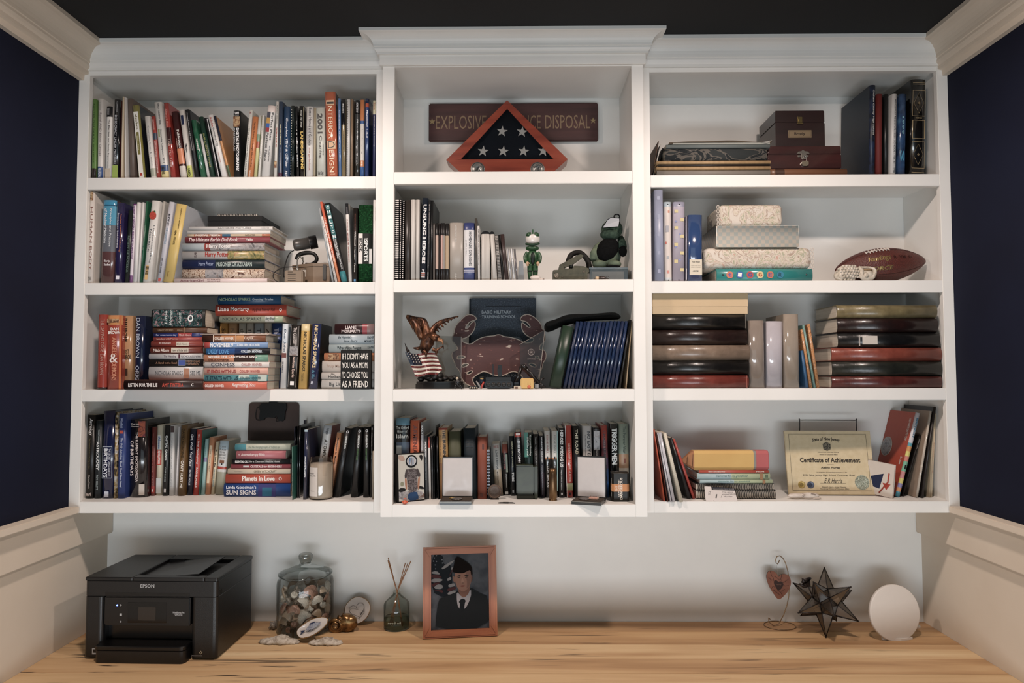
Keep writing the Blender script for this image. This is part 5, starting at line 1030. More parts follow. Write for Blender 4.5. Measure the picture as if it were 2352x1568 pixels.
outl = [(1010, 1240), (1060, 1330), (1150, 1378), (1160, 1385), (1240, 1390), (1190, 1330), (1175, 1270), (1230, 1215), (1300, 1180), (1335, 1160), (1400, 1175), (1470, 1210), (1560, 1225), (1650, 1215), (1730, 1170), (1790, 1160), (1850, 1185), (1905, 1230), (1915, 1290), (1870, 1340), (1900, 1385), (2000, 1380), (2080, 1340), (2140, 1270), (2150, 1190), (2200, 1110), (2205, 1040), (2250, 980), (2255, 900), (2230, 850), (2185, 850), (2150, 830), (2170, 770), (2230, 730), (2245, 660), (2225, 600), (2235, 555), (2195, 545), (2190, 500), (2160, 440), (2110, 395), (2060, 355), (1990, 325), (1930, 335), (1890, 365), (1872, 400), (1900, 420), (1960, 430), (2000, 470), (2028, 520), (1990, 515), (1940, 470), (1900, 440), (1892, 490), (1905, 560), (1950, 620), (2010, 660), (2080, 680), (2060, 720), (2000, 745), (1940, 745), (1880, 710), (1810, 680), (1720, 660), (1630, 650), (1590, 625), (1540, 622), (1500, 640), (1420, 645), (1330, 660), (1240, 700), (1180, 750), (1130, 765), (1090, 745), (1040, 735), (1025, 680), (1080, 672), (1150, 625), (1200, 560), (1222, 490), (1218, 435), (1190, 430), (1150, 465), (1120, 520), (1080, 540), (1075, 515), (1110, 460), (1160, 425), (1240, 405), (1225, 365), (1180, 335), (1120, 328), (1070, 350), (1010, 410), (950, 470), (915, 540), (905, 620), (880, 660), (885, 720), (925, 760), (970, 835), (925, 850), (885, 880), (872, 940), (900, 1000), (920, 1040), (930, 1090), (985, 1150), (1000, 1200)]
cmid = c3(1560, 1385, Yq)
t = thing('metal_crab', lab('flat crab plaque of chipped dark red metal leaning on the yearbook'), 'plaque', (cmid.x, Yq, z3+.0003), (-.10, 0, 0))
def cr(x, y): p = c3(x, y, Yq+.03*(1385-y)/1060); return (p.x-cmid.x, p.z-z3)
from mathutils.geometry import tessellate_polygon
def plate(pts, holes, y0, y1, mats, name, parent, inset=0):
    """flat plate of any outline with holes, thin in y"""
    loops = [[Vector((p[0], p[1], 0)) for p in pts]]+[[Vector((p[0], p[1], 0)) for p in h] for h in holes]
    tri = tessellate_polygon(loops); flat = [v for l_ in loops for v in l_]; n = len(flat)
    vs = [(v.x, y0, v.y) for v in flat]+[(v.x, y1, v.y) for v in flat]
    fs = [tuple(t3) for t3 in tri]+[tuple(i+n for i in reversed(t3)) for t3 in tri]; fm = [0]*len(tri)+[1 if len(mats) > 1 else 0]*len(tri)
    b = 0
    for l_ in loops:
        m_ = len(l_)
        for i in range(m_): a, c = b+i, b+(i+1) % m_; fs.append((a, c, c+n, a+n)); fm.append(1 if len(mats) > 1 else 0)
        b += m_
    return mesh(name, vs, fs, mats, parent, fm)
def smooth_loop(p, it=1):
    for _ in range(it):
        o = []
        for i in range(len(p)):
            a, b = p[i], p[(i+1) % len(p)]; o += [(a[0]*.75+b[0]*.25, a[1]*.75+b[1]*.25), (a[0]*.25+b[0]*.75, a[1]*.25+b[1]*.75)]
        p = o
    return p
holes = [[(950, 960), (975, 930), (1060, 935), (1075, 955), (1030, 975), (960, 985)], [(1020, 1065), (1070, 1042), (1125, 1050), (1105, 1080), (1025, 1110)], [(1090, 1180), (1140, 1155), (1185, 1150), (1160, 1190), (1105, 1215)], [(2090, 940), (2140, 935), (2155, 975), (2100, 960)], [(1990, 1045), (2060, 1040), (2110, 1075), (2095, 1105), (2030, 1085)]]
po = smooth_loop([cr(*p) for p in outl]); hs = [smooth_loop([cr(*p) for p in h]) for h in holes]
c_body = plate(po, hs, 0, .003, [RUST, EDGE], 'crab_plate', t)
g = G()
for lp in [po]+hs:
    g.tube([(p[0], .0006, p[1]) for p in lp], .0018, 6, closed=True)
g.make('worn_rim', [EDGE], t)
Ye = 2.225; eb = c3(690, 1418, Ye)
t = thing('eagle_statue', lab('bronze eagle statue with raised wings over a striped flag, black base'), 'statue', (eb.x, Ye, z3+.0002))
ue = 1/6.357/FPX*Ye
def e3(x, y, dy=0): return Vector(((x-690)*ue, dy, (1418-y)*ue))
BRZ = ramp_mat('bronze_feathers', [(.3, '2a1810'), (.5, '5c3620'), (.7, '8c5a34')], tex='noise', scale=90, vec=(1, 1, .5), detail=5, rough=.35, metal=.6, bump=.8)
BASE = mat('110f0e', rough=.3, coat=.3)
def oval(g, x0, x1, y0, y1, dy, mi=0):
    a, b = e3(x0, y1), e3(x1, y0); n = 36; cx = (a.x+b.x)/2; rx = (b.x-a.x)/2
    for (r0, zz0, r1, zz1) in ((1, a.z, 1, b.z-.001), (1, b.z-.001, .97, b.z)):
        vs = [(cx+rx*r*math.cos(2*PI*i/n), dy+.034*r*math.sin(2*PI*i/n), z_) for r, z_ in ((r0, zz0), (r1, zz1)) for i in range(n)]
        g.add(vs, [(i, (i+1) % n, (i+1) % n+n, i+n) for i in range(n)], mi, True)
    g.add([(cx+rx*.97*math.cos(2*PI*i/n), dy+.034*.97*math.sin(2*PI*i/n), b.z) for i in range(n)], [tuple(range(n))], mi)
g = G(); oval(g, 332, 1050, 1345, 1418, .02); oval(g, 345, 1035, 1310, 1345, .02); g.make('base', [BASE], t)
g = G(); ROCK = ramp_mat('rock_base', [(.4, '14110f'), (.7, '2c2620')], scale=60, rough=.5, bump=1)
random.seed(3)
for x, y, r in ((420, 1270, 55), (520, 1255, 60), (620, 1240, 75), (690, 1225, 60), (770, 1265, 50), (860, 1270, 50), (910, 1255, 45), (960, 1290, 45), (560, 1290, 60), (700, 1285, 60)):
    g.ball(e3(x, y, .02), (r*ue, .02, r*ue*.8), 2, jit=.15)
g.make('rocks', [ROCK], t)
def fl(u_, v_):
    """u across (0 hoist,1 fly), v down 0..1"""
    x0 = 195+v_*160; x1 = 640+(740-640)*min(1, v_*1.3)-max(0, v_-.75)*380
    y0 = 885+v_*355; y1 = 905+v_*300+math.sin(u_*3)*18
    x = x0+(x1-x0)*u_; y = y0+(y1-y0)*u_+22*math.sin(u_*6+v_)*(.3+.7*u_)
    return e3(x, y, -.006-.010*math.sin(u_*PI*1.2)+.006*math.sin(u_*9))
RDM = mat('6a1e1c', rough=.12, coat=.6); CRM = mat('d8cdbc', rough=.12, coat=.6); BLM = mat('15182c', rough=.12, coat=.6)
for i in range(11):
    g = G(); n = 18; vs = []
    for j in range(n+1):
        for v_ in (i/11+.002, (i+1)/11-.002): p = fl(j/n, v_); vs.append(p)
    for j in range(n+1):
        for v_ in (i/11+.002, (i+1)/11-.002): p = fl(j/n, v_)+Vector((0, .003, 0)); vs.append(p)
    o_ = 2*(n+1); fs = [(2*j, 2*j+1, 2*j+3, 2*j+2) for j in range(n)]+[(o_+2*j+2, o_+2*j+3, o_+2*j+1, o_+2*j) for j in range(n)]+[(2*j, 2*j+2, o_+2*j+2, o_+2*j) for j in range(n)]+[(2*j+3, 2*j+1, o_+2*j+1, o_+2*j+3) for j in range(n)]
    g.add(vs, fs, 0, True); g.make('flag_stripe', [RDM if i % 2 == 0 else CRM], t)
g = G(); n = 8; vs = [fl(.42*j/n, .5*i_/6)+Vector((0, -.0012, 0)) for i_ in range(7) for j in range(n+1)]
g.add(vs, [(i_*(n+1)+j, (i_+1)*(n+1)+j, (i_+1)*(n+1)+j+1, i_*(n+1)+j+1) for i_ in range(6) for j in range(n)], 0, True); cn = g.make('flag_canton', [BLM], t)
for r_i, v_ in enumerate((.06, .16, .26, .37)):
    for c_i in range(4):
        if r_i == 3 and c_i == 0: continue
        p = fl(.05+.105*c_i, v_)+Vector((0, -.0022, 0)); stars([(p.x, p.z)], .0026, p.y).make('flag_star', [CRM], t)
g = G(); g.tube([e3(470, 900, .008), e3(480, 820, .006), e3(520, 730, .002), e3(570, 660, -.004), e3(620, 640, -.010)], [40*ue, 85*ue, 100*ue, 72*ue, 50*ue], 14); g.make('body', [BRZ], t)
g = G(); g.ball(e3(640, 680, -.014), (62*ue, 52*ue, 50*ue), 3); g.tube([e3(560, 650, -.006), e3(620, 660, -.012), e3(680, 690, -.016)], [60*ue, 58*ue, 48*ue], 12); hd = g.make('head', [BRZ], t)
g = G(); g.tube([e3(685, 700, -.016), e3(725, 715, -.018), e3(748, 740, -.018), e3(745, 778, -.017)], [34*ue, 26*ue, 15*ue, 3*ue], 10); bk_ = g.make('beak', [mat('b07a50', rough=.3, metal=.6)], t)
def feather(g, a, b, w, dy=0, bend=.0):
    a, b = Vector(a), Vector(b); d = (b-a); L_ = d.length; d.normalize(); s = Vector((-d.z, 0, d.x))
    vs = []; n = 6
    for i in range(n+1):
        f = i/n; c = a+d*(L_*f); ww = w*(1-f**3)*(.6+.4*min(1, f*3)); vs += [c-s*ww, c+Vector((0, -.0016, 0)), c+s*ww, c+Vector((0, .0016, 0))]
    fs = []
    for i in range(n):
        for k_ in range(4): fs.append((i*4+k_, i*4+(k_+1) % 4, (i+1)*4+(k_+1) % 4, (i+1)*4+k_))
    g.add(vs, fs, 0, False)
def wing(root_pts, tip_pts, nf, w, yoff, dyoff):
    g = G(); n = nf
    for i in range(n):
        f = i/(n-1)
        def lerp(P_, f):
            k_ = f*(len(P_)-1); i0 = min(int(k_), len(P_)-2); r = k_-i0; return (P_[i0][0]*(1-r)+P_[i0+1][0]*r, P_[i0][1]*(1-r)+P_[i0+1][1]*r)
        a = lerp(root_pts, f); b = lerp(tip_pts, f)
        feather(g, e3(a[0], a[1], yoff+dyoff*f), e3(b[0], b[1], yoff+dyoff*f+.004), w*ue)
    g.make('wing_feathers', [BRZ], t)
wing([(470, 440), (400, 420), (330, 400), (270, 370), (230, 350)], [(420, 700), (350, 640), (290, 560), (255, 480), (205, 400)], 11, 34, .006, .006)
g = G(); g.tube([e3(510, 700, .004), e3(500, 600, .008), e3(470, 470, .012), e3(440, 410, .014), e3(330, 385, .016), e3(240, 350, .018), e3(195, 335, .018)], [70*ue, 62*ue, 55*ue, 40*ue, 30*ue, 20*ue, 6*ue], 12); g.make('wing', [BRZ], t)
g = G(); g.tube([e3(430, 690, .006), e3(380, 560, .008), e3(340, 470, .012), e3(270, 400, .014)], [40*ue, 60*ue, 55*ue, 30*ue], 12); g.make('wing', [BRZ], t)
wing([(600, 560), (660, 500), (740, 440), (850, 390), (940, 360)], [(640, 620), (720, 560), (790, 480), (860, 420), (968, 352)], 9, 18, .010, .008)
g = G(); g.tube([e3(560, 640, .004), e3(590, 560, .008), e3(650, 480, .012), e3(730, 430, .014), e3(850, 388, .016), e3(960, 352, .018)], [45*ue, 48*ue, 40*ue, 32*ue, 20*ue, 6*ue], 10); g.make('wing', [BRZ], t)
g = G(); g.tube([e3(400, 830, .006), e3(340, 825, .006), e3(298, 820, .006)], [32*ue, 18*ue, 6*ue], 8); g.make('tail', [BRZ], t)
for pts in ([(600, 840), (650, 860), (700, 830), (748, 805)], [(470, 860), (510, 910), (500, 950)], [(640, 850), (660, 890), (650, 910)]):
    g = G(); g.tube([e3(x, y, -.014) for x, y in pts], [30*ue, 22*ue, 14*ue, 8*ue][:len(pts)], 8)
    a = pts[-1]
    for s in (-1, 0, 1): g.tube([e3(a[0], a[1], -.014), e3(a[0]+12+s*4, a[1]+s*22, -.018), e3(a[0]+18, a[1]+10+s*30, -.014)], [8*ue, 6*ue, 2*ue], 6)
    g.make('talon', [BRZ], t)
g = G(); g.tube([e3(240, 880, 0), e3(215, 830, 0), e3(185, 750, 0)], [26*ue, 14*ue, 3*ue], 8); g.tube([e3(260, 880, 0), e3(300, 1100, .004), e3(360, 1240, .006)], 8*ue, 6); g.make('flagpole', [mat('241a16', rough=.4)], t)
def glass_panel(desc, quad, Y, thk, lean, engr=None):
    p = [c3(x, y, Y) for x, y in quad]; o = c3((quad[0][0]+quad[1][0])/2, 1400, Y)
    t = thing('glass_award', lab(desc), 'award', (o.x, Y, z3+.0002), (lean, 0, 0))
    pts = [(v.x-o.x, max(0, v.z-z3)) for v in p]
    o2 = G().prism(pts, 0, thk).make('glass_plate', [GLA], t)
    return t, o
GLA = thin_glass('award_glass', 'f0eeea', base=.03)
t, o = glass_panel('clear rectangular glass plaque standing between eagle and crab', [(640, 1400), (1010, 1400), (1012, 655), (640, 640)], 2.281, .004, -.02)
g = G(); a = c3(1012, 655, 2.281); b = c3(1010, 1400, 2.281); g.box(a.x-o.x-.0008, -.0006, 0, a.x-o.x+.0008, .0046, a.z-z3); a2 = c3(640, 640, 2.281); g.box(a2.x-o.x-.0006, -.0006, 0, a2.x-o.x+.0006, .0066, a2.z-z3); g.make('polished_edge', [mat('7c7672', rough=.2)], t)
t, o = glass_panel('smoky glass award with round seal in front of the crab claw', [(1890, 1400), (2140, 1400), (2235, 555), (1865, 770)], 2.262, .010, -.03)
g = G(); cs_ = c3(2035, 880, 2.262); cx, cz = cs_.x-o.x, cs_.z-z3
for r0, r1 in ((.0085, .0105), (.005, .0056)):
    vs = [(cx+r*math.cos(2*PI*i/28), -.0006, cz+r*math.sin(2*PI*i/28)) for r in (r0, r1) for i in range(28)]; g.add(vs, [(i, (i+1) % 28, (i+1) % 28+28, i+28) for i in range(28)])
g.box(cx-.0025, -.0007, cz-.0025, cx+.0025, -.0005, cz+.0025)
g.make('engraved_seal', [mat('8c7e78', rough=.6)], t)
g = G(); put_text(g, 'AIR FORCE', (cx-.013, -.0006, cz-.024), (.026, 0, 0), (0, 0, .004)); g.make('engraved_lettering', [mat('8c7e78', rough=.6)], t)
g = G(); pr = [c3(x, y, 2.262) for x, y in ((1865, 770), (2235, 555), (2140, 1400))]; g.tube([(v.x-o.x, -.0003, max(.001, v.z-z3)) for v in pr], .0012, 6); g.make('bevelled_edge', [mat('a89c90', rough=.3)], t)
CR = (1150, 670, 6.533); Yf3 = 2.185
bk(735, 902, 935, 497, '1c3524', 'dark green presentation box leaning right against the blue folders', Y=Yf3-.01, d=.10, gloss=1, name='presentation_box', cat='box', group=None, pages=False, bulge=.0003)
random.seed(11); cols = ['16294a', '192c4f', '142445', '1b3054', '172a4c']
n = 14; ORD = 'first second third fourth fifth sixth seventh eighth ninth tenth eleventh twelfth thirteenth fourteenth'.split()
for i in range(n):
    f = i/n; f2 = (i+1)/n
    bk(930+820*f, 930+820*f2-3, 1135+790*f, 440+(i*37 % 9)-8*f, cols[i % 5], 'blue award folder, %s from the green box in the row' % ORD[i], Y=Yf3+.002*(i % 3), d=.205, gloss=2 if i % 3 else 1, name='folder', cat='folder', group='blue award folders slanting on the third middle shelf', bulge=.001)
bk(1775, 1840, 1945, 415, '0f1010', 'black certificate folder at the right end of the blue folders', Y=Yf3, d=.19, **FO, gloss=1)
bk(1880, 1915, 1968, 440, 'c8ac84', 'cream certificate cover in the right corner', Y=Yf3+.004, d=.19, **FO, gloss=0)
flush()
def c3b(x, y, Y): return at(1150+x/6.533, 670+y/6.533, Y)
Ym = 2.26
topl = [(650, 520), (680, 470), (740, 450), (830, 430), (940, 370), (1080, 348), (1280, 355), (1500, 345), (1680, 322), (1760, 345), (1792, 410)]
botl = [(665, 590), (690, 630), (740, 622), (820, 590), (870, 560), (950, 540), (1080, 490), (1300, 452), (1500, 446), (1680, 436), (1790, 430)]
o = c3b(1150, 480, Ym)
t = thing('beret', lab('black wool beret draped over the blue folders and green box'), 'hat', (o.x, Ym, o.z))
g = G(); vs = []; n1 = len(topl); K = 12
for (tx, ty), (bx, by) in zip(topl, botl):
    a = c3b(tx, ty, Ym); b = c3b(bx, by, Ym); cx = (a.x+b.x)/2; cz = (a.z+b.z)/2; rz_ = (a.z-b.z)/2; ry = .07
    if tx > 1700: ry = .05
    for k_ in range(K):
        q_ = 2*PI*k_/K; s_ = math.sin(q_)
        vs.append((cx-o.x+(a.x-b.x)/2*s_, ry*math.cos(q_), cz-o.z+rz_*s_+.004))
fs = [(i*K+k_, i*K+(k_+1) % K, (i+1)*K+(k_+1) % K, (i+1)*K+k_) for i in range(n1-1) for k_ in range(K)]+[tuple(range(K-1, -1, -1)), tuple((n1-1)*K+k_ for k_ in range(K))]
g.add(vs, fs, 0, True); ob = g.make('felt_crown', [ramp_mat('black_felt', [(.3, '060808'), (.7, '0e1112')], scale=200, rough=.95, bump=.4)], t)
md = ob.modifiers.new('s', 'SUBSURF'); md.levels = 1; md.render_levels = 2
CR = (900, 670, 6.357); Yt3 = 2.168; ut = Yt3/FPX/6.357
def toy(name, desc, cat, cx): p = c3(cx, 1430, Yt3); t = thing(name, lab(desc), cat, (p.x, Yt3, z3+.0002)); return t
def q3(cx): return lambda x, y, dy=0: Vector(((x-cx)*ut, dy, (1425-y)*ut))
BLK2 = mat('0f0f10', rough=.35); GRY = mat('8c8a86', rough=.4); CRMb = mat('cdbba0', rough=.5); RED2 = mat('c23c2c', rough=.35); YEL = mat('dcae52', rough=.35)
t = toy('robot_model', 'small black tracked robot model with two upright masts', 'toy', 1560); f = q3(1560)
for s in (0, 1):
    g = G(); y_ = s*.026; a, b = f(1350, 1420), f(1770, 1270); r = (b.z-a.z)/2*.8
    pts = [(a.x+r+r*math.cos(q_), a.z+r+r*math.sin(q_)) for q_ in [PI/2+i*PI/8 for i in range(9)]]+[(b.x-r+r*math.cos(q_), a.z+r+r*math.sin(q_)) for q_ in [-PI/2+i*PI/8 for i in range(9)]]
    g.prism(pts, y_, y_+.009); g.make('track', [BLK2], t)
    for i in range(16):
        g2 = None
    g = G()
    for i in range(5):
        x_ = a.x+r+(b.x-a.x-2*r)*i/4; g.lathe([(r*.55, -.0006), (r*.55, .0096), (r*.2, .0098)], 12, T=Matrix.Translation((x_, y_+.009, a.z+r)) @ Matrix.Rotation(PI/2, 4, 'X'))
    g.make('wheel', [mat('24221f', rough=.4)], t)
g = G(); a, b = f(1370, 1330), f(1740, 1262); g.box(a.x, .004, a.z, b.x, .032, b.z+.002, bev=.001); g.make('deck', [mat('1c1a18', rough=.3)], t)
g = G(); a, b = f(1468, 1270), f(1484, 1060); g.box(a.x, .014, a.z, b.x, .017, b.z); g.make('thin_mast', [BLK2], t)
g = G(); a, b = f(1548, 1270), f(1606, 1075); g.box(a.x, .012, a.z, b.x, .020, b.z, bev=.001); a, b = f(1540, 1190), f(1575, 1120); g.box(a.x, .010, a.z, b.x, .013, b.z); g.make('wide_mast', [BLK2], t)
t = toy('toy_soldier', 'tiny toy soldier with orange and grey legs beside the robot model', 'toy', 1300); f = q3(1300)
g = G(); g.ball(f(1310, 1310, .004), (42*ut, 30*ut, 48*ut), 2); g.make('torso', [mat('1a2230', rough=.4)], t)
g = G(); g.ball(f(1312, 1268, .004), (28*ut, 26*ut, 26*ut), 2); hd = g.make('head', [mat('c89c4c', rough=.4)], t)
g = G(); g.ball(f(1312, 1252, .004), (40*ut, 36*ut, 14*ut), 2); g.make('helmet', [mat('1c1c16')], t)
for i, (p0, p1, m_) in enumerate((((1235, 1310), (1300, 1410), GRY), ((1345, 1320), (1305, 1410), RED2))):
    g = G(); g.tube([f(*p0, -.004), f((p0[0]+p1[0])/2, (p0[1]+p1[1])/2-4, -.008), f(*p1, -.004)], [11*ut, 15*ut, 16*ut], 8); g.make('leg', [m_], t)
t = toy('toy_tank_track', 'tiny black toy track with four wheels beside the toy soldier', 'toy', 1190); f = q3(1190)
g = G(); a, b = f(1122, 1425), f(1262, 1385); g.box(a.x, -.004, a.z, b.x, .006, b.z, bev=.002); g.make('track', [BLK2], t)
for i in range(4): g = G(); g.lathe([(12*ut, 0), (12*ut, .001), (5*ut, .0012)], 10, T=Matrix.Translation((f(1145+i*32, 0).x, -.004, f(0, 1406).z)) @ Matrix.Rotation(PI/2, 4, 'X')); g.make('wheel', [CRMb], t)
t = toy('toy_robot', 'tiny black toy robot with pale round head at the statue base', 'toy', 980); f = q3(980)
g = G(); g.ball(f(955, 1268, -.004), (22*ut, 20*ut, 20*ut), 2); g.make('head', [CRMb], t)
g = G(); g.ball(f(965, 1325, -.004), (42*ut, 30*ut, 40*ut), 2); g.make('torso', [BLK2], t)
for s in (-1, 1): g = G(); g.tube([f(965+s*20, 1350, -.004), f(970+s*45, 1390, -.006), f(975+s*52, 1418, -.004)], [14*ut, 12*ut, 14*ut], 8); g.make('leg', [BLK2], t)
g = G(); g.tube([f(930, 1310, -.006), f(960, 1360, -.009), f(1020, 1410, -.006)], [10*ut, 9*ut, 8*ut], 8); g.make('arm', [mat('2a2a2c')], t)
t = toy('gripper_arm', 'black jointed gripper arm model bent over the yellow cube', 'toy', 2020); f = q3(2020)
for pts, r in (([(1800, 1330), (1850, 1230), (1890, 1100)], 26), ([(1890, 1100), (1930, 1090), (1960, 1130)], 34), ([(1945, 1110), (2050, 1220), (2150, 1335)], 24), ([(2150, 1335), (2190, 1290), (2225, 1260)], 15), ([(2150, 1335), (2210, 1400)], 14), ([(2160, 1330), (2240, 1405)], 14), ([(2170, 1370), (2190, 1420)], 12)):
    g = G(); g.tube([f(x, y, .012) for x, y in pts], r*ut, 10); g.make('arm_segment', [mat('17110e', rough=.35)], t)
g = G(); a, b = f(1790, 1425), f(1850, 1325); g.box(a.x, .006, 0, b.x, .02, b.z); g.make('foot', [BLK2], t)
t = toy('yellow_cube', 'rounded yellow plastic cube with orange dot on its face', 'toy', 1975); f = q3(1975)
a, b = f(1876, 1425), f(2076, 1268); G().box(a.x, -.012, 0, b.x, .010, b.z, bev=.003).make('cube', [YEL], t)
T_ = Matrix.Translation((f(2003, 0).x, -.012, f(0, 1392).z)) @ Matrix.Rotation(PI/2, 4, 'X')
G().lathe([(26*ut, 0), (26*ut, .0006), (.0001, .0008)], 20, T=T_).make('dot', [mat('d8683c')], t)
g = G()
for s in (-1, 1): g.add([(f(2003+s*18, 0).x-s*8*ut, -.0124, f(0, 1365).z), (f(2003+s*18, 0).x+s*6*ut, -.0124, f(0, 1365).z), (f(2003+s*16, 0).x, -.0124, f(0, 1305).z)], [(0, 1, 2)])
g.make('ear_marks', [mat('c89a44')], t)
t = toy('small_block', 'tiny cream wooden block left of the yellow cube', 'toy block', 1840); f = q3(1840)
a, b = f(1782, 1425), f(1902, 1378); G().box(a.x, -.010, 0, b.x, .0, b.z, bev=.0008).make('block', [CRMb], t); a, b = f(1800, 1418), f(1840, 1390); G().box(a.x, -.0104, a.z, b.x, -.0101, b.z).make('printed_mark', [mat('6a4a3a')], t)
t = toy('small_bin', 'tiny grey plastic bin right of the yellow cube', 'toy block', 2110); f = q3(2110)
a, b = f(2088, 1425), f(2145, 1350); G().box(a.x, 0, 0, b.x, .010, b.z, bev=.0008).make('bin', [GRY], t)
# =========================== bottom middle shelf
BAY = 'C4'; CR = (890, 930, 6.03); z4 = ZT[3]
YB4 = Yf(1305, 650)
def c4(x, y, Y): return at(890+x/6.03, 930+y/6.03, Y)
def c4z(x, y, z=None): return atz(890+x/6.03, 930+y/6.03, z4 if z is None else z)
bk(100, 300, 105, 180, '2c3c44', 'thick glossy blue and black history book at the left end', [('The Oxford', .1, .14, .08, .95, 'c8ccc4', 'H'), ('History of', .15, .19, .15, .85, 'c8ccc4', 'H'), ('Islam', .2, .25, .08, .92, 'f0ece0', 'H')], [(0, .09, '5c8ca0'), (.09, .3, '17191c'), (.3, .8, '46586c')], [(.34, .5, .1, .45, 'a0a8a8')], Y=YB4, hard=1, gloss=2, bulge=.004)
bk(306, 438, 303, 215, 'cc5c30', 'bright orange hardcover with brown serif capitals', [('ARMENIA', .06, .42, .3, .75, '6a2a1c')], [], [(.03, .9, .08, .1, 'e8a070'), (.03, .9, .9, .92, 'e8a070')], Y=YB4, hard=1, gloss=1)
bk(452, 506, 448, 240, '7a7c7c', 'mottled grey book right of the orange hardcover', [('SALT', .04, .16, .25, .75, 'e8e8e4', 'B')], [], [(.16, .5, .1, .9, PIC2)], Y=YB4, gloss=2)
bk(510, 560, 496, 425, '4c5052', 'dark grey travel guide with white country name', [('POLAND', .1, .34, .3, .7, 'f0f0ee', 'B'), ('CULTURAL GUIDE', .36, .7, .35, .65, 'a8acac')], Y=YB4, gloss=1)
bk(572, 604, 556, 446, 'dcd4cc', 'thin white booklet with red head', [], [(0, .17, 'b84030')], Y=YB4)
for i, (a, b, c) in enumerate(((610, 634, 598), (640, 662, 634), (668, 692, 666))):
    bk(a, b, c, 436, '141416', ['left', 'middle', 'right'][i]+' one of three slim black gloss booklets', [], [], [(0, 1, .8, .95, '5a5a5c')], Y=YB4, gloss=2, group='slim black booklets on the bottom middle shelf')
bk(696, 718, 640, 288, '171416', 'tall black hardcover behind the gold and brown one', Y=YB4+.012, hard=1, d=.12)
bk(722, 852, 700, 318, 'b08444', 'gold and brown novel with rust head and dark title', [('THE BURNING', .03, .45, .45, .8, '1c140c', 'B'), ('James Lee Burke', .1, .6, .1, .25, '5c3a1c')], [(0, .03, '8a3a2c'), (.5, 1, '9c6a38')], Y=YB4, hard=1, gloss=1)
bk(856, 1028, 838, 367, '4a4c34', 'thick olive green cloth bound book', Y=YB4, hard=1, gloss=0, bulge=.002)
bk(1066, 1238, 1046, 322, '18242a', 'very thick blue black cloth bound book', [], [], [(.2, .204, .2, .8, '2c3c44'), (.26, .264, .2, .8, '2c3c44')], Y=YB4, hard=1, gloss=0, bulge=.003)
bk(1244, 1380, 1240, 440, '84402a', 'rust red leather bound book with faded spine', [], [], [(.91, .96, .3, .6, '4c2418'), (.12, .2, .5, .7, '5c2c1c')], Y=YB4, hard=1, gloss=0, bulge=.002, d=.12)
bk(1384, 1424, 1376, 620, '23262c', 'short spiral journal with pale wire rings', [], [], [(k/16+.01, k/16+.035, .02, .98, '8c98a8') for k in range(15)], Y=YB4+.004, **SN, d=.1)
bk(1490, 1602, 1442, 540, 'c8c4ba', 'white and sand war memoir paperback', [('A NAVY SEAL', .03, .08, .2, .85, '9a4038', 'H'), ('LONE SURVIVOR', .13, .5, .4, .65, '2c2c2c', 'B'), ('MARCUS LUTTRELL', .54, .8, .4, .6, '6a5a48')], [(.5, 1, 'b8a488')], Y=Yf(1255, 1540), d=.1)
bk(1606, 1690, 1580, 545, '1b1815', 'black sniper paperback with rust head and striped title', [('SHOOTER', .17, .5, .2, .55, '8c3c2c', 'B'), ('SGT JACK COUGHLIN', .58, .85, .5, .65, 'd8d8d0', 'B')], [(0, .17, '8a4634')], [(.2, .55, .6, .9, '9aa088'), (.93, .98, .3, .8, 'c8c8c0')], Y=Yf(1250, 1640), d=.1)
bk(1708, 1780, 1680, 430, '12181e', 'black blue paperback on tribes with cream capitals', [('SEBASTIAN JUNGER', .09, .53, .4, .68, 'dcd4a8'), ('TRIBE', .61, .76, .35, .75, 'e0e0dc', 'B')], [], [(.9, .95, .35, .65, 'a8b0b4')], Y=Yf(1258, 1740), d=.12)
flush()
CR = (1160, 930, 6.032)
YR4 = Yf(1285, 800)
bk(165, 262, 128, 375, '121214', 'black leadership hardcover with red block at its head', [('DICHOTOMY', .14, .48, .4, .75, 'e8e8e8', 'B'), ('THE', .1, .13, .4, .7, 'c0c0c0')], [(.01, .08, 'b83a2c')], [(.02, .05, .2, .8, 'e8d8d0')], Y=YR4, hard=1, gloss=1, d=.13)
bk(280, 398, 264, 380, '1a2a26', 'teal and black military memoir in white serif', [('General Stanley', .04, .36, .58, .8, 'e8ece4'), ('McChrystal', .08, .36, .25, .5, 'e8ece4')], [], [(.0, .38, 0, .45, '2c7868')], Y=YR4, hard=1, gloss=2, d=.13)
bk(405, 478, 388, 402, '1b1a1a', 'black paperback with thin white service title', [('THANK YOU FOR YOUR SERVICE', .04, .6, .35, .6, 'a8a8a4')], Y=YR4)
bk(492, 556, 470, 425, '23262c', 'dark warrior mindset paperback with pale capitals', [('WARRIOR MINDSET', .02, .44, .4, .7, 'c4c8c8', 'B'), ('MENTAL TOUGHNESS SKILLS', .48, .95, .4, .6, '9a96a0')], [(.6, 1, '362c34')], Y=YR4)
SUN = ramp_mat('print_dusk', [(.0, '111112'), (.38, '141414'), (.46, '9a6844'), (.52, 'cfc8bc'), (1, 'd4d0c8')], tex='grad', vec=(1, 1, 3.6), rough=.3)
for i, (a, b, c, n) in enumerate(((560, 640, 543, 'left one of twin war novels with white top and black foot'), (648, 736, 640, 'right one of twin war novels, with teal glare edge'))):
    bk(a, b, c, 360, 'd0ccc4', n, [('SERVE WELL', .06, .34, .35, .65, '8a4034' if i == 0 else '7a7c74'), ('AND RETURN', .52, .84, .35, .6, 'd0d0cc')], [(.0, .40, 'd2cec6'), (.40, .43, 'b87c54'), (.43, 1, '151413')], [(.385, .43, .4, .6, '1a1614')]+([(0, .9, .85, .98, '8ab0ac')] if i else []), Y=YR4, gloss=2)
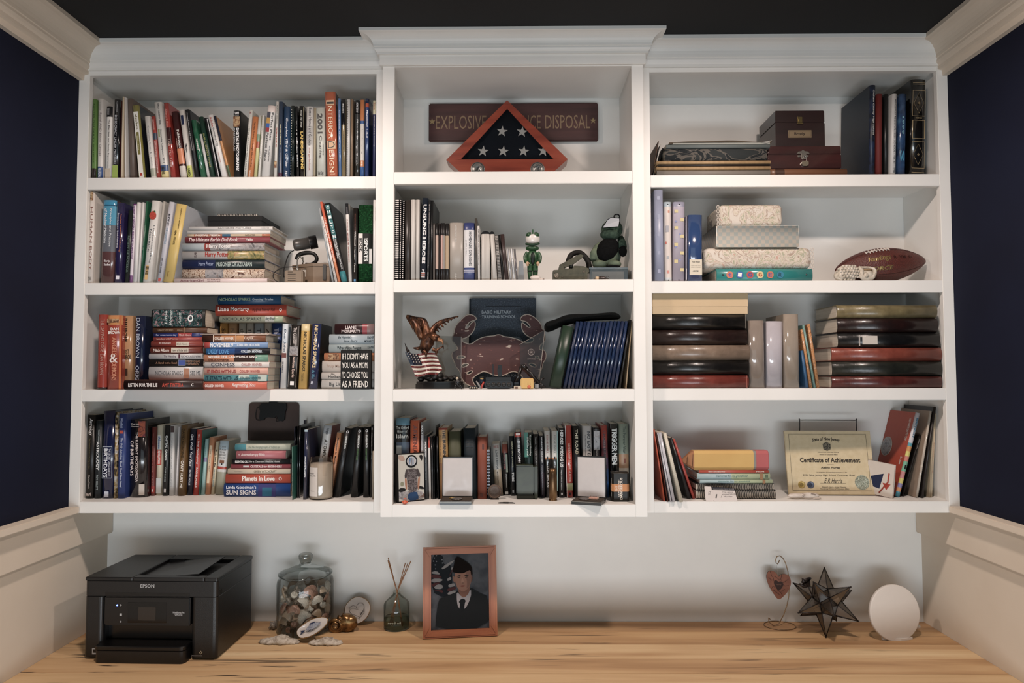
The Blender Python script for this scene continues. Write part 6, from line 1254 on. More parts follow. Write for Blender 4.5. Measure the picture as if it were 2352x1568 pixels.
bk(746, 842, 733, 320, '16191b', 'black heroes hardcover in tall white capitals', [('HEROES AMONG US', .03, .56, .25, .7, 'dcdcd8', 'B'), ('MAJOR CHUCK LARSON', .6, .89, .3, .5, 'd0d0d0', 'B')], [], [(.93, .96, .35, .6, 'e0e0e0')], Y=YR4, hard=1, gloss=1)
bk(852, 950, 825, 285, 'b53424', 'red glossy hardcover with pale gold lettering', [('LEADERSHIP OF THE HUNTER', .25, .78, .4, .7, 'd8a490')], [], [(.8, .9, .05, .95, '8a8450'), (.93, .97, .35, .6, '2a1414'), (0, 1, .0, .06, 'e8dcd4')], Y=YR4, hard=1, gloss=2)
bk(962, 1062, 930, 290, '141516', 'black road hardcover with large cream capitals', [('THE ROAD', .05, .4, .35, .75, 'd4c8a8', 'B')], Y=YR4, hard=1, gloss=1, d=.13)
bk(1090, 1222, 1068, 290, 'c4c0bc', 'pale grey commando hardcover with black capitals', [('NO EASY DAY', .08, .52, .5, .85, '26262a', 'B'), ('THE FIRSTHAND ACCOUNT', .12, .42, .25, .36, '4a4a4c')], Y=YR4, hard=1, gloss=1)
bk(1226, 1320, 1210, 312, '35373a', 'smoky grey and black hardcover beside the pale grey one', [('American Made', .3, .5, .4, .7, 'a8a8a8')], [(0, .02, '1a1a1a')], [(.05, .32, .1, .95, PIC2)], Y=YR4, hard=1, gloss=2)
bk(1358, 1452, 1325, 285, '9a382c', 'hardcover fading from red head to bright blue foot', [('CHAOS UNDER HEAVEN', .07, .8, .3, .68, '241a1c', 'B')], [(.2, .32, '7c3434'), (.32, .45, '66363e'), (.45, .6, '4a4058'), (.6, .78, '32507c'), (.78, 1, '2c5c98')], Y=YR4, hard=1, gloss=1)
bk(1470, 1575, 1455, 262, '181b1b', 'black hardcover with huge white outlined capitals', [('TRIGGER MEN', .06, .55, .15, .85, 'e4e8e4', 'B')], Y=YR4, hard=1, gloss=2)
bk(1584, 1726, 1574, 262, '8c9684', 'sage green and tan war history with green title', [('The Forever War', .03, .4, .4, .7, '3c4c40')], [(.0, .41, '8e9a88'), (.41, .6, 'b08864'), (.6, 1, 'c4bcac')], [(.47, .53, .5, .65, '8a4a34')], Y=YR4, hard=1, gloss=1)
flush()
def c4l(x, y, Y): return at(890+x/6.03, 930+y/6.03, Y)
pb0 = c4z(145, 1358); pb1 = c4z(520, 1318); Yp = pb0.y
A = pb0; B = pb1; ang = math.atan2(B.y-A.y, B.x-A.x)
tl = c4l(85, 680, A.y+.012)
W = (B-A).length; Hh = tl.z-z4
t = thing('photo_block', lab('photo print block of a child in a diving helmet'), 'photo', (A.x, A.y, z4+.0012), (-.06, 0, ang))
G().box(0, 0, 0, W, .020, Hh, bev=.001).make('block', [mat('141211', rough=.5)], t)
def fq(pts, col, y, name, parent, smooth=False):
    g = G(); g.add([(x*W, y, z*Hh) for x, z in pts], [tuple(range(len(pts)))[::-1]]); return g.make(name, [M(col, rough=.4) if not isinstance(col, bpy.types.Material) else col], parent)
def circ(cx, cz, rx, rz, n=20): return [(cx+rx*math.cos(2*PI*i/n), cz+rz*math.sin(2*PI*i/n)) for i in range(n)]
def SM(p, it=2): return smooth_loop(p, it)
bgp = fq([(.04, .02), (.98, .02), (.98, .98), (.04, .98)], 'c4c0b4', -.0004, 'photo_print', t)
for p, c_ in (([(.04, .02), (.98, .02), (.98, .16), (.6, .24), (.3, .2), (.04, .26)], PIC2), ([(.04, .3), (.3, .28), (.28, .22), (.04, .2)], '1c1c1c'), ([(.7, .33), (.98, .27), (.98, .22), (.7, .26)], '1c1c1c'), ([(.04, .97), (.2, .97), (.3, .87), (.2, .84), (.04, .88)], 'b09484'), ([(.8, .95), (.95, .95), (.92, .82), (.86, .85)], '222222'), ([(.1, .42), (.22, .42), (.22, .33), (.1, .33)], '8a8a70')):
    fq(SM(p, 1), c_, -.0006, 'print_backdrop', t)
fq(SM([(.36, .18), (.34, .02), (.76, .02), (.74, .12), (.68, .2)], 1), '24446a', -.0009, 'print_jeans', t)
fq(SM([(.36, .68), (.70, .68), (.74, .6), (.72, .4), (.74, .2), (.38, .18), (.34, .45), (.34, .62)], 1), ramp_mat('print_tee', [(.4, '3c3434'), (.6, '7a7070')], scale=300, rough=.4), -.0011, 'print_shirt', t)
for s in ([(.26, .5), (.33, .49), (.34, .3), (.33, .24), (.27, .3)], [(.76, .5), (.83, .51), (.80, .3), (.76, .2), (.72, .3)]): fq(SM(s, 1), 'b0795c', -.0010, 'print_arm', t)
for s in ([(.36, .68), (.30, .66), (.24, .5), (.33, .48), (.36, .6)], [(.70, .68), (.77, .66), (.86, .51), (.75, .48), (.70, .6)]): fq(SM(s, 1), '4a4242', -.0012, 'print_sleeve', t)
fq(circ(.52, .83, .215, .135), '14161a', -.0013, 'print_helmet', t)
fq(circ(.52, .835, .17, .095), 'c8ccd0', -.0015, 'print_face_ring', t)
fq(circ(.52, .835, .15, .08), ramp_mat('print_reflection', [(.3, '24344c'), (.5, 'd0c8c4'), (.6, '4878a0'), (.75, 'b0a8a4')], tex='noise', scale=9, vec=(18, 1, 1), rough=.3), -.0017, 'print_face_glass', t)
g = G(); put_text(g, 'ROAD', (.44*W, -.0019, .58*Hh), (.22*W, 0, 0), (0, 0, .03*Hh)); put_text(g, 'WRENCH', (.42*W, -.0019, .54*Hh), (.28*W, 0, 0), (0, 0, .03*Hh)); g.make('print_lettering', [mat('8a8282', var=0)], t)
p = c4z(240, 1372); s = .0078
t = thing('rubber_duck', lab('tiny orange rubber duck with black sunglasses by the photo block'), 'toy', (p.x, p.y, z4+.0002))
OR = mat('dd5a2c', rough=.3, coat=.4)
G().ball((0, 0, s*.75), (s*1.0, s*1.15, s*.75), 3).make('body', [OR], t)
G().ball((s*.1, -s*.2, s*1.75), s*.62, 3).make('head', [OR], t)
g = G(); g.ball((s*.1, -s*.85, s*1.6), (s*.3, s*.25, s*.1), 2); g.make('beak', [mat('e8883c', rough=.3)], t)
g = G(); g.box(-s*.4, -s*.86, s*1.8, s*.05, -s*.7, s*2.05); g.box(s*.15, -s*.86, s*1.8, s*.6, -s*.7, s*2.05); g.box(-s*.4, -s*.84, s*1.98, s*.6, -s*.74, s*2.06); g.make('sunglasses', [mat('1c1414', rough=.2)], t)
for sg in (-1, 1): G().ball((sg*s*.95, .1*s, s*.85), (s*.2, s*.6, s*.4), 2).make('wing', [OR], t)
def medal_box(desc, corners4, lidtop, crop, mirror, fill):
    """corners: front-left, front-right, back-left, back-right bottom pixels; lid vertical at the back"""
    f = lambda x, y: atz(crop[0]+x/crop[2], crop[1]+y/crop[2], z4)
    fh = lambda x, y: atz(crop[0]+x/crop[2], crop[1]+y/crop[2], z4+.0105)
    a, b, c_ = fh(*corners4[0]), fh(*corners4[1]), f(*corners4[2])
    hx = (b-a); ang = math.atan2(hx.y, hx.x); W = hx.length
    fy = Vector((-hx.y, hx.x, 0)).normalized(); D = abs((c_-a).dot(fy));
    mid = (a+b)/2; dy = min(0, YB4-.016-max(a.y, b.y)); mid.y += dy; D += dy
    lt = at(crop[0]+lidtop[0]/crop[2], crop[1]+lidtop[1]/crop[2], mid.y); Hh = lt.z-z4-.010
    t = thing('medal_box', lab(desc), 'medal box', (mid.x, mid.y, z4+.0002), (0, 0, ang))
    BKL = mat('12100f', rough=.35, coat=.2); w = W/2
    g = G(); g.box(-w, -D, 0, w, 0, .0105, bev=.0012); g.make('base_tray', [BKL], t)
    g = G(); g.box(-w+.0005, -D-.0003, .0085, w-.0005, -.0005, .0098); g.make('gold_trim', [mat('8c8478', rough=.3, metal=.5)], t)
    g = G(); g.box(-w+.003, -D+.003, .0106, w-.003, -.003, .0112); g.make('velvet_lining', [mat('4a4038', rough=.95)], t)
    g = G(); g.box(-w, .0005, .0085, w, .011, .0105+Hh, bev=.0015); g.make('lid', [BKL], t)
    n = 12; vs = []
    for i in range(n+1):
        for j in range(n+1):
            u, v = i/n, j/n; du, dv = 2*u-1, 2*v-1
            x_ = .004+.003*((abs(du)*abs(dv))**.5)-.0055*(1-max(abs(du), abs(dv))**2)*(.6+.4*abs(abs(du)-abs(dv)))
            vs.append((-w+.0035+u*(W-.007), -.0004-.0035*max(0, 1-max(abs(du), abs(dv))**2)*(.35+.65*abs(abs(du)-abs(dv))), .013+v*(Hh-.006)))
    g = G(); g.add(vs, [(i*(n+1)+j, (i+1)*(n+1)+j, (i+1)*(n+1)+j+1, i*(n+1)+j+1) for i in range(n) for j in range(n)], 0, True); g.make('satin_pad', [mat('cdc6c2', rough=.45, coat=.15)], t)
    fill(t, w, D)
    return t
def fill1(t, w, D):
    g = G(); g.lathe([(.0001, .0112), (.016, .0112), (.0175, .0125), (.0165, .0142), (.011, .0145), (.0105, .0135), (.0001, .0138)], 28, T=Matrix.Translation((.002, -D*.62, 0)), cap=False); g.make('round_medal', [mat('6c625a', rough=.3, metal=.6)], t)
    g = G(); g.tube([(-.022, -D*.45, .0125), (-.012, -D*.5, .014), (-.006, -D*.42, .013)], .0022, 6); g.make('ribbon_pin', [mat('b8964c', rough=.3, metal=.5)], t)
def fill2(t, w, D):
    g = G(); g.lathe([(.0001, .0112), (.018, .0112), (.019, .0125), (.0175, .0138), (.0001, .014)], 28, T=Matrix.Translation((-.012, -D*.55, 0)), cap=False); g.make('round_medal', [mat('6a625c', rough=.3, metal=.6)], t)
    g = G(); g.box(.000, -D*.55, .0113, .028, -D*.25, .0165, bev=.001); g.make('ribbon', [ramp_mat('ribbon_stripes', [(.45, 'c0603c'), (.55, 'd8c8b8')], tex='wave', scale=120, rough=.8)], t)
    for i in range(7): g = G(); g.ball((.002+i*.0038, -D*.25, .0175), .0013, 1); g.make('ribbon_stitch', [mat('5c2c20')], t)
medal_box('left open black medal box with white satin lid and ribbonless medal', [(768, 1255), (1192, 1255), (870, 1385)], (1190, 722), (890, 930, 6.03), 0, fill1)
medal_box('right open black medal box with white satin lid and orange ribbon', [(990, 1258), (1390, 1280), (1140, 1388)], (1000, 712), (1160, 930, 6.032), 0, fill2)
p = c4z(1485, 1305); t = thing('coin_disc', lab('round dark bronze coin standing on edge'), 'coin', (p.x, p.y, z4+.0002)); r = (c4(1585, 1200, p.y).x-c4(1388, 1200, p.y).x)/2
T_ = Matrix.Translation((0, 0, r+.002)) @ Matrix.Rotation(-.12, 4, 'X') @ Matrix.Rotation(PI/2, 4, 'X')
G().lathe([(.0001, -.002), (r, -.002), (r, .002), (r*.93, .0026), (r*.88, .0016), (r*.3, .0014), (.0001, .0018)], 40, T=T_, cap=False).make('disc', [ramp_mat('dark_bronze', [(.4, '4a3a30'), (.7, '5c4c40')], scale=300, rough=.45, metal=.5)], t)
G().lathe([(r*.86, .0017), (r*.86, .0023), (r*.82, .0023), (r*.82, .0017)], 40, T=T_, cap=False).make('ring', [mat('8a6a50', rough=.4, metal=.5)], t)
G().box(-r*.6, -.006, 0, r*.6, .008, .0024, bev=.0005).make('stand', [mat('2a201c')], t)
CR = (1160, 930, 6.032)
def d4(x, y, Y): return at(1160+x/6.032, 930+y/6.032, Y)
p = atz(1160+305/6.032, 930+1308/6.032, z4); t = thing('ammo_can', lab('dull olive steel canister with square rounded body'), 'canister', (p.x, p.y, z4+.0002)); w2 = (d4(455, 1000, p.y).x-d4(160, 1000, p.y).x)/2; hh = d4(300, 840, p.y).z-z4
OL2 = ramp_mat('olive_can', [(.3, '2b3020'), (.7, '3a412c')], scale=30, rough=.4)
G().box(-w2, 0, hh*.14, w2*.68, .040, hh, bev=.004).make('body', [OL2], t); G().box(w2*.7, -.0015, 0, w2, .042, hh*.99, bev=.003).make('side_flange', [OL2], t)
G().box(-w2*.99, .001, 0, w2*.66, .039, hh*.135, bev=.003).make('foot', [mat('24261c', rough=.45)], t)
G().box(-w2*1.03, -.001, hh*.985, w2*.3, .041, hh*1.01, bev=.001).make('lid', [OL2], t)
p = atz(1160+665/6.032, 930+1325/6.032, z4); t = thing('shell_casing', lab('upright tarnished brass shell casing with narrowed neck'), 'shell casing', (p.x, p.y+.008, z4+.0002)); r = (d4(724, 1000, p.y).x-d4(605, 1000, p.y).x)/2; hh = d4(660, 885, p.y).z-z4
BR = ramp_mat('tarnished_brass', [(.3, '4a3420'), (.55, '75552f'), (.75, '9a7a4c')], scale=60, vec=(1, 1, .3), detail=5, rough=.35, metal=.7)
G().lathe([(.0001, 0), (r, 0), (r, hh*.02), (r*.86, hh*.035), (r*.86, hh*.055), (r, hh*.075), (r, hh*.60), (r*.96, hh*.72), (r*.82, hh*.82), (r*.78, hh*.86), (r*.78, hh), (r*.70, hh), (r*.70, hh*.5), (.0001, hh*.5)], 32, cap=False).make('casing', [BR], t)
p = c4z(1650, 1365); t = thing('multi_tool', lab('flat black multi tool lying near the shelf edge'), 'tool', (p.x, p.y+.006, z4+.0002), (0, 0, -.05))
g = G(); g.prism([(-.027, 0), (-.014, 0), (-.014, .0)], 0, .001)
g = G(); k_ = .52/6.03/1.0
pts = [(-.0265, -.001), (-.020, .006), (-.013, .006), (-.011, .009), (.004, .009), (.007, .006), (.018, .006), (.026, -.004), (.010, -.003), (.004, -.006), (-.010, -.005), (-.016, -.004), (-.022, -.005)]
n = len(pts); g.add([(x, y, 0) for x, y in pts]+[(x, y, .0024) for x, y in pts], [tuple(range(n-1, -1, -1)), tuple(range(n, 2*n))]+[(i, (i+1) % n, (i+1) % n+n, i+n) for i in range(n)]); g.make('blade_plate', [mat('1c1a18', rough=.3, metal=.4)], t)
G().lathe([(.0001, .0025), (.0022, .0025), (.0022, .003), (.0001, .0032)], 12, T=Matrix.Translation((-.019, .001, 0)), cap=False).make('rivet', [mat('6a6a68', metal=.7, rough=.3)], t)
p = atz(1160+1590/6.032, 930+1335/6.032, z4); xl = d4(1478, 1100, p.y).x; xr = d4(1718, 1100, p.y).x; hh = d4(1600, 930, p.y).z-z4
t = thing('demolition_block', lab('dark olive eight sided block with orange band and warning words'), 'canister', ((xl+xr)/2, p.y+.016, z4+.0002)); w2 = (xr-xl)/2
def octp(w, d, c): return [(-w+c, -d), (w-c, -d), (w, -d+c), (w, d-c), (w-c, d), (-w+c, d), (-w, d-c), (-w, -d+c)]
def octa(z0, z1, s=1, mi=0, top=0):
    P_ = octp(w2*s, .020*s, .006); g = G(); n = 8
    vs = [(x, y, z0) for x, y in P_]+[(x, y, z1) for x, y in P_]
    return g.add(vs, [tuple(range(7, -1, -1)), tuple(range(8, 16))]+[(i, (i+1) % 8, (i+1) % 8+8, i+8) for i in range(8)], mi)
DO = mat('1e1b16', rough=.4)
octa(.0, hh*.955).make('block', [DO], t); octa(hh*.34, hh*.60, 1.012).make('orange_band', [mat('c98448', rough=.5)], t)
P_ = octp(w2*.99, .0198, .006); g = G(); g.tube([(x, y, hh*.965) for x, y in P_], .0012, 6, closed=True); g.make('rim', [mat('3a342c', rough=.35)], t); octa(hh*.955, hh*.965, .93).make('end_cap', [mat('2c2822', rough=.5)], t)
WT = mat('e8dccc', rough=.6, var=0)
def vtext(s, x0, x1, z0, z1, y, b=.02, m_=None):
    g = G(); put_text(g, s, (x1, y, z0), (0, 0, z1-z0), (-(x1-x0), 0, 0), 0, b); g.make('lettering', [m_ or WT], t)
yy = -.0204
vtext('TNT', -w2*.58, -w2*.36, hh*.36, hh*.55, yy, .03); vtext('1/4 POUND NET', -w2*.28, -w2*.1, hh*.18, hh*.76, yy, .02); vtext('DANGEROUS', -w2*.06, w2*.22, hh*.07, hh*.82, yy, .03)
g = G(); put_text(g, 'HIGH EXPLOSIVE', (-w2*.93, -.0145, hh*.14), (0, 0, hh*.66), (-.0028, .0028, 0), 0, .02); g.make('lettering', [WT], t)
vtext('CORPS OF ENGINEERS', w2*.68, w2*.75, hh*.12, hh*.82, -.0196, 0, mat('b8a890', var=0))

# =========================== top right shelf
BAY = 'R1'; CR = (1480, 160, 3.409)
def r1(x, y, Y): return at(1480+x/3.409, 160+y/3.409, Y)
YR = YS+.012
for i, (a, b, c, yt, hx, n) in enumerate(((52, 60, 122, 560, '5c4638', 'brown paper edged print leaning left of the album pile'), (62, 72, 140, 585, 'd0ccc4', 'white card leaning beside the brown edged print'), (74, 86, 158, 612, '2c2e30', 'dark card leaning against the album pile'))):
    bk(a, b, a+ (c-a)*.8, yt, hx, n, Y=YR+.03, d=.16, name='print', cat='photo', group=None, gloss=0, pages=False)
flush()
CAMO = ramp_mat('camo_cloth', [(.0, '3a3e3e'), (.47, '6a645c'), (.52, '2e3234'), (.6, '77716a'), (.64, '4a4e4c')], tex='noise', scale=14, vec=(1.6, 1, .8), detail=5, dist=1.5, const=True, rough=.85)
TANW = ramp_mat('tan_board', [(.3, 'a88454'), (.7, 'c09a66')], scale=20, vec=(1, 4, 4), rough=.6)
zt = stack([
 (100, 988, 818, 782, '8a8074', 'grey brown flat album at the bottom of the pile', [], dict(z0=ZT[0], gloss=0, **AL, hard=1)),
 (95, 990, 782, 753, TANW, 'lower tan edged board album in the pile', [], dict(**AL, hard=1, bulge=.002)),
 (108, 985, 753, 738, '2c2420', 'thin dark album between the two tan edged ones', [], dict(**AL)),
 (95, 990, 738, 708, TANW, 'upper tan edged board album in the pile', [], dict(**AL, hard=1, bulge=.002)),
 (160, 962, 708, 612, CAMO, 'camouflage cloth covered album in the pile', [], dict(**AL, hard=1, gloss=0)),
 (172, 985, 612, 582, '6c7472', 'grey paper folder lying on the camouflage album', [], dict(name='folder', cat='folder', group=None, gloss=0)),
], Y=YS+.004, d=.20)
x0 = r1(195, 600, YS+.006).x; x1 = r1(1000, 600, YS+.006).x; zz_ = zt
t = thing('folder', lab('sagging brown and grey folder on top of the album pile'), 'folder', ((x0+x1)/2, YS+.004, zz_+.0003)); w2 = (x1-x0)/2
g = G()
for k_, (zo, col) in enumerate(((0, 0),)):
    n = 16; vs = []
    for i in range(n+1):
        u = i/n*2-1; zc_ = .007+.0022*math.cos(u*3)+.001*math.sin(u*7); vs += [(u*w2, 0, zc_), (u*w2*.98, .19, zc_+.004), (u*w2*.98, .19, zc_+.0055), (u*w2, 0, zc_+.0015)]
    g.add(vs, [(i*4+a, i*4+(a+1) % 4, (i+1)*4+(a+1) % 4, (i+1)*4+a) for i in range(n) for a in range(4)]+[(3, 2, 1, 0), (n*4, n*4+1, n*4+2, n*4+3)], 0, True)
g.make('cover_flap', [mat('6a5a48', rough=.7)], t)
g = G(); g.box(-w2*.93, .002, .0, w2*.96, .19, .0045, bev=.0005); g.make('contents', [mat('a8a89e', rough=.8)], t)
g = G(); g.prism([(w2*.78, .004), (w2*1.0, .011), (w2*.9, .001)], -.0008, .03); g.make('flap_corner', [mat('9c9a92', rough=.7)], t)
Yb1 = YS+.02
zq, z_top = lay(978, 1590, 818, 770, '7c5034', 'brown leather album beneath the wooden boxes', [], Y=Yb1, d=.17, z0=ZT[0], hard=1, bands=[(.08, .2, '4a3024')], name='photo_album', cat='album', group=None)
MAH = ramp_mat('mahogany', [(.3, '2a1010'), (.55, '3c1614'), (.75, '4c1e1a')], scale=3, vec=(1.5, 6, 10), detail=6, rough=.3, coat=.4)
MAH2 = ramp_mat('dark_mahogany', [(.3, '1c0d0d'), (.7, '2c1413')], scale=3, vec=(1.5, 6, 10), detail=6, rough=.35, coat=.3)
def wbox(desc, xl, xr, yt, z0, Y, d, m_, split):
    x0 = r1(xl, 600, Y).x; x1 = r1(xr, 600, Y).x; zt = r1((xl+xr)/2, yt, Y).z
    t = thing('wooden_box', lab(desc), 'box', ((x0+x1)/2, Y, z0+.0003)); w2 = (x1-x0)/2; h = zt-z0-.0004
    G().box(-w2, 0, 0, w2, d, h*split-.0004, bev=.0015).make('box_base', [m_], t)
    G().box(-w2, 0, h*split, w2, d, h, bev=.0025).make('lid', [m_], t)
    return t, w2, h, zt
BRS = mat('a08c58', rough=.25, metal=.9); SLV2 = mat('a8a49c', rough=.25, metal=.9)
t, w2, h, zt = wbox('lower long mahogany box with silver hasp and padlock', 964, 1540, 597, z_top, Yb1+.004, .155, MAH, .62)
def rx(x): return ((x-964)/(1540-964)*2-1)*w2
def rz1(y): return h*(1-(y-597)/(768-597))
g = G(); pts = [(1190, 655), (1205, 640), (1225, 638), (1240, 627), (1256, 638), (1278, 640), (1292, 655), (1280, 660), (1205, 660)]; g.prism([(rx(x), rz1(y)) for x, y in pts], -.0012, -.0002); g.make('hasp_plate', [SLV2], t)
g = G()
for x in (1200, 1262): g.box(rx(x), -.002, rz1(682), rx(x+20), -.0002, rz1(668), bev=.0003)
g.box(rx(1225), -.0025, rz1(700), rx(1265), -.0014, rz1(655), bev=.0003); g.make('hasp_tongue', [SLV2], t)
g = G(); g.tube([(rx(1236), -.004, rz1(720)), (rx(1236), -.004, rz1(690)), (rx(1250), -.004, rz1(676)), (rx(1264), -.004, rz1(690)), (rx(1264), -.004, rz1(720))], .0011, 8); g.make('shackle', [SLV2], t)
g = G(); g.prism(smooth_loop([(rx(x), rz1(y)) for x, y in ((1228, 716), (1276, 712), (1278, 748), (1250, 757), (1222, 742))], 1), -.0075, -.0015); g.make('padlock_body', [mat('b0a48c', rough=.25, metal=.8)], t)
t, w2, h, zt2 = wbox('upper dark mahogany box with small brass name plate', 1028, 1417, 318, zt, Yb1+.012, .15, MAH2, .66)
def rx(x): return ((x-1028)/(1417-1028)*2-1)*w2
def rz1(y): return h*(1-(y-318)/(594-318))
g = G(); g.box(rx(1203), -.0014, rz1(412), rx(1240), -.0002, rz1(368), bev=.0004); g.make('latch_plate', [BRS], t)
g = G(); g.box(rx(1196), -.0028, rz1(424), rx(1246), -.0016, rz1(414), bev=.0003); g.box(rx(1210), -.003, rz1(408), rx(1232), -.0016, rz1(384), bev=.0004); g.make('latch_hook', [BRS], t)
g = G(); g.box(rx(1128), -.0012, rz1(527), rx(1310), -.0002, rz1(470), bev=.0003); g.make('name_plate', [mat('9a8464', rough=.35, metal=.6)], t)
g = G(); a, b, c_, d_ = rx(1136), rx(1302), rz1(521), rz1(476)
for q_ in ((a, c_, b, c_+.0006), (a, d_-.0006, b, d_), (a, c_, a+.0006, d_), (b-.0006, c_, b, d_)): g.box(q_[0], -.0014, q_[1], q_[2], -.0011, q_[3])
g.make('plate_border', [mat('2c201a')], t)
g = G(); put_text(g, 'Brody', (rx(1175), -.0015, rz1(512)), (rx(1260)-rx(1175), 0, 0), (0, 0, rz1(486)-rz1(512)), 0, .02); g.make('plate_lettering', [mat('2c201a')], t)
Yr1 = YS+.012
NVY = ramp_mat('marbled_navy', [(.35, '10141c'), (.6, '1c2a48'), (.75, '2c3c54')], scale=40, detail=6, dist=1, rough=.4)
bk(1764, 1812, 1770, 118, NVY, 'large navy marbled yearbook with white script spine', [('Oldham County High School', .05, .55, .4, .7, 'c8c8c0', 'I')], Y=Yr1, d=.2, hard=1, gloss=1, back=mat('1c2634', rough=.4))
bk(1818, 1868, 1822, 188, '702420', 'dark red cloth book beside the navy yearbook', Y=Yr1+.01, hard=1, gloss=0)
bk(1880, 1920, 1880, 190, '121314', 'black book between the red and white ones', Y=Yr1+.01, hard=1, gloss=1)
bk(1926, 1974, 1938, 188, 'cfccc8', 'white yearbook with thin dark school lettering', [('KINGSWAY REGIONAL HIGH SCHOOL - Vol. 35 - 1998', .07, .97, .45, .75, '3a3c40')], Y=Yr1, hard=1, gloss=1)
bk(1988, 2050, 2000, 188, ramp_mat('aqua_clouds', [(.35, '16243c'), (.55, '2c4c74'), (.75, '4c7c98')], scale=20, detail=5, rough=.2), 'glossy deep blue yearbook with pale mottling', [('S', .7, .83, .2, .75, '3c8cac', 'B'), ('1999', .28, .5, .4, .6, '7cb4c4')], Y=Yr1, hard=1, gloss=2)
GD = 'a8926a'
def diam(root, T, L):
    for (t0, t1) in ((.12, .38), (.66, .92)):
        g = G(); cx, cz = T*.5, L*(1-(t0+t1)/2); a, b = T*.33, L*(t1-t0)*.42; yy = -.0035
        for s in ((a, b), ):
            for p0, p1 in (((cx-a, cz), (cx, cz+b)), ((cx, cz+b), (cx+a, cz)), ((cx+a, cz), (cx, cz-b)), ((cx, cz-b), (cx-a, cz))):
                g.tube([(p0[0], yy, p0[1]), (p1[0], yy, p1[1])], .0005, 4)
        g.add([(cx, yy-.0004, cz+.005), (cx+.004, yy-.0004, cz), (cx, yy-.0004, cz-.005), (cx-.004, yy-.0004, cz)], [(0, 3, 2, 1)])
        g.make('gilt_diamond', [mat(GD, rough=.3, metal=.6)], root)
bk(2082, 2202, 2095, 72, '110f0d', 'tall thick black encyclopedia with gilt frames', [('SCIENCE', .4, .415, .3, .7, 'a8926a', 'H')], [], [(a_, a_+.004, .08, .92, GD) for a_ in (.035, .05, .115, .385, .43, .62, .655, .93, .975)]+[(.115, .385, .08, .1, GD), (.115, .385, .9, .92, GD), (.43, .62, .08, .13, GD), (.43, .62, .87, .92, GD), (.655, .93, .08, .1, GD), (.655, .93, .9, .92, GD)], Y=Yr1, hard=1, gloss=2, bulge=.003, d=.2, extra=diam)
flush()

# =========================== second right shelf
BAY = 'R2'; CR = (1480, 420, 5.6); z2 = ZT[1]
YQ = YS+.010
def rings(root, T, L):
    for z_ in (.965, .015):
        G().lathe([(.0025, -.0006), (.0025, 0), (.0014, .0012), (.0001, .0016)], 14, T=Matrix.Translation((T/2, -.0008, L*z_)) @ Matrix.Rotation(PI/2, 4, 'X'), cap=False).make('rivet', [mat('4a4c50', rough=.2, metal=.8)], root)
bk(140, 258, 134, 88, '9da3bc', 'tall powder blue ring binder at the left end', [], [], [(.07+k*.2, .11+k*.2, .3, .6, 'a6acc4') for k in range(5)], Y=YQ-.004, **BI, d=.19, hard=1)
bk(264, 362, 252, 242, 'ddd2ca', 'white nursery ring binder with scattered pink and grey prints', [], [(0, .06, 'b4c4cc'), (.95, 1, 'd0d4d4')], [(.11, .14, .5, .75, 'd08c70'), (.3, .38, .2, .6, 'a8a8b0'), (.5, .53, .1, .3, 'c86858'), (.68, .72, .3, .6, 'b0b4b8'), (.86, .9, .3, .6, 'd89084')], Y=YQ, **BI, d=.19, hard=1, extra=rings)
bk(368, 524, 373, 240, 'b4aab8', 'lavender ring binder with yellow dots', [], [(0, .06, '9898ac')], [(.1+.105*k, .14+.105*k, .1 if k % 2 == 0 else .6, .4 if k % 2 == 0 else .9, 'd4c48c') for k in range(8)]+[(.24+.16*k, .26+.16*k, .5 if k % 2 else .15, .65 if k % 2 else .3, '8890c0') for k in range(4)], Y=YQ, **BI, d=.19, hard=1, extra=rings)
bk(529, 556, 530, 430, '8c8894', 'thin grey lilac booklet beside the dotted binder', [], [], [(.8, .97, .3, .7, 'c8c4c8')], Y=YQ+.004)
BLR = mat('2c4878', rough=.15, coat=.8)
bk(560, 752, 560, 408, BLR, 'fat royal blue shiny album with cream label near its foot', [('Pony Album', .7, .73, .25, .8, '4a443c', 'H'), ('ACID FREE', .84, .86, .3, .7, '2c2c2c', 'HB'), ('made with care', .765, .775, .2, .85, '9a9484', 'H'), ('best friends', .79, .8, .2, .85, '9a9484', 'H')], [], [(.675, .91, .08, .96, 'd8ceb8')], Y=YQ-.008, **AL, d=.17, hard=1, bulge=.0006, rough=.15)
flush()
TOILE = ramp_mat('toile_fabric', [(.0, 'dacfc0'), (.42, 'd6ccbe'), (.47, 'a8907c'), (.50, 'd8ccbc'), (.57, 'cdbfa8'), (.6, '9aa080'), (.63, 'd9cec0'), (.7, 'c8a08c')], tex='noise', scale=22, detail=5, dist=2.2, rough=.85, bump=.3)
CHK_m, nt, b_ = newmat('pale_check'); ck = nt.nodes.new('ShaderNodeTexChecker'); ck.inputs['Scale'].default_value = 83; ck.inputs['Color1'].default_value = lin('c2c9c2'); ck.inputs['Color2'].default_value = lin('dcd2c2'); tc_ = nt.nodes.new('ShaderNodeTexCoord'); mp_ = nt.nodes.new('ShaderNodeMapping'); mp_.inputs['Location'].default_value = (.001, .004, .002); nt.links.new(tc_.outputs['Object'], mp_.inputs[0]); nt.links.new(mp_.outputs[0], ck.inputs[0]); nt.links.new(ck.outputs[0], b_.inputs['Base Color']); b_.inputs['Roughness'].default_value = .35
TEAL = mat('1f8c88', rough=.25, coat=.4)
Yw = YS+.004
rt_, zt = lay(932, 2167, 1250, 1100, TEAL, 'teal lying ring binder with coloured letter tiles', [], [], [], Y=Yw, d=.2, z0=z2, name='binder', cat='binder', group=None, hard=1, rough=.25)
Tt = zt-z2; Lw = (Xat(1480+2167/5.6, Yw, z2)-Xat(1480+932/5.6, Yw, z2))
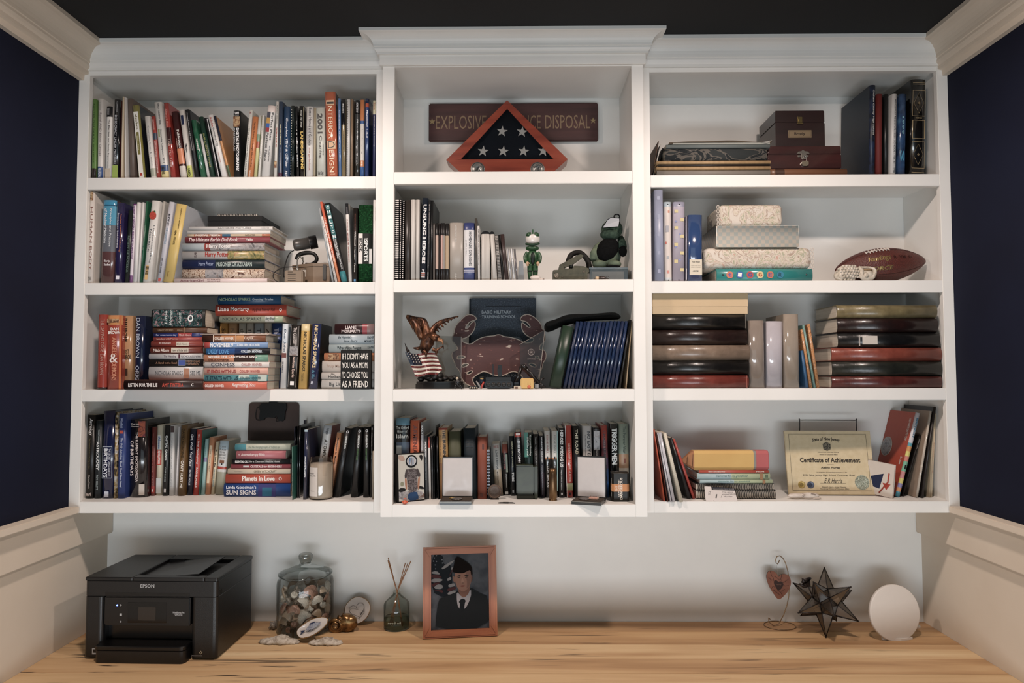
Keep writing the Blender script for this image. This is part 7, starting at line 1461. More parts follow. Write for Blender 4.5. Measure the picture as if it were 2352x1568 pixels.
tiles = [(1100, 'd87a58', 't', '7a5ca8'), (1228, '3c68b0', 'I', 'f0ece4'), (1360, 'c0504c', 'G', '4058a8'), (1490, 'e0c88c', 'G', 'b84a34'), (1620, 'd07850', 'E', '6a58a0'), (1750, '2c84a0', 'R', '24586c')]
for cx, c0, ch, c1_ in tiles:
    f = (cx-932)/(2167-932); zc_ = Lw*(1-f); r = Tt*.33; a = random.uniform(-.2, .2)
    sq = [(math.cos(q_)*r*1.15, math.sin(q_)*r*1.15) for q_ in [PI/4+i*PI/2 for i in range(4)]]
    sq = smooth_loop(sq, 2)
    def rot_(x, y): return (x*math.cos(a)-y*math.sin(a), x*math.sin(a)+y*math.cos(a))
    g = G(); g.add([(Tt*.5+rot_(x, y)[1], -.0017, zc_-rot_(x, y)[0]) for x, y in sq], [tuple(range(len(sq)))[::-1]]); g.make('letter_tile', [mat(c0, rough=.35)], rt_)
    g = G(); o_ = rot_(-r*.45, -r*.5); ex = rot_(r*.9, 0); ey = rot_(0, r*1.0)
    put_text(g, ch, (Tt*.5+o_[1], -.002, zc_-o_[0]), (ex[1], 0, -ex[0]), (ey[1], 0, -ey[0]), 0, .04); g.make('tile_letter', [mat(c1_, var=0)], rt_)
for f in (.065, .935): G().lathe([(.003, -.0006), (.003, 0), (.0017, .0014), (.0001, .0018)], 14, T=Matrix.Translation((Tt*.5, -.0018, Lw*(1-f))) @ Matrix.Rotation(PI/2, 4, 'X'), cap=False).make('rivet', [mat('5a5c60', rough=.2, metal=.8)], rt_)
def soft(name, desc, cat, xl, xr, yt, z0, Y, d, m_, ru=.35, kids=None, h_=None):
    x0 = Xat(1480+xl/5.6, Y, z0); x1 = Xat(1480+xr/5.6, Y, z0); zt = at(1480+(xl+xr)/11.2, 420+yt/5.6, Y).z if h_ is None else z0+h_
    t = thing(name, lab(desc), cat, ((x0+x1)/2, Y+d/2, z0+.0004)); w2 = (x1-x0)/2; h = zt-z0-.0004; bm = bmesh.new(); bmesh.ops.create_cube(bm, size=1)
    for v in bm.verts: v.co = (v.co.x*w2*2, v.co.y*d, (v.co.z+.5)*h)
    bmesh.ops.bevel(bm, geom=bm.edges[:], offset=h*ru, segments=5, affect='EDGES', profile=.6)
    random.seed(int(xl));
    for v in bm.verts: v.co += Vector((random.uniform(-1, 1), random.uniform(-1, 1), 0))*.0012; v.co.z = min(max(v.co.z, 0), h)
    me = bpy.data.meshes.new('cover'); bm.to_mesh(me); bm.free(); o = link('cloth_cover', me, t, [m_]); me.polygons.foreach_set('use_smooth', [True]*len(me.polygons))
    return t, w2, h, zt
def lace(t, w2, h, d, side):
    g = G(); n = 5
    for i in range(n):
        z_ = h*(i+.5)/n; g.tube([(side*(w2+.002)+.004*math.cos(q_), -d/2+.006, z_+h/n*.42*math.sin(q_)) for q_ in [j*PI/5 for j in range(10)]], .0011, 6, closed=True)
    g.make('lace_edge', [mat('d4cabc', rough=.9)], t)
t, w2, h, zt3 = soft('cloth_album', 'large padded fabric album with toile print under the checked box', 'album', 772, 2165, 826, zt, Yw+.006, .19, TOILE); lace(t, w2, h, .19, 1)
t, w2, h, zt4 = soft('checked_box', 'flat keepsake box in pale blue and cream checks', 'box', 930, 1990, 549, zt3, Yw+.002, .18, CHK_m, .02)
t, w2, h, zt5 = soft('cloth_album', 'small padded fabric album with toile print topping the pile', 'album', 966, 1786, 276, zt4, Yw+.004, .16, TOILE, .25); lace(t, w2, h, .16, -1)
CR = (1840, 420, 6.272)
def r2p(x, y, Y): return at(1840+x/6.272, 420+y/6.272, Y)
Yfb = 2.287; a = r2p(1806, 1200, Yfb); b = r2p(640, 1200, Yfb); rr = (r2p(1240, 940, Yfb).z-z2)/2
cen = Vector((a.x-.148, Yfb, z2+rr+.001)); hl = .147
t = thing('football', lab('brown leather football with white laces and gold lettering'), 'ball', cen, (0, -.10, 0))
LEA = ramp_mat('pebbled_leather', [(.3, '4c1c14'), (.7, '66281c')], tex='voronoi', scale=420, rough=.45, bump=.35)
def fr(x): return rr*.985*max(0, 1-(abs(x)/hl)**1.9)**.72
N_ = 28; prof = [(max(.0003, fr(hl*math.sin(i/N_*PI/2*1.0*2-PI/2))), hl*math.sin(i/N_*PI-PI/2)) for i in range(N_+1)]
Rx = Matrix.Rotation(PI/2, 4, 'Y')
G().lathe(prof, 40, T=Rx, cap=False).make('leather_body', [LEA], t)
def fpt(x, phi, e=.0006): r = fr(x)+e; return Vector((x, -r*math.cos(phi), r*math.sin(phi)))
g = G()
for ph in (.35-PI/2*.75, ): g.tube([fpt(-hl*.97+hl*1.94*i/30, -.62, 0) for i in range(31)], .0007, 5)
g.tube([fpt(-hl*.97+hl*1.94*i/30, .93, 0) for i in range(31)], .0007, 5); g.make('seam', [mat('2c100c')], t)
LC = mat('d8ccc0', rough=.6)
x0l, x1l = -.058, .018
g = G(); g.tube([fpt(x0l+(x1l-x0l)*i/12, .98, .0012) for i in range(13)], .0018, 8); g.make('centre_lace', [LC], t)
for i in range(8): g = G(); x_ = x0l+(x1l-x0l)*(i+.2)/7.6; g.tube([fpt(x_, .80+.045*j, .0022) for j in range(8)], .0017, 8); g.make('cross_lace', [LC], t)
GO = mat('c8a860', rough=.25, metal=.7, var=0)
def wrap_text(s, x0, x1, p0, p1, m_, b=.02, sh=.3):
    vs, fs = text_geo(s, b); g = G(); out = []
    for u, v in vs: out.append(fpt(x0+(x1-x0)*u+sh*v*.01, p0+(p1-p0)*v, .0009))
    g.add(out, fs); g.make('gold_lettering' if m_ is GO else 'marker_writing', [m_], t)
wrap_text('Rawlings', -.060, .006, .12, .52, GO); wrap_text('FORCE', -.062, .010, -.36, -.12, GO, .03); wrap_text('R  VM  D', .018, .08, .22, .42, mat('35150f', var=0), .02, .0)
Ysc = 2.205; p = r2p(820, 1398, Ysc); us = 1/6.272/FPX*Ysc
t = thing('shell_sculpture', lab('cream sculpture of a scaly wing round a nest, before the football'), 'sculpture', (p.x, Ysc+.02, z2+.0003))
STN = ramp_mat('carved_cream', [(.3, 'a89c88'), (.5, 'ccc0ac'), (.7, 'dcd2c2')], scale=90, rough=.6, bump=.6)
def s3(x, y, dy=0): return Vector(((x-820)*us, dy, (1398-y)*us))
g = G(); g.ball(s3(710, 1275), (165*us, 110*us, 122*us), 3, jit=.01); g.ball(s3(600, 1310), (80*us, 80*us, 85*us), 3, jit=.02); g.make('wing_body', [STN], t)
random.seed(9)
for r_ in range(6):
    for c_i in range(8):
        x_ = 545+c_i*42+(r_ % 2)*20; y_ = 1185+r_*38
        if ((x_-700)/170)**2+((y_-1275)/120)**2 > 1.0: continue
        dd = math.sqrt(max(0, 1-((x_-705)/180)**2-((y_-1275)/135)**2))
        G().ball(s3(x_, y_, -110*us*dd), (24*us, 8*us, 22*us), 1).make('scale', [STN], t)
g = G(); g.tube([s3(880, 1190, 0), s3(900, 1250, -.008), s3(880, 1330, -.014), s3(960, 1362, -.012), s3(1060, 1340, -.006), s3(1110, 1250, 0), s3(1090, 1205, .006), s3(1000, 1192, .010), s3(900, 1195, .008)], [26*us, 34*us, 36*us, 34*us, 36*us, 30*us, 24*us, 22*us, 24*us], 10); g.make('curled_rim', [STN], t)
g = G(); g.ball(s3(990, 1310), (105*us, 70*us, 85*us), 3, jit=.03); g.make('nest', [STN], t)
g = G(); g.ball(s3(990, 1232, -.004), (80*us, 40*us, 18*us), 2); g.make('hollow', [mat('9a7c58', rough=.8)], t)
g = G(); g.ball(s3(940, 1320, -.02), (32*us, 22*us, 36*us), 2); g.make('cherub_head', [STN], t)

# =========================== third right shelf
BAY = 'R3'; CR = (1480, 660, 5.88); z3 = ZT[2]
LB = lambda n, a, b, c: ramp_mat(n, [(.3, a), (.6, b), (.8, c)], scale=50, detail=4, rough=.3, bump=.25, coat=.15)
AB = dict(**AL)
Y3 = YS+.008
zt = stack([
 (118, 1415, 1364, 1180, LB('album_rust', '6c2a20', '7c3226', '86382c'), 'rust red lying album at the bottom of the left pile', [], dict(z0=z3, patches=[(.975, .98, .05, .95, 'b0604c')])),
 (118, 1412, 1178, 985, LB('album_black', '100f0e', '1a1816', '22201e'), 'black lying album above the rust one in the left pile', [], {}),
 (115, 1428, 975, 770, LB('album_taupe', '7a6654', '8a7460', '94806c'), 'taupe plastic covered lying album in the left pile', [], dict(gloss=2)),
 (112, 1395, 765, 563, LB('album_brown', '241714', '2e1e1a', '3a2822'), 'dark brown lying album in the left pile', [], {}),
 (112, 1385, 560, 357, LB('album_black2', '12110f', '1c1a18', '2a2420'), 'black stitched lying album under the cream box', [], dict(patches=[(.985, .989, .05, .95, '8a8478')])),
], Y=Y3, d=.2, hard=1, bulge=.010, **AB)
x0 = Xat(1480+106/5.88, 2.222, zt); x1 = Xat(1480+1405/5.88, 2.222, zt); x0 = max(x0, BAYX['R'][0]+.001)
t = thing('keepsake_box', lab('cream cardboard box filling the gap above the left album pile'), 'box', ((x0+x1)/2, 2.222, zt+.0004)); w2 = (x1-x0)/2
CRB = ramp_mat('cream_card', [(.3, 'c8ac80'), (.7, 'd4ba90')], scale=5, rough=.7)
hb = ZT[1]-.018-zt-.003
G().box(-w2+.0012, .0012, 0, w2-.0012, .18, hb*.5, bev=.001).make('box_base', [CRB], t); G().box(-w2, 0, hb*.28, w2, .1815, hb, bev=.0015).make('lid', [CRB], t)
STPL = dict(name='photo_album', cat='album', hard=1, gloss=2, d=.16, rough=.12)
bk(1432, 1644, 1422, 445, '8e8074', 'taupe shrink wrapped album standing right of the pile', Y=Y3+.004, bulge=.0035, group=None, **STPL)
bk(1660, 1884, 1656, 455, 'b8b2b8', 'pale lilac shrink wrapped album in the middle', Y=Y3+.008, bulge=.0035, group=None, **STPL)
bk(1906, 2114, 1888, 360, '9a8c7c', 'tallest taupe shrink wrapped album', Y=Y3, bulge=.0025, group=None, **STPL)
flush()
CR = (1820, 660, 6.19)
OF = ramp_mat('orange_floral', [(.4, 'c08044'), (.52, 'cc9054'), (.56, '5c2418'), (.6, 'c88848'), (.68, 'd8c8b0'), (.72, 'b87a40')], scale=140, detail=2, rough=.4)
TF = ramp_mat('teal_floral', [(.4, '6a948c'), (.55, '7ca49c'), (.6, '4c746c'), (.7, '8cb0a8')], scale=140, detail=2, rough=.4)
for a, b, c, yt, m_, n in ((196, 240, 120, 900, '2c5c84', 'short slim blue diary leaning left'), (252, 298, 118, 600, OF, 'left slim orange floral journal leaning left'), (305, 344, 140, 535, TF, 'slim teal floral journal leaning left'), (352, 398, 212, 525, OF, 'right slim orange floral journal leaning left')):
    bk(a, b, c, yt, m_, n, Y=Y3+.004, d=.13, name='journal', cat='book', group='slim floral journals on the third right shelf' if 'floral' in n else None)
flush()
zt = stack([
 (568, 2135, 1425, 1258, LB('album_maroon', '4a1c18', '5c2620', '6c342c'), 'maroon wrapped lying album at the bottom of the right pile', [], dict(z0=z3, gloss=2)),
 (575, 2135, 1248, 1045, LB('album_blackgreen', '1a1c18', '24261f', '30322a'), 'black green lying album, second in the right pile', [], dict(gloss=2)),
 (562, 2130, 1040, 850, LB('album_brick', '7c3626', '8c402e', '98503c'), 'brick orange lying album in the right pile', [], {}),
 (658, 2105, 845, 640, LB('album_jet', '0c0c0c', '141414', '1a1a1a'), 'black lying album with white spine label', [], dict(patches=[(.235, .383, .2, .78, 'cdc4b8'), (.2, .212, .1, .85, 'b8b0a8')])),
 (650, 2075, 635, 430, LB('album_oxblood', '1c0f0d', '26120f', '321a16'), 'oxblood brown lying album, second from the top of the right pile', [], {}),
 (642, 2065, 425, 245, LB('album_olive', '6a5e3c', '80724a', '8c8058'), 'olive tan lying album on top of the right pile', [], dict(gloss=2)),
], Y=Y3, d=.165, hard=1, bulge=.006, **AB)

# =========================== bottom right shelf
BAY = 'R4'; CR = (1480, 920, 6.03)
def r4(x, y, Y): return at(1480+x/6.03, 920+y/6.03, Y)
def r4z(x, y): return atz(1480+x/6.03, 920+y/6.03, z4)
PLD = ramp_mat('brown_plaid', [(.45, '5c2c20'), (.55, '8a4030'), (.62, '2a1a16')], tex='wave', scale=30, dist=1, rough=.5)
DOT = ramp_mat('cream_dots', [(.3, 'dcd4c0'), (.5, 'c4bca4'), (.6, 'd0c8b4')], tex='voronoi', scale=260, rough=.5)
for a, b, c, yt, m_, yb, n, op in (
 (250, 300, 128, 395, 'bc4a24', 1395, 'burnt orange booklet at the left end leaning left', {}),
 (302, 332, 128, 440, PLD, 1400, 'brown plaid notebook leaning left', {}),
 (338, 384, 138, 448, 'cccad0', 1405, 'left of two white leaning ring binders', dict(gloss=2)),
 (392, 436, 196, 445, 'c8c6cc', 1405, 'right of two white leaning ring binders', dict(gloss=2)),
 (496, 545, 264, 458, DOT, 1408, 'cream dotted journal leaning left', {}),
 (612, 666, 342, 520, '15161a', 1365, 'black journal leaning left beside the red edged one', {}),
 (670, 714, 386, 538, 'b83c2c', 1362, 'thin red journal leaning left, rightmost of the leaning row', {})):
    bk(a, b, c, yt, m_, n, Y=min(Yf(yb, 400), 2.235) if yb > 1380 else Yf(yb, 650), d=.14, name='journal' if 'binder' not in n else 'binder', cat='book' if 'binder' not in n else 'binder', group='leaning journals and binders on the bottom right shelf', **op)
flush()
def spiral_px(desc, xl, xr, yb, yt, z0, Y, dd, n):
    x0 = Xat(1480+xl/6.03, Y, z0); x1 = Xat(1480+xr/6.03, Y, z0); zt = r4((xl+xr)/2, yt, Y).z
    t = spiral_lying(desc, x0, x1, Y, z0, zt-z0, dd, '141416', '1a1a1c', n, .0011, page='c8b8a4'); return zt
Yp4 = r4z(1100, 1368).y
za = spiral_px('lower of two black spiral notebooks lying flat', 730, 1845, 1365, 1245, z4+.0003, Yp4, .15, 46)
zb2 = spiral_px('upper of two black spiral notebooks lying flat', 722, 1812, 1240, 1150, za+.0004, Yp4+.004, .15, 46)
MEM = [('memories for my grandchild', .25, .68, .3, .75, '5a8078', 'I')]
zc3 = stack([
 (770, 1780, 1140, 1092, 'a9c0c2', 'lower of two pale aqua and green keepsake books', MEM, dict(z0=zb2+.0004, bands=[(.47, 1, 'b8c49c')], patches=[(.86, .9, 0, 1, '9a7048')])),
 (735, 1745, 1088, 1003, 'a9c0c2', 'upper of two pale aqua and green keepsake books', MEM, dict(bands=[(.47, 1, 'b8c49c')], patches=[(.86, .9, 0, 1, '9a7048'), (.93, .97, .3, .75, '5a6a50')], hard=1)),
 (760, 1726, 1001, 962, 'bf4c38', 'thin red book beneath the pencil shaped case', [("WHAT I LOVE ABOUT YOU", .13, .37, .3, .7, 'f0d8cc', 'B'), ('MOM', .82, .93, .3, .7, 'f0d8cc')], {}),
], Y=Yp4+.006, d=.14)
x0 = r4(525, 830, Yp4+.004).x; xa = r4(690, 830, Yp4+.004).x; xb = r4(1515, 830, Yp4+.004).x; xc = r4(1552, 830, Yp4+.004).x; x1 = r4(1727, 830, Yp4+.004).x; hh = r4(1100, 697, Yp4+.004).z-zc3
t = thing('pencil_case', lab('large yellow pencil shaped case with pink eraser, on the book pile'), 'pencil case', (xa, Yp4+.004, zc3+.0005)); dd = .045
def ring(x, s, zc=.5):
    P_ = [(0, .14), (.14, 0), (.86, 0), (1, .14), (1, .86), (.86, 1), (.14, 1), (0, .86)]
    return [(x-xa, dd*((q_[0]-.5)*s+.5), hh*((q_[1]-zc)*s+zc)) for q_ in P_]
def tube8(rings_, name, m_):
    g = G(); vs = [v for r_ in rings_ for v in r_]; fs = [(i*8+k_, i*8+(k_+1) % 8, (i+1)*8+(k_+1) % 8, (i+1)*8+k_) for i in range(len(rings_)-1) for k_ in range(8)]
    fs += [tuple(range(7, -1, -1)), tuple((len(rings_)-1)*8+k_ for k_ in range(8))]; g.add(vs, fs); g.make(name, [m_], t)
tube8([ring(xa, 1), ring(xb, 1)], 'yellow_body', ramp_mat('yellow_fabric', [(.3, 'cfa04a'), (.7, 'd9b05a')], scale=6, rough=.7))
tube8([ring(xb, .98), ring(xc, .98)], 'grey_band', mat('8c8880', rough=.5)); tube8([ring(xc, 1), ring(x1-.002, 1), ring(x1, .94)], 'eraser_end', ramp_mat('pink_fabric', [(.3, 'b04c50'), (.7, 'c05c5c')], scale=6, rough=.7))
tube8([ring(x0, .06, .45), ring(x0+(xa-x0)*.12, .16, .45), ring(xa, .99)], 'wood_tip', mat('ac7448', rough=.7))
g = G()
for f, s in ((.45, .6), (.85, .9)): g.tube([Vector(v)+Vector((.006*math.sin(i*PI/7)*(1 if f > .6 else .6), -.0006, 0)) for i, v in enumerate(ring(x0+(xa-x0)*f, s, .46)[:1]+ring(x0+(xa-x0)*f, s, .46)[7:8])], .0007, 5)
g.make('grain_line', [mat('5c3820')], t)
a = r4z(845, 1392); b = r4z(1285, 1390); W = b.x-a.x; Hh = r4(1000, 1190, a.y+.006).z-z4
t = thing('ticket_card', lab('white handwritten ticket card with dark header leaning on the spiral notebooks'), 'card', (a.x, a.y, z4+.0012), (-.16, 0, .0))
def cx_(x): return (x-838)/(1285-838)*W
def cz_(y): return Hh*(1-(y-1190)/(1392-1190))
o_ = plate([(cx_(x), cz_(y)) for x, y in ((838, 1195), (845, 1188), (930, 1192), (936, 1240), (1260, 1250), (1285, 1385), (1278, 1392), (965, 1392), (955, 1385), (948, 1392), (850, 1390), (842, 1375))], [], 0, .0006, [mat('dcd0c8', rough=.6)], 'card', t)
o_ = plate([(cx_(x), cz_(y)) for x, y in ((932, 1196), (1100, 1200), (1255, 1222), (1262, 1249), (936, 1239))], [], -.0002, .0004, [mat('2a2830', rough=.4)], 'header_strip', t)
g = G(); put_text(g, 'National Junior Honor Society', (cx_(955), -.0006, cz_(1232)), (cx_(1250)-cx_(955), 0, 0), (0, 0, .0022)); g.make('header_lettering', [mat('c8c0bc', var=0)], t)
INK = mat('6a6460', var=0, rough=.6)
for s, x0_, x1_, y0_, y1_ in (('Tina Janice', 1075, 1230, 1283, 1262), ('admitted 265/100', 1075, 1265, 1312, 1290), ('J. Hurley', 1055, 1215, 1345, 1320), ('1', 980, 1000, 1352, 1300), ('GT', 880, 915, 1310, 1255)):
    g = G(); put_text(g, s, (cx_(x0_), -.0005, cz_(y0_)), (cx_(x1_)-cx_(x0_), 0, 0), (0, 0, cz_(y1_)-cz_(y0_)), 0, 0, .2); g.make('handwriting', [INK], t)
CR = (1780, 910, 5.6)
def s4(x, y, Y): return at(1780+x/5.6, 910+y/5.6, Y)
def s4z(x, y): return atz(1780+x/5.6, 910+y/5.6, z4)
bl_ = s4z(178, 1275); br_ = s4z(1305, 1282)
top_l = s4(115, 455, bl_.y+.03)
t = thing('certificate', lab('cream certificate of achievement plaque leaning back on a black wire stand'), 'certificate', (bl_.x, bl_.y, z4+.0034), (-.17, 0, math.atan2(br_.y-bl_.y, br_.x-bl_.x))); W = (br_-bl_).length; Hh = (top_l.z-z4)/math.cos(.17)
sk = (top_l.x-bl_.x); tr_ = s4(1220, 432, bl_.y+.03); skr = tr_.x-br_.x
PARCH = ramp_mat('parchment', [(.3, 'cdb88c'), (.7, 'd8c59c')], scale=60, detail=5, rough=.5)
G().box(0, 0, 0, W, .010, Hh, bev=.0015).make('plaque', [PARCH], t)
def ux(x): return (x-125)/(1262-125)*W
def uz(y): return Hh*(1-(y-445)/(1278-445))
BRD = mat('3c342c', var=0, rough=.5); yy = -.0006
g = G(); a, b, c_, d_ = ux(180), ux(1200), uz(1228), uz(490)
for q_ in ((a, c_, b, c_+.0007), (a, d_-.0007, b, d_), (a, c_, a+.0007, d_), (b-.0007, c_, b, d_)): g.box(q_[0], yy, q_[1], q_[2], -.0001, q_[3])
g.make('printed_border', [BRD], t)
def ct(s, x0, x1, y0, y1, b=.01, m_=BRD, sh=0, arc=0): g = G(); put_text(g, s, (ux(x0), yy, uz(y0)), (ux(x1)-ux(x0), 0, 0), (0, 0, uz(y1)-uz(y0)), 0, b, sh, arc); g.make('printed_lettering', [m_], t)
ct('State of New Jersey', 488, 850, 585, 530, .03, arc=.35); ct('Office of the Attorney General', 545, 825, 738, 722); ct('Division of Consumer Affairs', 570, 805, 766, 752)
ct('Certificate of Achievement', 305, 1095, 862, 800, .03); ct('presented to', 655, 745, 896, 886); ct('Aislinn Hurley', 572, 825, 948, 918, .03); ct('In recognition of outstanding participation in the', 512, 908, 998, 984)
ct('2024 New Jersey High School Consumer Bowl', 325, 1000, 1045, 1015, 0, sh=.3); ct('E R Harris', 600, 830, 1128, 1070, 0, sh=.3); ct('Elizabeth Harris, Acting Director', 560, 880, 1190, 1172, sh=.2); ct('New Jersey Division of Consumer Affairs', 540, 915, 1212, 1196, sh=.2)
g = G(); g.box(ux(548), yy, uz(1131), ux(885), -.0001, uz(1129)); g.make('signature_line', [BRD], t)
g = G(); g.prism([(ux(x), uz(y)) for x, y in ((620, 620), (660, 600), (672, 590), (685, 600), (725, 620), (722, 690), (672, 712), (628, 690))], -.0007, -.0001); g.make('crest_print', [ramp_mat('crest', [(.4, '2c2824'), (.6, '8a8068')], scale=300, rough=.5)], t)
for x, y, r, m_, n_ in ((302, 1150, 46, mat('c0a24c', rough=.35, metal=.4), 'gold_seal'), (420, 1152, 46, mat('5c6478', rough=.35, metal=.4), 'blue_seal'), (1092, 1118, 92, mat('c4c8b0', rough=.25, metal=.6), 'foil_seal')):
    R_s = r/(1262-125)*W; T_ = Matrix.Translation((ux(x), 0, uz(y))) @ Matrix.Rotation(PI/2, 4, 'X')
    if n_ == 'foil_seal':
        n2 = 48; P_ = [(ux(x)+R_s*(1+.04*(i % 2))*math.cos(2*PI*i/n2), uz(y)+R_s*(1+.04*(i % 2))*math.sin(2*PI*i/n2)) for i in range(n2)]; o_ = plate(P_, [], -.0008, -.0001, [ramp_mat('foil', [(.4, '9aa088'), (.6, 'd4d8c0')], scale=250, rough=.25, metal=.5, bump=.5)], n_, t)
        G().lathe([(R_s*.72, .0008), (R_s*.72, .0012), (R_s*.66, .0012), (R_s*.66, .0008)], 32, T=T_, cap=False).make('seal_ring', [m_], t)
    else:
        G().lathe([(.0001, .0002), (R_s, .0002), (R_s, .0008), (R_s*.85, .0009), (R_s*.8, .0006), (.0001, .0006)], 28, T=T_, cap=False).make(n_, [m_], t)
        G().lathe([(.0001, .0007), (R_s*.5, .0007), (R_s*.4, .0011), (.0001, .0011)], 8, T=T_, cap=False).make('seal_emblem', [mat('8a7434' if x < 350 else '3a4458', rough=.4)], t)
ys_ = bl_.y+.06
a = s4(310, 305, ys_); b = s4(1045, 312, ys_)
t = thing('display_stand', lab('black wire display stand rising behind the certificate'), 'stand', ((a.x+b.x)/2, ys_, z4+.0002)); w2 = (b.x-a.x)/2; hz = a.z-z4
WB = mat('0e0e0f', rough=.35, metal=.4)
g = G(); g.tube([(-w2-.001, .0, .002), (-w2, 0, hz*.5), (-w2+.002, 0, hz-.004), (-w2+.005, 0, hz), (-w2*.3, 0, hz), (w2*.3, 0, hz-.0006), (w2-.004, 0, hz-.001), (w2, 0, hz-.005), (w2+.001, 0, hz*.5), (w2+.001, 0, .002)], .0014, 8); g.make('wire_frame', [WB], t)
for s in (-1, 1): g = G(); g.tube([(s*(w2), 0, hz*.6), (s*w2, .03, .10), (s*w2, .05, .0018)], .0014, 8); g.tube([(s*w2, 0, .002), (s*w2, -.03, .0016), (s*w2, -.045, .0016)], .0014, 8); g.make('wire_leg', [WB], t)
p = s4z(395, 1330); u4 = p.y/FPX/5.6
t = thing('cloth_pouch', lab('small crumpled white cloth pouch in front of the certificate'), 'pouch', (p.x, p.y+.010, z4+.0004))
CL = ramp_mat('white_cloth', [(.3, 'c4b4a4'), (.7, 'dccfc2')], scale=60, rough=.8, bump=.5)
g = G(); g.ball(((-95)*u4, .003, 38*u4), (115*u4, .010, 36*u4), 3, jit=.05); g.make('left_fold', [CL], t)
g = G(); g.ball((60*u4, .0, 42*u4), (130*u4, .009, 42*u4), 3, jit=.05); g.ball((150*u4, -.003, 15*u4), (60*u4, .007, 15*u4), 2, jit=.05); g.make('right_fold', [CL], t)
g = G(); g.tube([(-40*u4, -.010, 75*u4), (0, -.0115, 60*u4), (-40*u4, -.0125, 40*u4)], .0007, 6); g.tube([(70*u4, -.010, 78*u4), (130*u4, -.009, 62*u4)], .0009, 6); g.make('dark_seam', [mat('5a4438')], t)
Yg = s4z(1580, 1300).y
bk(1553, 1612, 1822, 208, 'bb4a2c', 'orange red picture book leaning right, with rainbow spine', [('BIRTHDAY', .06, .3, .3, .75, '2c6c88', 'B')], [(0, .36, 'c8c4c8'), (.36, .40, '4c9cac'), (.40, .46, 'd09048'), (.46, .52, 'd4c860'), (.52, .58, 'c87868'), (.58, .70, '6cac8c'), (.70, .78, 'cc8480'), (.78, .84, 'd4c460'), (.84, .89, '8c84b0'), (.89, .94, 'd08c58'), (.94, 1, '3c98b0')], [(.62, .67, .3, .7, '1c1c1c')], Y=Yg, d=.2, hard=1, back=mat('b2452a', rough=.4), rough=.35, extra=lambda root, T, L: bday(root, T, L))
def bday(root, T, L):
    g = G(); f = lambda y, z: (-.0003, y, z)
    def side_text(s, y0, y1, z0, z1):
        vs, fs = text_geo(s, .02); g.add([f(y1-(y1-y0)*v, z0+(z1-z0)*(1-u)) for u, v in vs], fs)
    vs, fs = text_geo('HAPPY BIRTHDAY TO YOU!', .02); g.add([(-.0004, .030-.012*v, L*(.92-.26*u)) for u, v in vs], fs)
    vs, fs = text_geo('Dr. Seuss', .02); g.add([(-.0004, .028-.010*v, L*(.46-.09*u)) for u, v in vs], fs)
    g.make('cover_lettering', [mat('e8dcd4', var=0)], root)
    n = 24; cy, cz, r = .125, L*.55, .032
    g = G(); g.add([(-.0005, cy-r*math.cos(2*PI*i/n), cz+r*math.sin(2*PI*i/n)) for i in range(n)], [tuple(range(n))]); g.make('cover_circle', [PIC2], root)
    g = G(); g.tube([(-.0006, cy-r*math.cos(2*PI*i/n), cz+r*math.sin(2*PI*i/n)) for i in range(n)], .0006, 5, closed=True); g.make('circle_rim', [mat('c8bca8')], root)
bk(1630, 1690, 1862, 492, '17130f', 'black cloth book leaning right behind the picture book', [('Golden Book', .05, .22, .3, .6, 'c8c0b4')], Y=Yg+.014, d=.16, hard=1, gloss=0)
bk(1800, 1868, 1988, 182, 'b8ac9c', 'pale taupe ribbed album leaning right', [], [(.62, .65, 'c8bcac')], Y=Yg-.01, d=.2, hard=1, gloss=2, bulge=.002, back=mat('a08c78', rough=.5), **AL)
bk(1900, 1980, 2082, 128, '1b1513', 'black album leaning right with dark leather spine', Y=Yg-.014, d=.21, hard=1, gloss=1, bulge=.002, **AL)
bk(2070, 2110, 2128, 260, 'b8a484', 'cream paper bundle upright in the right corner, left part', Y=Yg-.004, d=.17, gloss=0, name='paper_bundle', cat='papers', group=None)
bk(2114, 2168, 2152, 215, 'c4b090', 'cream marked paper bundle against the right panel', [('SCHOOL WORK', .35, .72, .2, .45, '9a4434')], Y=Yg-.002, d=.19, gloss=0, name='paper_bundle', cat='papers', group=None)
flush()
a = s4z(1310, 1285); b = s4z(1470, 1305)
Yk2 = a.y; x0 = a.x;
t = thing('photo_book', lab('small white booklet with red and navy pictures, before the picture book'), 'book', (s4z(1480, 1303).x, s4z(1480, 1303).y-.014, z4+.0003), (0, .10, -.95))
Wb = .085; Hb = s4(1570, 870, Yg).z-z4
G().box(-Wb, 0, 0, 0, .0008, Hb).make('front_cover', [mat('cfc4b8', rough=.3)], t); G().box(-Wb+.001, .001, .001, -.001, .006, Hb-.001).make('page_block', [PAGES], t); G().box(-Wb, .0062, 0, 0, .007, Hb).make('back_cover', [mat('c8c0b8', rough=.3)], t)
g = G(); g.add([(-Wb*.95, -.0003, Hb*.25), (-Wb*.5, -.0003, Hb*.2), (-Wb*.38, -.0003, Hb*.68), (-Wb*.95, -.0003, Hb*.5)], [(0, 1, 2, 3)]); g.make('navy_print', [mat('1e2848')], t)
g = G(); g.tube([(-Wb*.18, -.0004, Hb*.72), (-Wb*.2, -.0004, Hb*.45), (-Wb*.5, -.0004, Hb*.08)], .0022, 6); g.add([(-Wb*.4, -.0005, Hb*.4), (-Wb*.1, -.0005, Hb*.4), (-Wb*.25, -.0005, Hb*.2)], [(0, 1, 2)]); g.make('red_print', [mat('a83420')], t)
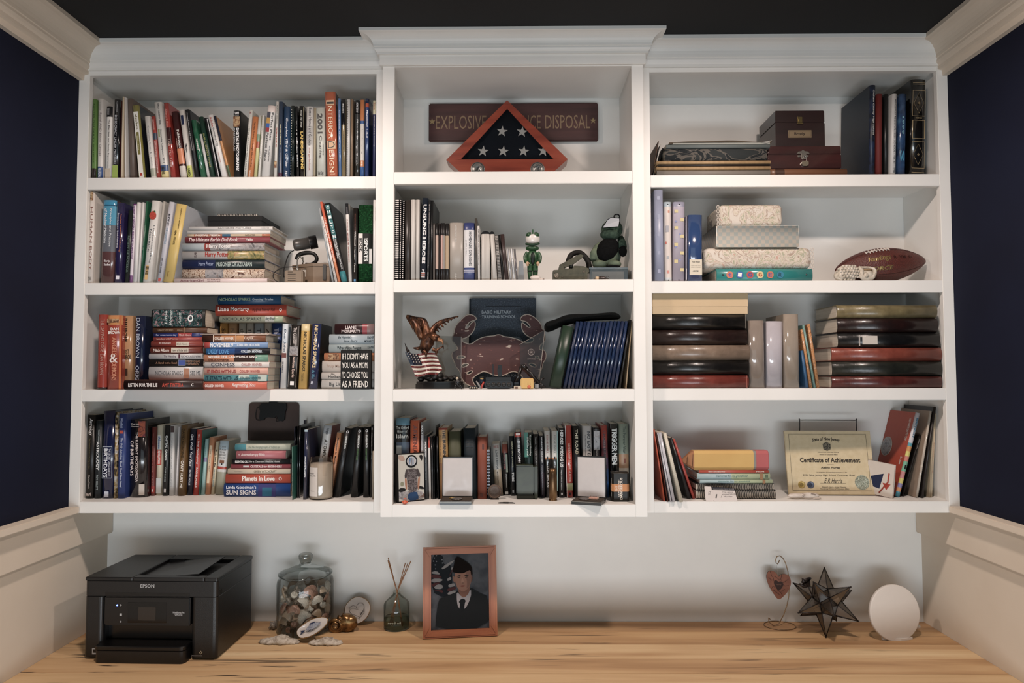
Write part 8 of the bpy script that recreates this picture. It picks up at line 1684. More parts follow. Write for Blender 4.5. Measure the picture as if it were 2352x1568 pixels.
# =========================== on the worktop
DZ = .766
def dl(x, y, c): return atz(c[0]+x/c[2], c[1]+y/c[2], DZ)
def dv(x, y, Y, c): return at(c[0]+x/c[2], c[1]+y/c[2], Y)
WD = ', on the wooden desk'
def dthing(name, desc, cat, loc, rot=(0, 0, 0), group=None): return thing(name, desc, cat, loc, rot, group)
c = (150, 1230, 4.64)
fl_, fr_ = dl(190, 1312, c), dl(1610, 1328, c); brr = dl(1900, 985, c)
W = fr_.x-fl_.x; D = brr.y-fr_.y; ang = math.atan2(fr_.y-fl_.y, W); Hh = dv(162, 440, fl_.y, c).z-DZ
t = dthing('printer', 'black office inkjet printer with touch panel and paper tray, left end of the desk', 'printer', (fl_.x, fl_.y, DZ+.0002), (0, 0, ang))
D = min(D, YB-.02-fl_.y)
PB = mat('0f0f10', rough=.38, var=.1, bump=.15, scale=400); PB2 = mat('0b0b0c', rough=.3); PB3 = mat('070708', rough=.25)
def px_(x): return (x-165)/(1630-165)*W
def pz_(y): return Hh*(1-(y-450)/(1318-450))
def rbox(g, x0, y0, z0, x1, y1, z1, r=.012, n=5):
    P_ = []
    for cx, cy, a0 in ((x1-r, y1-r, 0), (x0+r, y1-r, 90), (x0+r, y0+r, 180), (x1-r, y0+r, 270)):
        for i in range(n+1): a = math.radians(a0+90*i/n); P_.append((cx+r*math.cos(a), cy+r*math.sin(a)))
    m_ = len(P_); e = .002
    R_ = [(P_, z0, 0), (P_, z1-e, 0), ([(x+(e if x < (x0+x1)/2 else -e), y+(e if y < (y0+y1)/2 else -e)) for x, y in P_], z1, 0)]
    vs = [(x, y, z) for Q, z, _ in R_ for x, y in Q]
    fs = [(i, (i+1) % m_, (i+1) % m_+m_, i+m_) for i in range(m_)]+[(i+m_, (i+1) % m_+m_, (i+1) % m_+2*m_, i+2*m_) for i in range(m_)]+[tuple(range(m_-1, -1, -1)), tuple(2*m_+i for i in range(m_))]
    return g.add(vs, fs)
zl = pz_(650)
rbox(G(), 0, 0, .006, px_(372), D, zl-.0008).make('lower_body', [PB], t)
g = G(); rbox(g, px_(1345), 0, .006, W, D, zl-.0008); g.make('lower_body', [PB], t)
G().box(px_(372)+.0003, .030, .006, px_(1345)-.0003, D-.002, zl-.001).make('inner_wall', [PB3], t)
rbox(G(), 0, 0, zl, W, D, Hh-.010).make('scanner_body', [PB], t)
ry0, ry1 = D*.10, D*.80; rx0, rx1 = W*.36, W*.90
for b_ in ((0, 0, rx0, D), (rx1, 0, W, D), (rx0+.0002, 0, rx1-.0002, ry0), (rx0+.0002, ry1, rx1-.0002, D)):
    rbox(G(), b_[0], b_[1], Hh-.0098, b_[2], b_[3], Hh, .004).make('lid_border', [PB], t)
g = G(); g.add([(rx0+.004, ry0+.002, Hh-.009), (rx1-.03, ry0+.002, Hh+.004), (rx1-.03, ry1-.004, Hh+.010), (rx0+.004, ry1-.004, Hh-.009), (rx0+.004, ry0+.002, Hh-.0096), (rx1-.03, ry0+.002, Hh+.002), (rx1-.03, ry1-.004, Hh+.007), (rx0+.004, ry1-.004, Hh-.0096)], [(0, 1, 2, 3), (7, 6, 5, 4), (0, 4, 5, 1), (1, 5, 6, 2), (2, 6, 7, 3)]); g.make('feeder_flap', [mat('1c1c1e', rough=.3)], t)
G().box(rx0+.006, ry0+.003, Hh-.0092, rx0+.055, ry0+.006, Hh-.004).make('paper_guide', [mat('3a3a3a', rough=.4)], t)
G().box(rx0+.006, ry1-.010, Hh-.0092, rx0+.055, ry1-.006, Hh+.003).make('paper_guide', [mat('26262a', rough=.4)], t)
G().box(px_(388), -.0015, pz_(960), px_(1335), .028, pz_(655), bev=.003).make('control_panel', [PB2], t)
G().box(px_(390), -.0005, pz_(650), px_(1332), .004, pz_(608), bev=.001).make('panel_groove', [PB3], t)
G().box(px_(650), -.0022, pz_(930), px_(1080), -.0012, pz_(712), bev=.0004).make('glass_panel', [mat('060607', rough=.1)], t)
G().box(px_(768), -.0028, pz_(902), px_(960), -.0021, pz_(762)).make('screen', [mat('2c251f', rough=.2)], t)
g = G(); g.lathe([(.0001, -.0006), (.0021, -.0006), (.0021, .001), (.0001, .0014)], 12, T=Matrix.Translation((px_(532), -.0015, pz_(745))) @ Matrix.Rotation(PI/2, 4, 'X')); g.make('power_light', [mat('4a6cff', var=0, emit=9)], t)
GT = mat('b4b4b4', rough=.4, var=0)
for s, x0, x1, y0, y1 in (('EPSON', 782, 935, 558, 522), ('WorkForce Pro', 1145, 1275, 828, 808), ('WF-3720', 1168, 1252, 852, 834), ('o', 562, 582, 754, 734), ('c', 564, 584, 928, 910), ('PRECISIONCORE', 1358, 1478, 1276, 1266)):
    yy = -.0002 if s in ('EPSON', 'PRECISIONCORE') else -.0018
    g = G(); put_text(g, s, (px_(x0), yy-.0002, pz_(y0)), (px_(x1)-px_(x0), 0, 0), (0, 0, pz_(y1)-pz_(y0)), 0, .02); g.make('lettering', [GT], t)
G().box(px_(562), -.0021, pz_(858), px_(586), -.0016, pz_(832)).make('home_icon', [GT], t)
g = G(); g.box(px_(263), -.0008, pz_(1268), px_(325), -.0001, pz_(1206)); g.make('energy_sticker', [GT], t); G().box(px_(272), -.0011, pz_(1250), px_(316), -.0007, pz_(1214)).make('sticker_picture', [PB2], t)
g = G(); cx, cz, r = px_(1458), pz_(1238), .0052; g.prism([(cx-r, cz), (cx, cz+r), (cx+r, cz), (cx, cz-r)], -.0008, -.0001); g.make('diamond_mark', [mat('a89c80', var=0)], t); r *= .45; G().prism([(cx-r, cz), (cx, cz+r), (cx+r, cz), (cx, cz-r)], -.0011, -.0007).make('diamond_centre', [PB2], t)
rbox(G(), px_(350), -.030, .0, px_(1332), .026, pz_(1160)-.006, .014).make('paper_tray', [PB], t)
rbox(G(), px_(345), -.032, pz_(1160)-.005, px_(1335), .026, pz_(1140), .014).make('output_tray', [PB2], t)
G().box(W-.0002, D*.04, Hh-.052, W+.0006, D*.12, Hh-.04).make('side_slot', [PB3], t)
def shell_clam(mt, ribs=0):
    g = G(); n, k_ = 10, 16; vs = []
    for i in range(n+1):
        r = i/n
        for j in range(k_+1):
            a = PI*(j/k_)*1.16-PI*.08; rr_ = r*(1+.04*math.sin(a*ribs*2) if ribs else r/r if r else 1) if r else 0
            vs.append((rr_*math.cos(a)*1.0, rr_*math.sin(a)*1.1-.45, .42*(1-r**2.2)**.5*(1+(.06*math.cos(j*PI) if ribs else 0)) if r < 1 else 0))
    g.add(vs, [(i*(k_+1)+j, (i+1)*(k_+1)+j, (i+1)*(k_+1)+j+1, i*(k_+1)+j+1) for i in range(n) for j in range(k_)], 0, True)
    me = g.make('seashell', [mt]); return me
def shell_whelk(mt, spikes=0):
    g = G(); n, k_ = 34, 10; pts = []; rs = []
    for i in range(n):
        f = i/(n-1); a = f*PI*6; R_ = .42*f**1.3; pts.append((R_*math.cos(a), R_*math.sin(a), .75-1.15*f**.9)); rs.append(.03+.36*f**1.25)
    g.tube(pts, rs, k_)
    g.tube([(0, 0, .8), (0, 0, 0), (.12, .1, -.9)], [.03, .42, .06], 10)
    if spikes:
        for i in range(12, n, 2): p = Vector(pts[i]); q_ = p+Vector((p.x, p.y, .12)).normalized()*(rs[i]*1.45); g.tube([p, q_], [rs[i]*.4, .02], 5)
    return g.make('seashell', [mt])
SHM = [ramp_mat('shell_tan', [(.3, 'a88870'), (.6, 'c4a88c'), (.8, 'd4c0a4')], tex='wave', scale=3, dist=2, rough=.35), ramp_mat('shell_white', [(.3, 'b4a898'), (.6, 'd0c6b6'), (.8, 'dcd4c6')], scale=5, rough=.5, bump=.3), ramp_mat('shell_rose', [(.3, '946450'), (.6, 'bc9078'), (.8, 'd4b49c')], scale=4, rough=.4), ramp_mat('shell_grey', [(.3, '5c544e'), (.6, '9c9082'), (.8, 'c4b8a8')], scale=4, rough=.5)]
protos = [shell_clam(SHM[0]), shell_clam(SHM[2]), shell_clam(SHM[1], 6), shell_whelk(SHM[1]), shell_whelk(SHM[3], 1), shell_whelk(SHM[2])]
KN = ['smooth tan clam shell inside the glass jar', 'rosy brown clam shell inside the glass jar', 'ribbed white scallop shell inside the glass jar', 'white spiral whelk shell inside the glass jar', 'grey knobbly whelk shell inside the glass jar', 'rosy spiral snail shell inside the glass jar']
c = (560, 1230, 5.226)
jb = dl(735, 1120, c); R_ = (dv(1068, 900, jb.y, c).x-dv(405, 900, jb.y, c).x)/2; jc = Vector((dv(736, 900, jb.y, c).x, jb.y, DZ)); Hj = dv(736, 470, jb.y, c).z-DZ
t = dthing('glass_jar', 'large round clear glass jar with knobbed lid, full of seashells', 'jar', (jc.x, jc.y, DZ+.0003))
JG = thin_glass('jar_glass', 'f6faf9', base=.02)
G().lathe([(.0001, .001), (R_*.9, 0), (R_, .008), (R_, Hj*.86), (R_*.97, Hj*.93), (R_*.86, Hj*.985), (R_*.86, Hj), (R_*.90, Hj+.003)], 48, cap=False).make('jar_body', [JG], t)
hk = dv(736, 210, jb.y, c).z-DZ
lid = G().lathe([(R_*.80, Hj-.004), (R_*.84, Hj+.003), (R_*.95, Hj+.0045), (R_*.95, Hj+.008), (R_*.86, Hj+.010), (R_*.70, Hj+.016), (R_*.45, Hj+.026), (R_*.25, Hj+.032), (R_*.22, Hj+.036)], 48, cap=False).make('lid', [thin_glass('lid_glass', 'dee2e0', base=.06)], t)
G().lathe([(R_*.16, Hj+.0365), (R_*.20, Hj+.045), (R_*.245, Hj+.055), (R_*.25, hk-.006), (R_*.2, hk-.001), (.0001, hk)], 32, cap=False).make('lid_knob', [thin_glass('knob_glass', 'e4e8e6', base=.12)], t)
random.seed(21); first = [True]*6; nsh = 0
def put_shell(k_, loc, rot, s, label, group, name='seashell'):
    p = protos[k_]
    if first[k_]: o = p; first[k_] = False
    else: o = p.copy(); COL.objects.link(o)
    o.name = name; o.location = loc; o.rotation_euler = rot; o.scale = (s, s, s); return tag(o, label, 'seashell', group)
for L_ in range(6):
    z = DZ+.019+L_*.023
    for ring_n, rr_ in ((9, R_*.76), (4, R_*.36)):
        for i in range(ring_n):
            a = 2*PI*(i+.5*(L_ % 2)+random.uniform(-.12, .12))/ring_n; k_ = random.choice((0, 0, 1, 2, 3, 4, 5) if L_ < 3 else (0, 0, 0, 1, 2, 4, 3))
            s = .0215*random.uniform(.85, 1.1)*(.78 if k_ > 2 else 1)
            loc = (jc.x+rr_*math.cos(a), jc.y+rr_*math.sin(a), z+random.uniform(-.002, .002))
            if k_ < 3: rot = (PI/2+random.uniform(-.5, .5), random.uniform(-1, 1), a+PI/2+random.uniform(-.4, .4))
            else: rot = (random.uniform(-1.5, 1.5), random.uniform(-1.5, 1.5), random.uniform(0, 6))
            put_shell(k_, loc, rot, s, KN[k_]+', '+('at the bottom', 'low down', 'below the middle', 'above the middle', 'high up', 'at the top')[L_]+(', against the front glass' if rr_ > R_*.6 and math.sin(a) < -.3 else ', against the back glass' if rr_ > R_*.6 and math.sin(a) > .3 else ', in the core' if rr_ < R_*.6 else ', by the %s side' % ('left' if math.cos(a) < 0 else 'right')), 'seashells in the glass jar'); nsh += 1
p = dl(330, 1150, c); put_shell(4, (p.x, p.y+.02, DZ+.017), (.9, .3, 2.2), .021, 'grey white spiky conch shell left of the glass jar', None)
def oyster(desc, name, x0, x1, yb, h, m_, rough_=.12, rot=(0, 0, 0), dz=0):
    a, b = dl(x0, yb, c), dl(x1, yb, c); w2 = (b.x-a.x)/2
    t = dthing(name, desc, 'seashell', ((a.x+b.x)/2, a.y+.022, DZ+dz), rot); random.seed(int(x0))
    g = G(); n, k_ = 26, 9; vs = []
    for i in range(n+1):
        for j in range(k_):
            u = i/n*2-1; a_ = PI*j/(k_-1); wd = (1-abs(u)**2.2)**.5
            jj = random.uniform(-1, 1)*rough_*.03
            vs.append((u*w2*1.0+jj*w2, -math.cos(a_)*.020*wd*(1+.1*math.sin(u*9))+jj*.4*w2, max(.0004, h*math.sin(a_)*wd*(.8+.2*math.sin(u*5+1))+jj*w2+.0012)))
    g.add(vs, [(i*k_+j, (i+1)*k_+j, (i+1)*k_+j+1, i*k_+j+1) for i in range(n) for j in range(k_-1)]+[(i*k_+k_-1, (i+1)*k_+k_-1, (i+1)*k_, i*k_) for i in range(n)], 0, True)
    g.make('shell', [m_], t); return t, w2
OY = ramp_mat('oyster_crust', [(.3, '8c7c6c'), (.5, 'c4b8a6'), (.7, 'd8cebf')], scale=70, detail=6, dist=1, rough=.7, bump=1)
oyster('long rough white oyster shell, front left of the jar', 'oyster_shell', 145, 648, 1318, .024, OY, .8)
oyster('small crusty white oyster shell in front right of the jar', 'oyster_shell', 750, 1165, 1330, .020, OY, 1.6)
def dish(name, desc, cx, cy, rx, rz, tilt, rotz, base_y, extra):
    """cupped oyster shell standing on edge with a printed inside and gilt rim"""
    Yd_ = dl(cx, base_y, c).y; cc = dv(cx, cy, Yd_, c); k1 = Yd_/FPX/5.226; rx *= k1; rz *= k1
    t = dthing(name, desc, 'seashell', cc, (tilt, rotz, 0))
    n = 40; out = [(rx*math.cos(2*PI*i/n)*(1+.05*math.sin(3*2*PI*i/n+1)), rz*math.sin(2*PI*i/n)*(1+.05*math.sin(2*2*PI*i/n))) for i in range(n)]
    vs = [(x*f, .004*(1-f*f)*2, z*f) for f in (1, .92, .7, .4, .02) for x, z in out]+[(x*f, y_, z*f) for f, y_ in ((1.0, .003), (.8, .016), (.4, .019)) for x, z in out]
    g = G(); g.add(vs[:5*n], [(r_*n+i, r_*n+(i+1) % n, (r_+1)*n+(i+1) % n, (r_+1)*n+i) for r_ in range(4) for i in range(n)], 0, True); g.make('painted_inside', [mat('d4ccc4', rough=.15, coat=.5)], t)
    g = G(); g.add(vs[5*n:], [(r_*n+(i+1) % n, r_*n+i, (r_+1)*n+i, (r_+1)*n+(i+1) % n) for r_ in range(2) for i in range(n)]+[tuple(2*n+i for i in range(n-1, -1, -1))], 0, True); g.make('rough_back', [OY], t)
    g = G(); g.tube([(x*1.01, .0014, z*1.01) for x, z in out], .0016, 6, closed=True); g.make('gilt_rim', [mat('a8804c', rough=.25, metal=.8)], t)
    extra(t, rx, rz);
    return t
INKB = mat('2c3656', var=0, rough=.3)
def fish(t, rx, rz):
    b_ = [(-.45, .0), (-.3, .22), (-.05, .42), (.2, .45), (.45, .3), (.66, .05), (.45, -.12), (.2, -.24), (-.05, -.24), (-.3, -.12)]
    g = G(); g.add([(x*rx, -.0003, z*rz) for x, z in smooth_loop(b_, 2)], [tuple(range(40))[::-1]]); g.make('fish_print', [ramp_mat('fish_scales', [(.35, '3c4868'), (.6, 'b4b8c0')], tex='voronoi', scale=700, rough=.3)], t)
    for q_ in ([(-.45, .05), (-.75, .25), (-.68, 0), (-.8, -.3), (-.45, -.08)], [(-.15, .4), (-.05, .62), (.3, .55), (.25, .42)], [(.05, -.22), (-.02, -.45), (.15, -.25)], [(-.2, -.18), (-.3, -.42), (-.05, -.22)]):
        g = G(); g.add([(x*rx, -.0003, z*rz) for x, z in q_], [tuple(range(len(q_)))[::-1]]); g.make('fin_print', [INKB], t)
    g = G(); g.lathe([(.0001, .0006), (.0012, .0006)], 10, T=Matrix.Translation((.5*rx, 0, .1*rz)) @ Matrix.Rotation(PI/2, 4, 'X'), cap=False); g.make('eye_print', [INKB], t)
dish('fish_oyster', 'white oyster shell with blue fish print and gilt rim, before the jar', 815, 1100, 195, 88, -.5, -.42, 1285, fish)
def heart(t, rx, rz):
    P_ = []
    for i in range(40):
        a = 2*PI*i/40; x = 16*math.sin(a)**3/17; z = (13*math.cos(a)-5*math.cos(2*a)-2*math.cos(3*a)-math.cos(4*a))/17
        P_.append((x*rx*.66, -.0004, z*rz*.66))
    g = G(); g.tube(P_, .0006, 5, closed=True); g.make('heart_outline', [mat('242428', var=0)], t)
    g = G(); put_text(g, 'love', (rx*.08, -.0006, -rz*.52), (rx*.45, 0, rx*.22), (0, 0, rz*.22), 0, .01, .3); g.make('lettering', [mat('242428', var=0)], t)
dish('heart_oyster', 'pale round oyster shell with thin heart outline reading love', 1362, 892, 150, 142, -.15, -.35, 1075, heart)
t = dthing('shell_easel', 'small clear plastic easel holding the heart shell', 'stand', dl(1400, 1060, c)+Vector((0, .015, 0))); g = G(); g.tube([(-.015, 0, .001), (0, .004, .014), (.015, 0, .001)], .001, 6); g.tube([(0, .004, .014), (0, .02, .001)], .001, 6); g.make('wire', [thin_glass('easel', 'e8e8e8', base=.2)], t)
t = dthing('shell_easel', 'small clear plastic easel holding the fish shell', 'stand', dl(790, 1245, c)+Vector((0, .010, 0))); g = G(); g.tube([(-.015, 0, .001), (0, .004, .010), (.015, 0, .001)], .001, 6); g.make('wire', [thin_glass('easel', 'e8e8e8', base=.2)], t)
p = dl(1150, 1185, c); u_ = p.y/FPX/5.226
GOLD = ramp_mat('gilded', [(.3, '3c2814'), (.5, '8c6434'), (.7, 'c8a060')], scale=45, detail=4, rough=.22, metal=.75, bump=.4)
t = dthing('gilded_shell', 'gilded brown spiral sea snail shell between fish shell and heart shell', 'seashell', (p.x, p.y+.03, DZ+.026))
g = G(); pts = []; rs = []
for i in range(60):
    f = i/59; a = f*PI*6.2+.8; R2 = 95*u_*f**.9; pts.append((-60*u_+R2*math.cos(a), -.030+.022*f, -8*u_+R2*math.sin(a)*.9)); rs.append(4*u_+26*u_*f)
g.tube(pts, rs, 10); g.make('spiral', [GOLD], t)
g = G(); g.ball((60*u_, .0, 0), (125*u_, .022, 112*u_), 3, jit=.04); g.make('shell_body', [GOLD], t)
for x, z in ((20, 118), (95, 90), (150, 10), (135, -80), (60, -110)): g = G(); g.tube([(x*u_*.7, -.006, z*u_*.7), (x*u_*1.1, -.010, z*u_*1.1)], [22*u_, 4*u_], 8); g.make('knob', [GOLD], t)
p = dl(1832, 1105, c); w2 = (dv(1988, 1000, p.y, c).x-dv(1680, 1000, p.y, c).x)/2; k1 = p.y/FPX/5.226; cx = dv(1834, 1000, p.y, c).x
t = dthing('reed_diffuser', 'small clear glass reed diffuser with six reeds beside the portrait frame', 'diffuser', (cx, p.y, DZ+.0003)); Z = lambda y: (1128-y)*k1
DG = thin_glass('diffuser_glass', 'f0f6f3', base=.03)
G().lathe([(.0001, .001), (w2*.93, 0), (w2, .004), (w2, Z(850)), (w2*.9, Z(820)), (w2*.36, Z(745)), (w2*.28, Z(730)), (w2*.28, Z(705)), (w2*.34, Z(700))], 40, cap=False).make('bottle', [DG], t)
G().lathe([(.0001, .003), (w2*.9, .003), (w2*.95, .006), (w2*.95, Z(1000)), (.0001, Z(1000))], 40, cap=False).make('scented_liquid', [thin_glass('liquid', 'd4dece', base=.03)], t)
RD_ = ramp_mat('reed', [(.3, 'a0683c'), (.7, 'bc8454')], scale=200, rough=.7)
for x0, x1, y1, dy in ((1700, 1730, 310, 0), (1755, 1722, 365, .006), (1935, 1735, 330, -.006), (1730, 2005, 340, -.004), (1700, 1930, 378, .004), (1745, 1962, 380, 0)):
    sgn = 1 if x1 > 1834 else -1; xb = 1834-sgn*abs(1834-x0)*.8
    top_ = ((x1-1834)*k1, dy*2, Z(y1)); neck = ((1840-1834+sgn*4)*k1, dy*.3, Z(700)); f = (neck[2]-.006)/(top_[2]-neck[2]); bot = (max(-w2*.85, min(w2*.85, neck[0]-(top_[0]-neck[0])*f*.55)), -dy, .007)
    G().tube([bot, neck, top_], .0016, 6).make('reed', [RD_], t)
g = G(); put_text(g, 'reed oil', (-w2*.5, -w2*1.01, Z(1035)), (w2, 0, 0), (0, 0, Z(1010)-Z(1035))); g.make('lettering', [mat('b0b8a8', var=0)], t)
c = (940, 1230, 6.272)
a, b = dl(195, 1498, c), dl(1272, 1450, c); W = (b-a).length; ang = math.atan2(b.y-a.y, b.x-a.x); lean = .16
Hh = (dv(165, 180, a.y+.045, c).z-DZ)/math.cos(lean)
t = dthing('picture_frame', 'reddish wooden frame holding a portrait of a soldier, standing on the desk', 'picture frame', (a.x, a.y, DZ+.0025), (-lean, 0, ang))
FW_ = ramp_mat('frame_wood', [(.3, '985026'), (.6, 'b06638'), (.8, 'c67e4a')], scale=3, vec=(1.5, 4, 12), detail=6, rough=.45); FH = ramp_mat('frame_wood_v', [(.3, '985026'), (.6, 'b06638'), (.8, 'c67e4a')], scale=3, vec=(12, 4, 1.5), detail=6, rough=.45)
bw = W*.108; bh = Hh*.083
for pts, m_ in (([(0, 0), (W, 0), (W-bw, bh), (bw, bh)], FW_), ([(0, Hh), (bw, Hh-bh), (W-bw, Hh-bh), (W, Hh)], FW_), ([(0, 0), (bw, bh), (bw, Hh-bh), (0, Hh)], FH), ([(W, 0), (W, Hh), (W-bw, Hh-bh), (W-bw, bh)], FH)):
    g = G(); g.prism(pts, 0, .014); cxm = sum(p[0] for p in pts)/4; czm = sum(p[1] for p in pts)/4; g.prism([((x-cxm)*.94+cxm, (z-czm)*.55+czm) if m_ is FW_ else ((x-cxm)*.55+cxm, (z-czm)*.94+czm) for x, z in pts], -.0022, .0); g.make('frame_side', [m_], t)
G().box(bw-.001, .010, bh-.001, W-bw+.001, .0135, Hh-bh+.001).make('backing', [mat('2a2018')], t)
G().prism([(W*.4, 0), (W*.6, 0), (W*.55, Hh*.6), (W*.45, Hh*.6)], .0, .002).v
iw, ih = W-2*bw, Hh-2*bh
def im(x, y): return bw+iw*(x-298)/(1125-298), bh+ih*(1-(y-280)/(1335-280))
lay_ = [0]
def pr(pts, col, name, sm=1):
    lay_[0] += 1; P_ = smooth_loop([im(*q_) for q_ in pts], sm) if sm else [im(*q_) for q_ in pts]
    x0, x1, z0, z1_ = bw, W-bw, bh, Hh-bh
    P_ = [(min(max(x, x0), x1), min(max(z, z0), z1_)) for x, z in P_]
    lp = [[Vector((x, z, 0)) for x, z in P_]]; g = G(); g.add([(x, .0098-lay_[0]*.00012, z) for x, z in P_], [tuple(q_) for q_ in tessellate_polygon(lp)]); g.make(name, [M(col, rough=.9) if not isinstance(col, bpy.types.Material) else col], t)
pr([(298, 280), (1125, 280), (1125, 1335), (298, 1335)], ramp_mat('print_studio', [(.3, '23262c'), (.55, '5c5c60'), (.7, '3c444e')], scale=16, rough=.9), 'photo_print', 0)
pr([(298, 280), (470, 280), (470, 440), (600, 420), (600, 800), (640, 900), (480, 900), (298, 800)], '16161a', 'print_flag_shade')
for x, y in ((325, 300), (375, 300), (345, 330), (330, 375), (375, 380), (455, 360), (460, 405), (355, 430), (360, 485)): pr([(x-8, y), (x, y-9), (x+8, y), (x, y+9)], 'a8a8ac', 'print_star', 0)
for q_ in ([(440, 470), (620, 365), (635, 385), (470, 505)], [(580, 470), (640, 465), (630, 510), (590, 515)], [(300, 530), (370, 510), (430, 560), (400, 565), (300, 548)], [(300, 620), (460, 625), (455, 665), (300, 680)], [(325, 760), (380, 700), (465, 710), (460, 775)], [(525, 630), (580, 600), (590, 640), (530, 665)], [(540, 710), (640, 690), (640, 735), (550, 755)], [(530, 820), (650, 790), (650, 830), (540, 860)]): pr(q_, '9c9490', 'print_white_stripe')
for q_ in ([(300, 560), (420, 575), (460, 615), (300, 612)], [(300, 685), (450, 675), (400, 695), (310, 745)], [(550, 590), (640, 430), (640, 460), (570, 580)], [(300, 790), (460, 780), (470, 830), (380, 790)], [(530, 765), (650, 740), (650, 785), (530, 810)]): pr(q_, '5a2a28', 'print_red_stripe')
pr([(362, 1345), (375, 1080), (410, 920), (440, 890), (640, 830), (700, 790), (860, 760), (960, 830), (1140, 910), (1140, 1345)], '1d1b1a', 'print_jacket', 1)
pr([(662, 800), (740, 900), (870, 770), (868, 900), (775, 1080), (690, 1050), (665, 960)], 'a8a0a0', 'print_shirt')
pr([(670, 740), (860, 700), (850, 830), (765, 915), (700, 850)], '8a5c48', 'print_neck')
pr([(715, 925), (760, 912), (795, 945), (775, 985), (768, 1090), (700, 1060), (710, 980), (690, 960)], '161413', 'print_tie')
pr([(602, 600), (632, 590), (645, 690), (620, 680)], 'a0705a', 'print_ear'); pr([(868, 590), (895, 610), (885, 680), (860, 690)], '6c4838', 'print_ear')
pr([(632, 540), (700, 520), (870, 500), (875, 640), (860, 730), (810, 790), (755, 822), (700, 790), (660, 740), (640, 660)], 'a8765e', 'print_face', 2)
pr([(790, 540), (872, 520), (872, 650), (850, 740), (800, 790), (815, 700), (800, 620)], '8c6250', 'print_face_shadow', 2)
for q_, cl in (([(665, 595), (720, 580), (722, 592), (668, 606)], '2c1c16'), ([(770, 590), (838, 578), (838, 592), (775, 602)], '2c1c16'), ([(675, 612), (715, 606), (715, 618), (680, 620)], '3a2820'), ([(778, 614), (820, 608), (822, 618), (785, 622)], '3a2820'), ([(738, 620), (752, 620), (770, 690), (745, 700), (725, 688)], 'b8866c'), ([(728, 690), (775, 692), (750, 700)], '5c382c'), ([(710, 735), (750, 726), (790, 735), (755, 750), (725, 746)], '80463c')): pr(q_, cl, 'print_feature')
pr([(600, 520), (625, 440), (640, 340), (690, 318), (770, 375), (850, 430), (885, 480), (895, 600), (870, 590), (862, 510), (790, 545), (740, 562), (620, 545)], '15100f', 'print_cap', 1)
G().add([(bw, .0052, bh), (W-bw, .0052, bh), (W-bw, .0052, Hh-bh), (bw, .0052, Hh-bh)], [(0, 1, 2, 3)]).make('glass_pane', [thin_glass('frame_glass', 'fcfcfc', base=.01)], t)
g = G(); hz = Hh*.62; bk0 = math.tan(lean)*0; g.prism([(W*.44, hz*.0+.001), (W*.56, .001), (W*.54, hz), (W*.46, hz)], .0, .002, T=Matrix.Translation((0, .0145, 0)) @ Matrix.Translation((0, 0, hz)) @ Matrix.Rotation(.42, 4, 'X') @ Matrix.Translation((0, 0, -hz))); g.make('easel_leg', [mat('2a2018')], t)
c = (1720, 1250, 5.345); p = dl(380, 1000, c); k1 = p.y/FPX/5.345; k2 = (dl(380, 945, c).y-dl(380, 1055, c).y)/2
t = dthing('ornament_stand', 'thin antique brass hook stand with round wire foot', 'stand', (p.x, p.y, DZ+.0012)); q_ = lambda x, y, dy=0: ((x-380)*k1, dy, (1000-y)*k1)
WR = ramp_mat('antique_brass_wire', [(.4, '7c6246'), (.6, '9c7c54')], scale=60, rough=.35, metal=.6)
G().tube([(185*k1*math.cos(2*PI*i/36), k2*math.sin(2*PI*i/36), .0005) for i in range(36)], .0015, 6, closed=True).make('foot_ring', [WR], t)
G().tube([(-90*k1, 0, .004), (-130*k1, 0, .012), (-120*k1, .01, .022), (-100*k1, .012, .016)], .0014, 6).make('foot_curl', [WR], t)
G().tube([(-90*k1, -.004, .0015), (-20*k1, 0, .004)]+[q_(x, y) for x, y in ((385, 950), (430, 870), (470, 760), (492, 660), (503, 560), (500, 450), (488, 350), (465, 260), (430, 195), (395, 170), (360, 180), (344, 215), (350, 255), (368, 270), (385, 240), (390, 222))], .0016, 8).make('hook_wire', [WR], t)
t = dthing('heart_ornament', 'brown leather heart ornament with engraved puzzle lines hanging from the hook', 'ornament', Vector((p.x, p.y-.006, DZ))+Vector(q_(365, 360))); o_ = q_(365, 360)
hp = [(x, y) for x, y in ((370, 415), (340, 360), (290, 335), (245, 345), (222, 390), (225, 450), (260, 540), (310, 620), (362, 692), (430, 640), (490, 570), (520, 490), (510, 420), (470, 380), (415, 375), (380, 395))]
f = lambda x, y: (q_(x, y)[0]-o_[0], q_(x, y)[2]-o_[2])
plate(smooth_loop([f(*v_) for v_ in hp], 2), [], 0, .003, [ramp_mat('tooled_leather', [(.3, '84462c'), (.7, '9a5838')], scale=40, rough=.6), mat('2c1810')], 'heart_body', t)
inner = [(365+(x-367)*.38, 515+(y-515)*.36) for x, y in hp]; plate(smooth_loop([f(*v_) for v_ in inner], 2), [], -.0006, -.0001, [mat('3a1e16')], 'inner_heart', t)
for ps in ([(268, 340), (285, 400), (300, 410), (310, 460)], [(405, 380), (395, 440), (410, 460)], [(490, 515), (440, 520), (420, 500)], [(280, 550), (300, 520), (325, 540)], [(410, 640), (400, 610), (385, 590), (350, 575)]): G().tube([(f(*v_)[0], -.0002, f(*v_)[1]) for v_ in ps], .0006, 5).make('puzzle_line', [mat('3a1e16')], t)
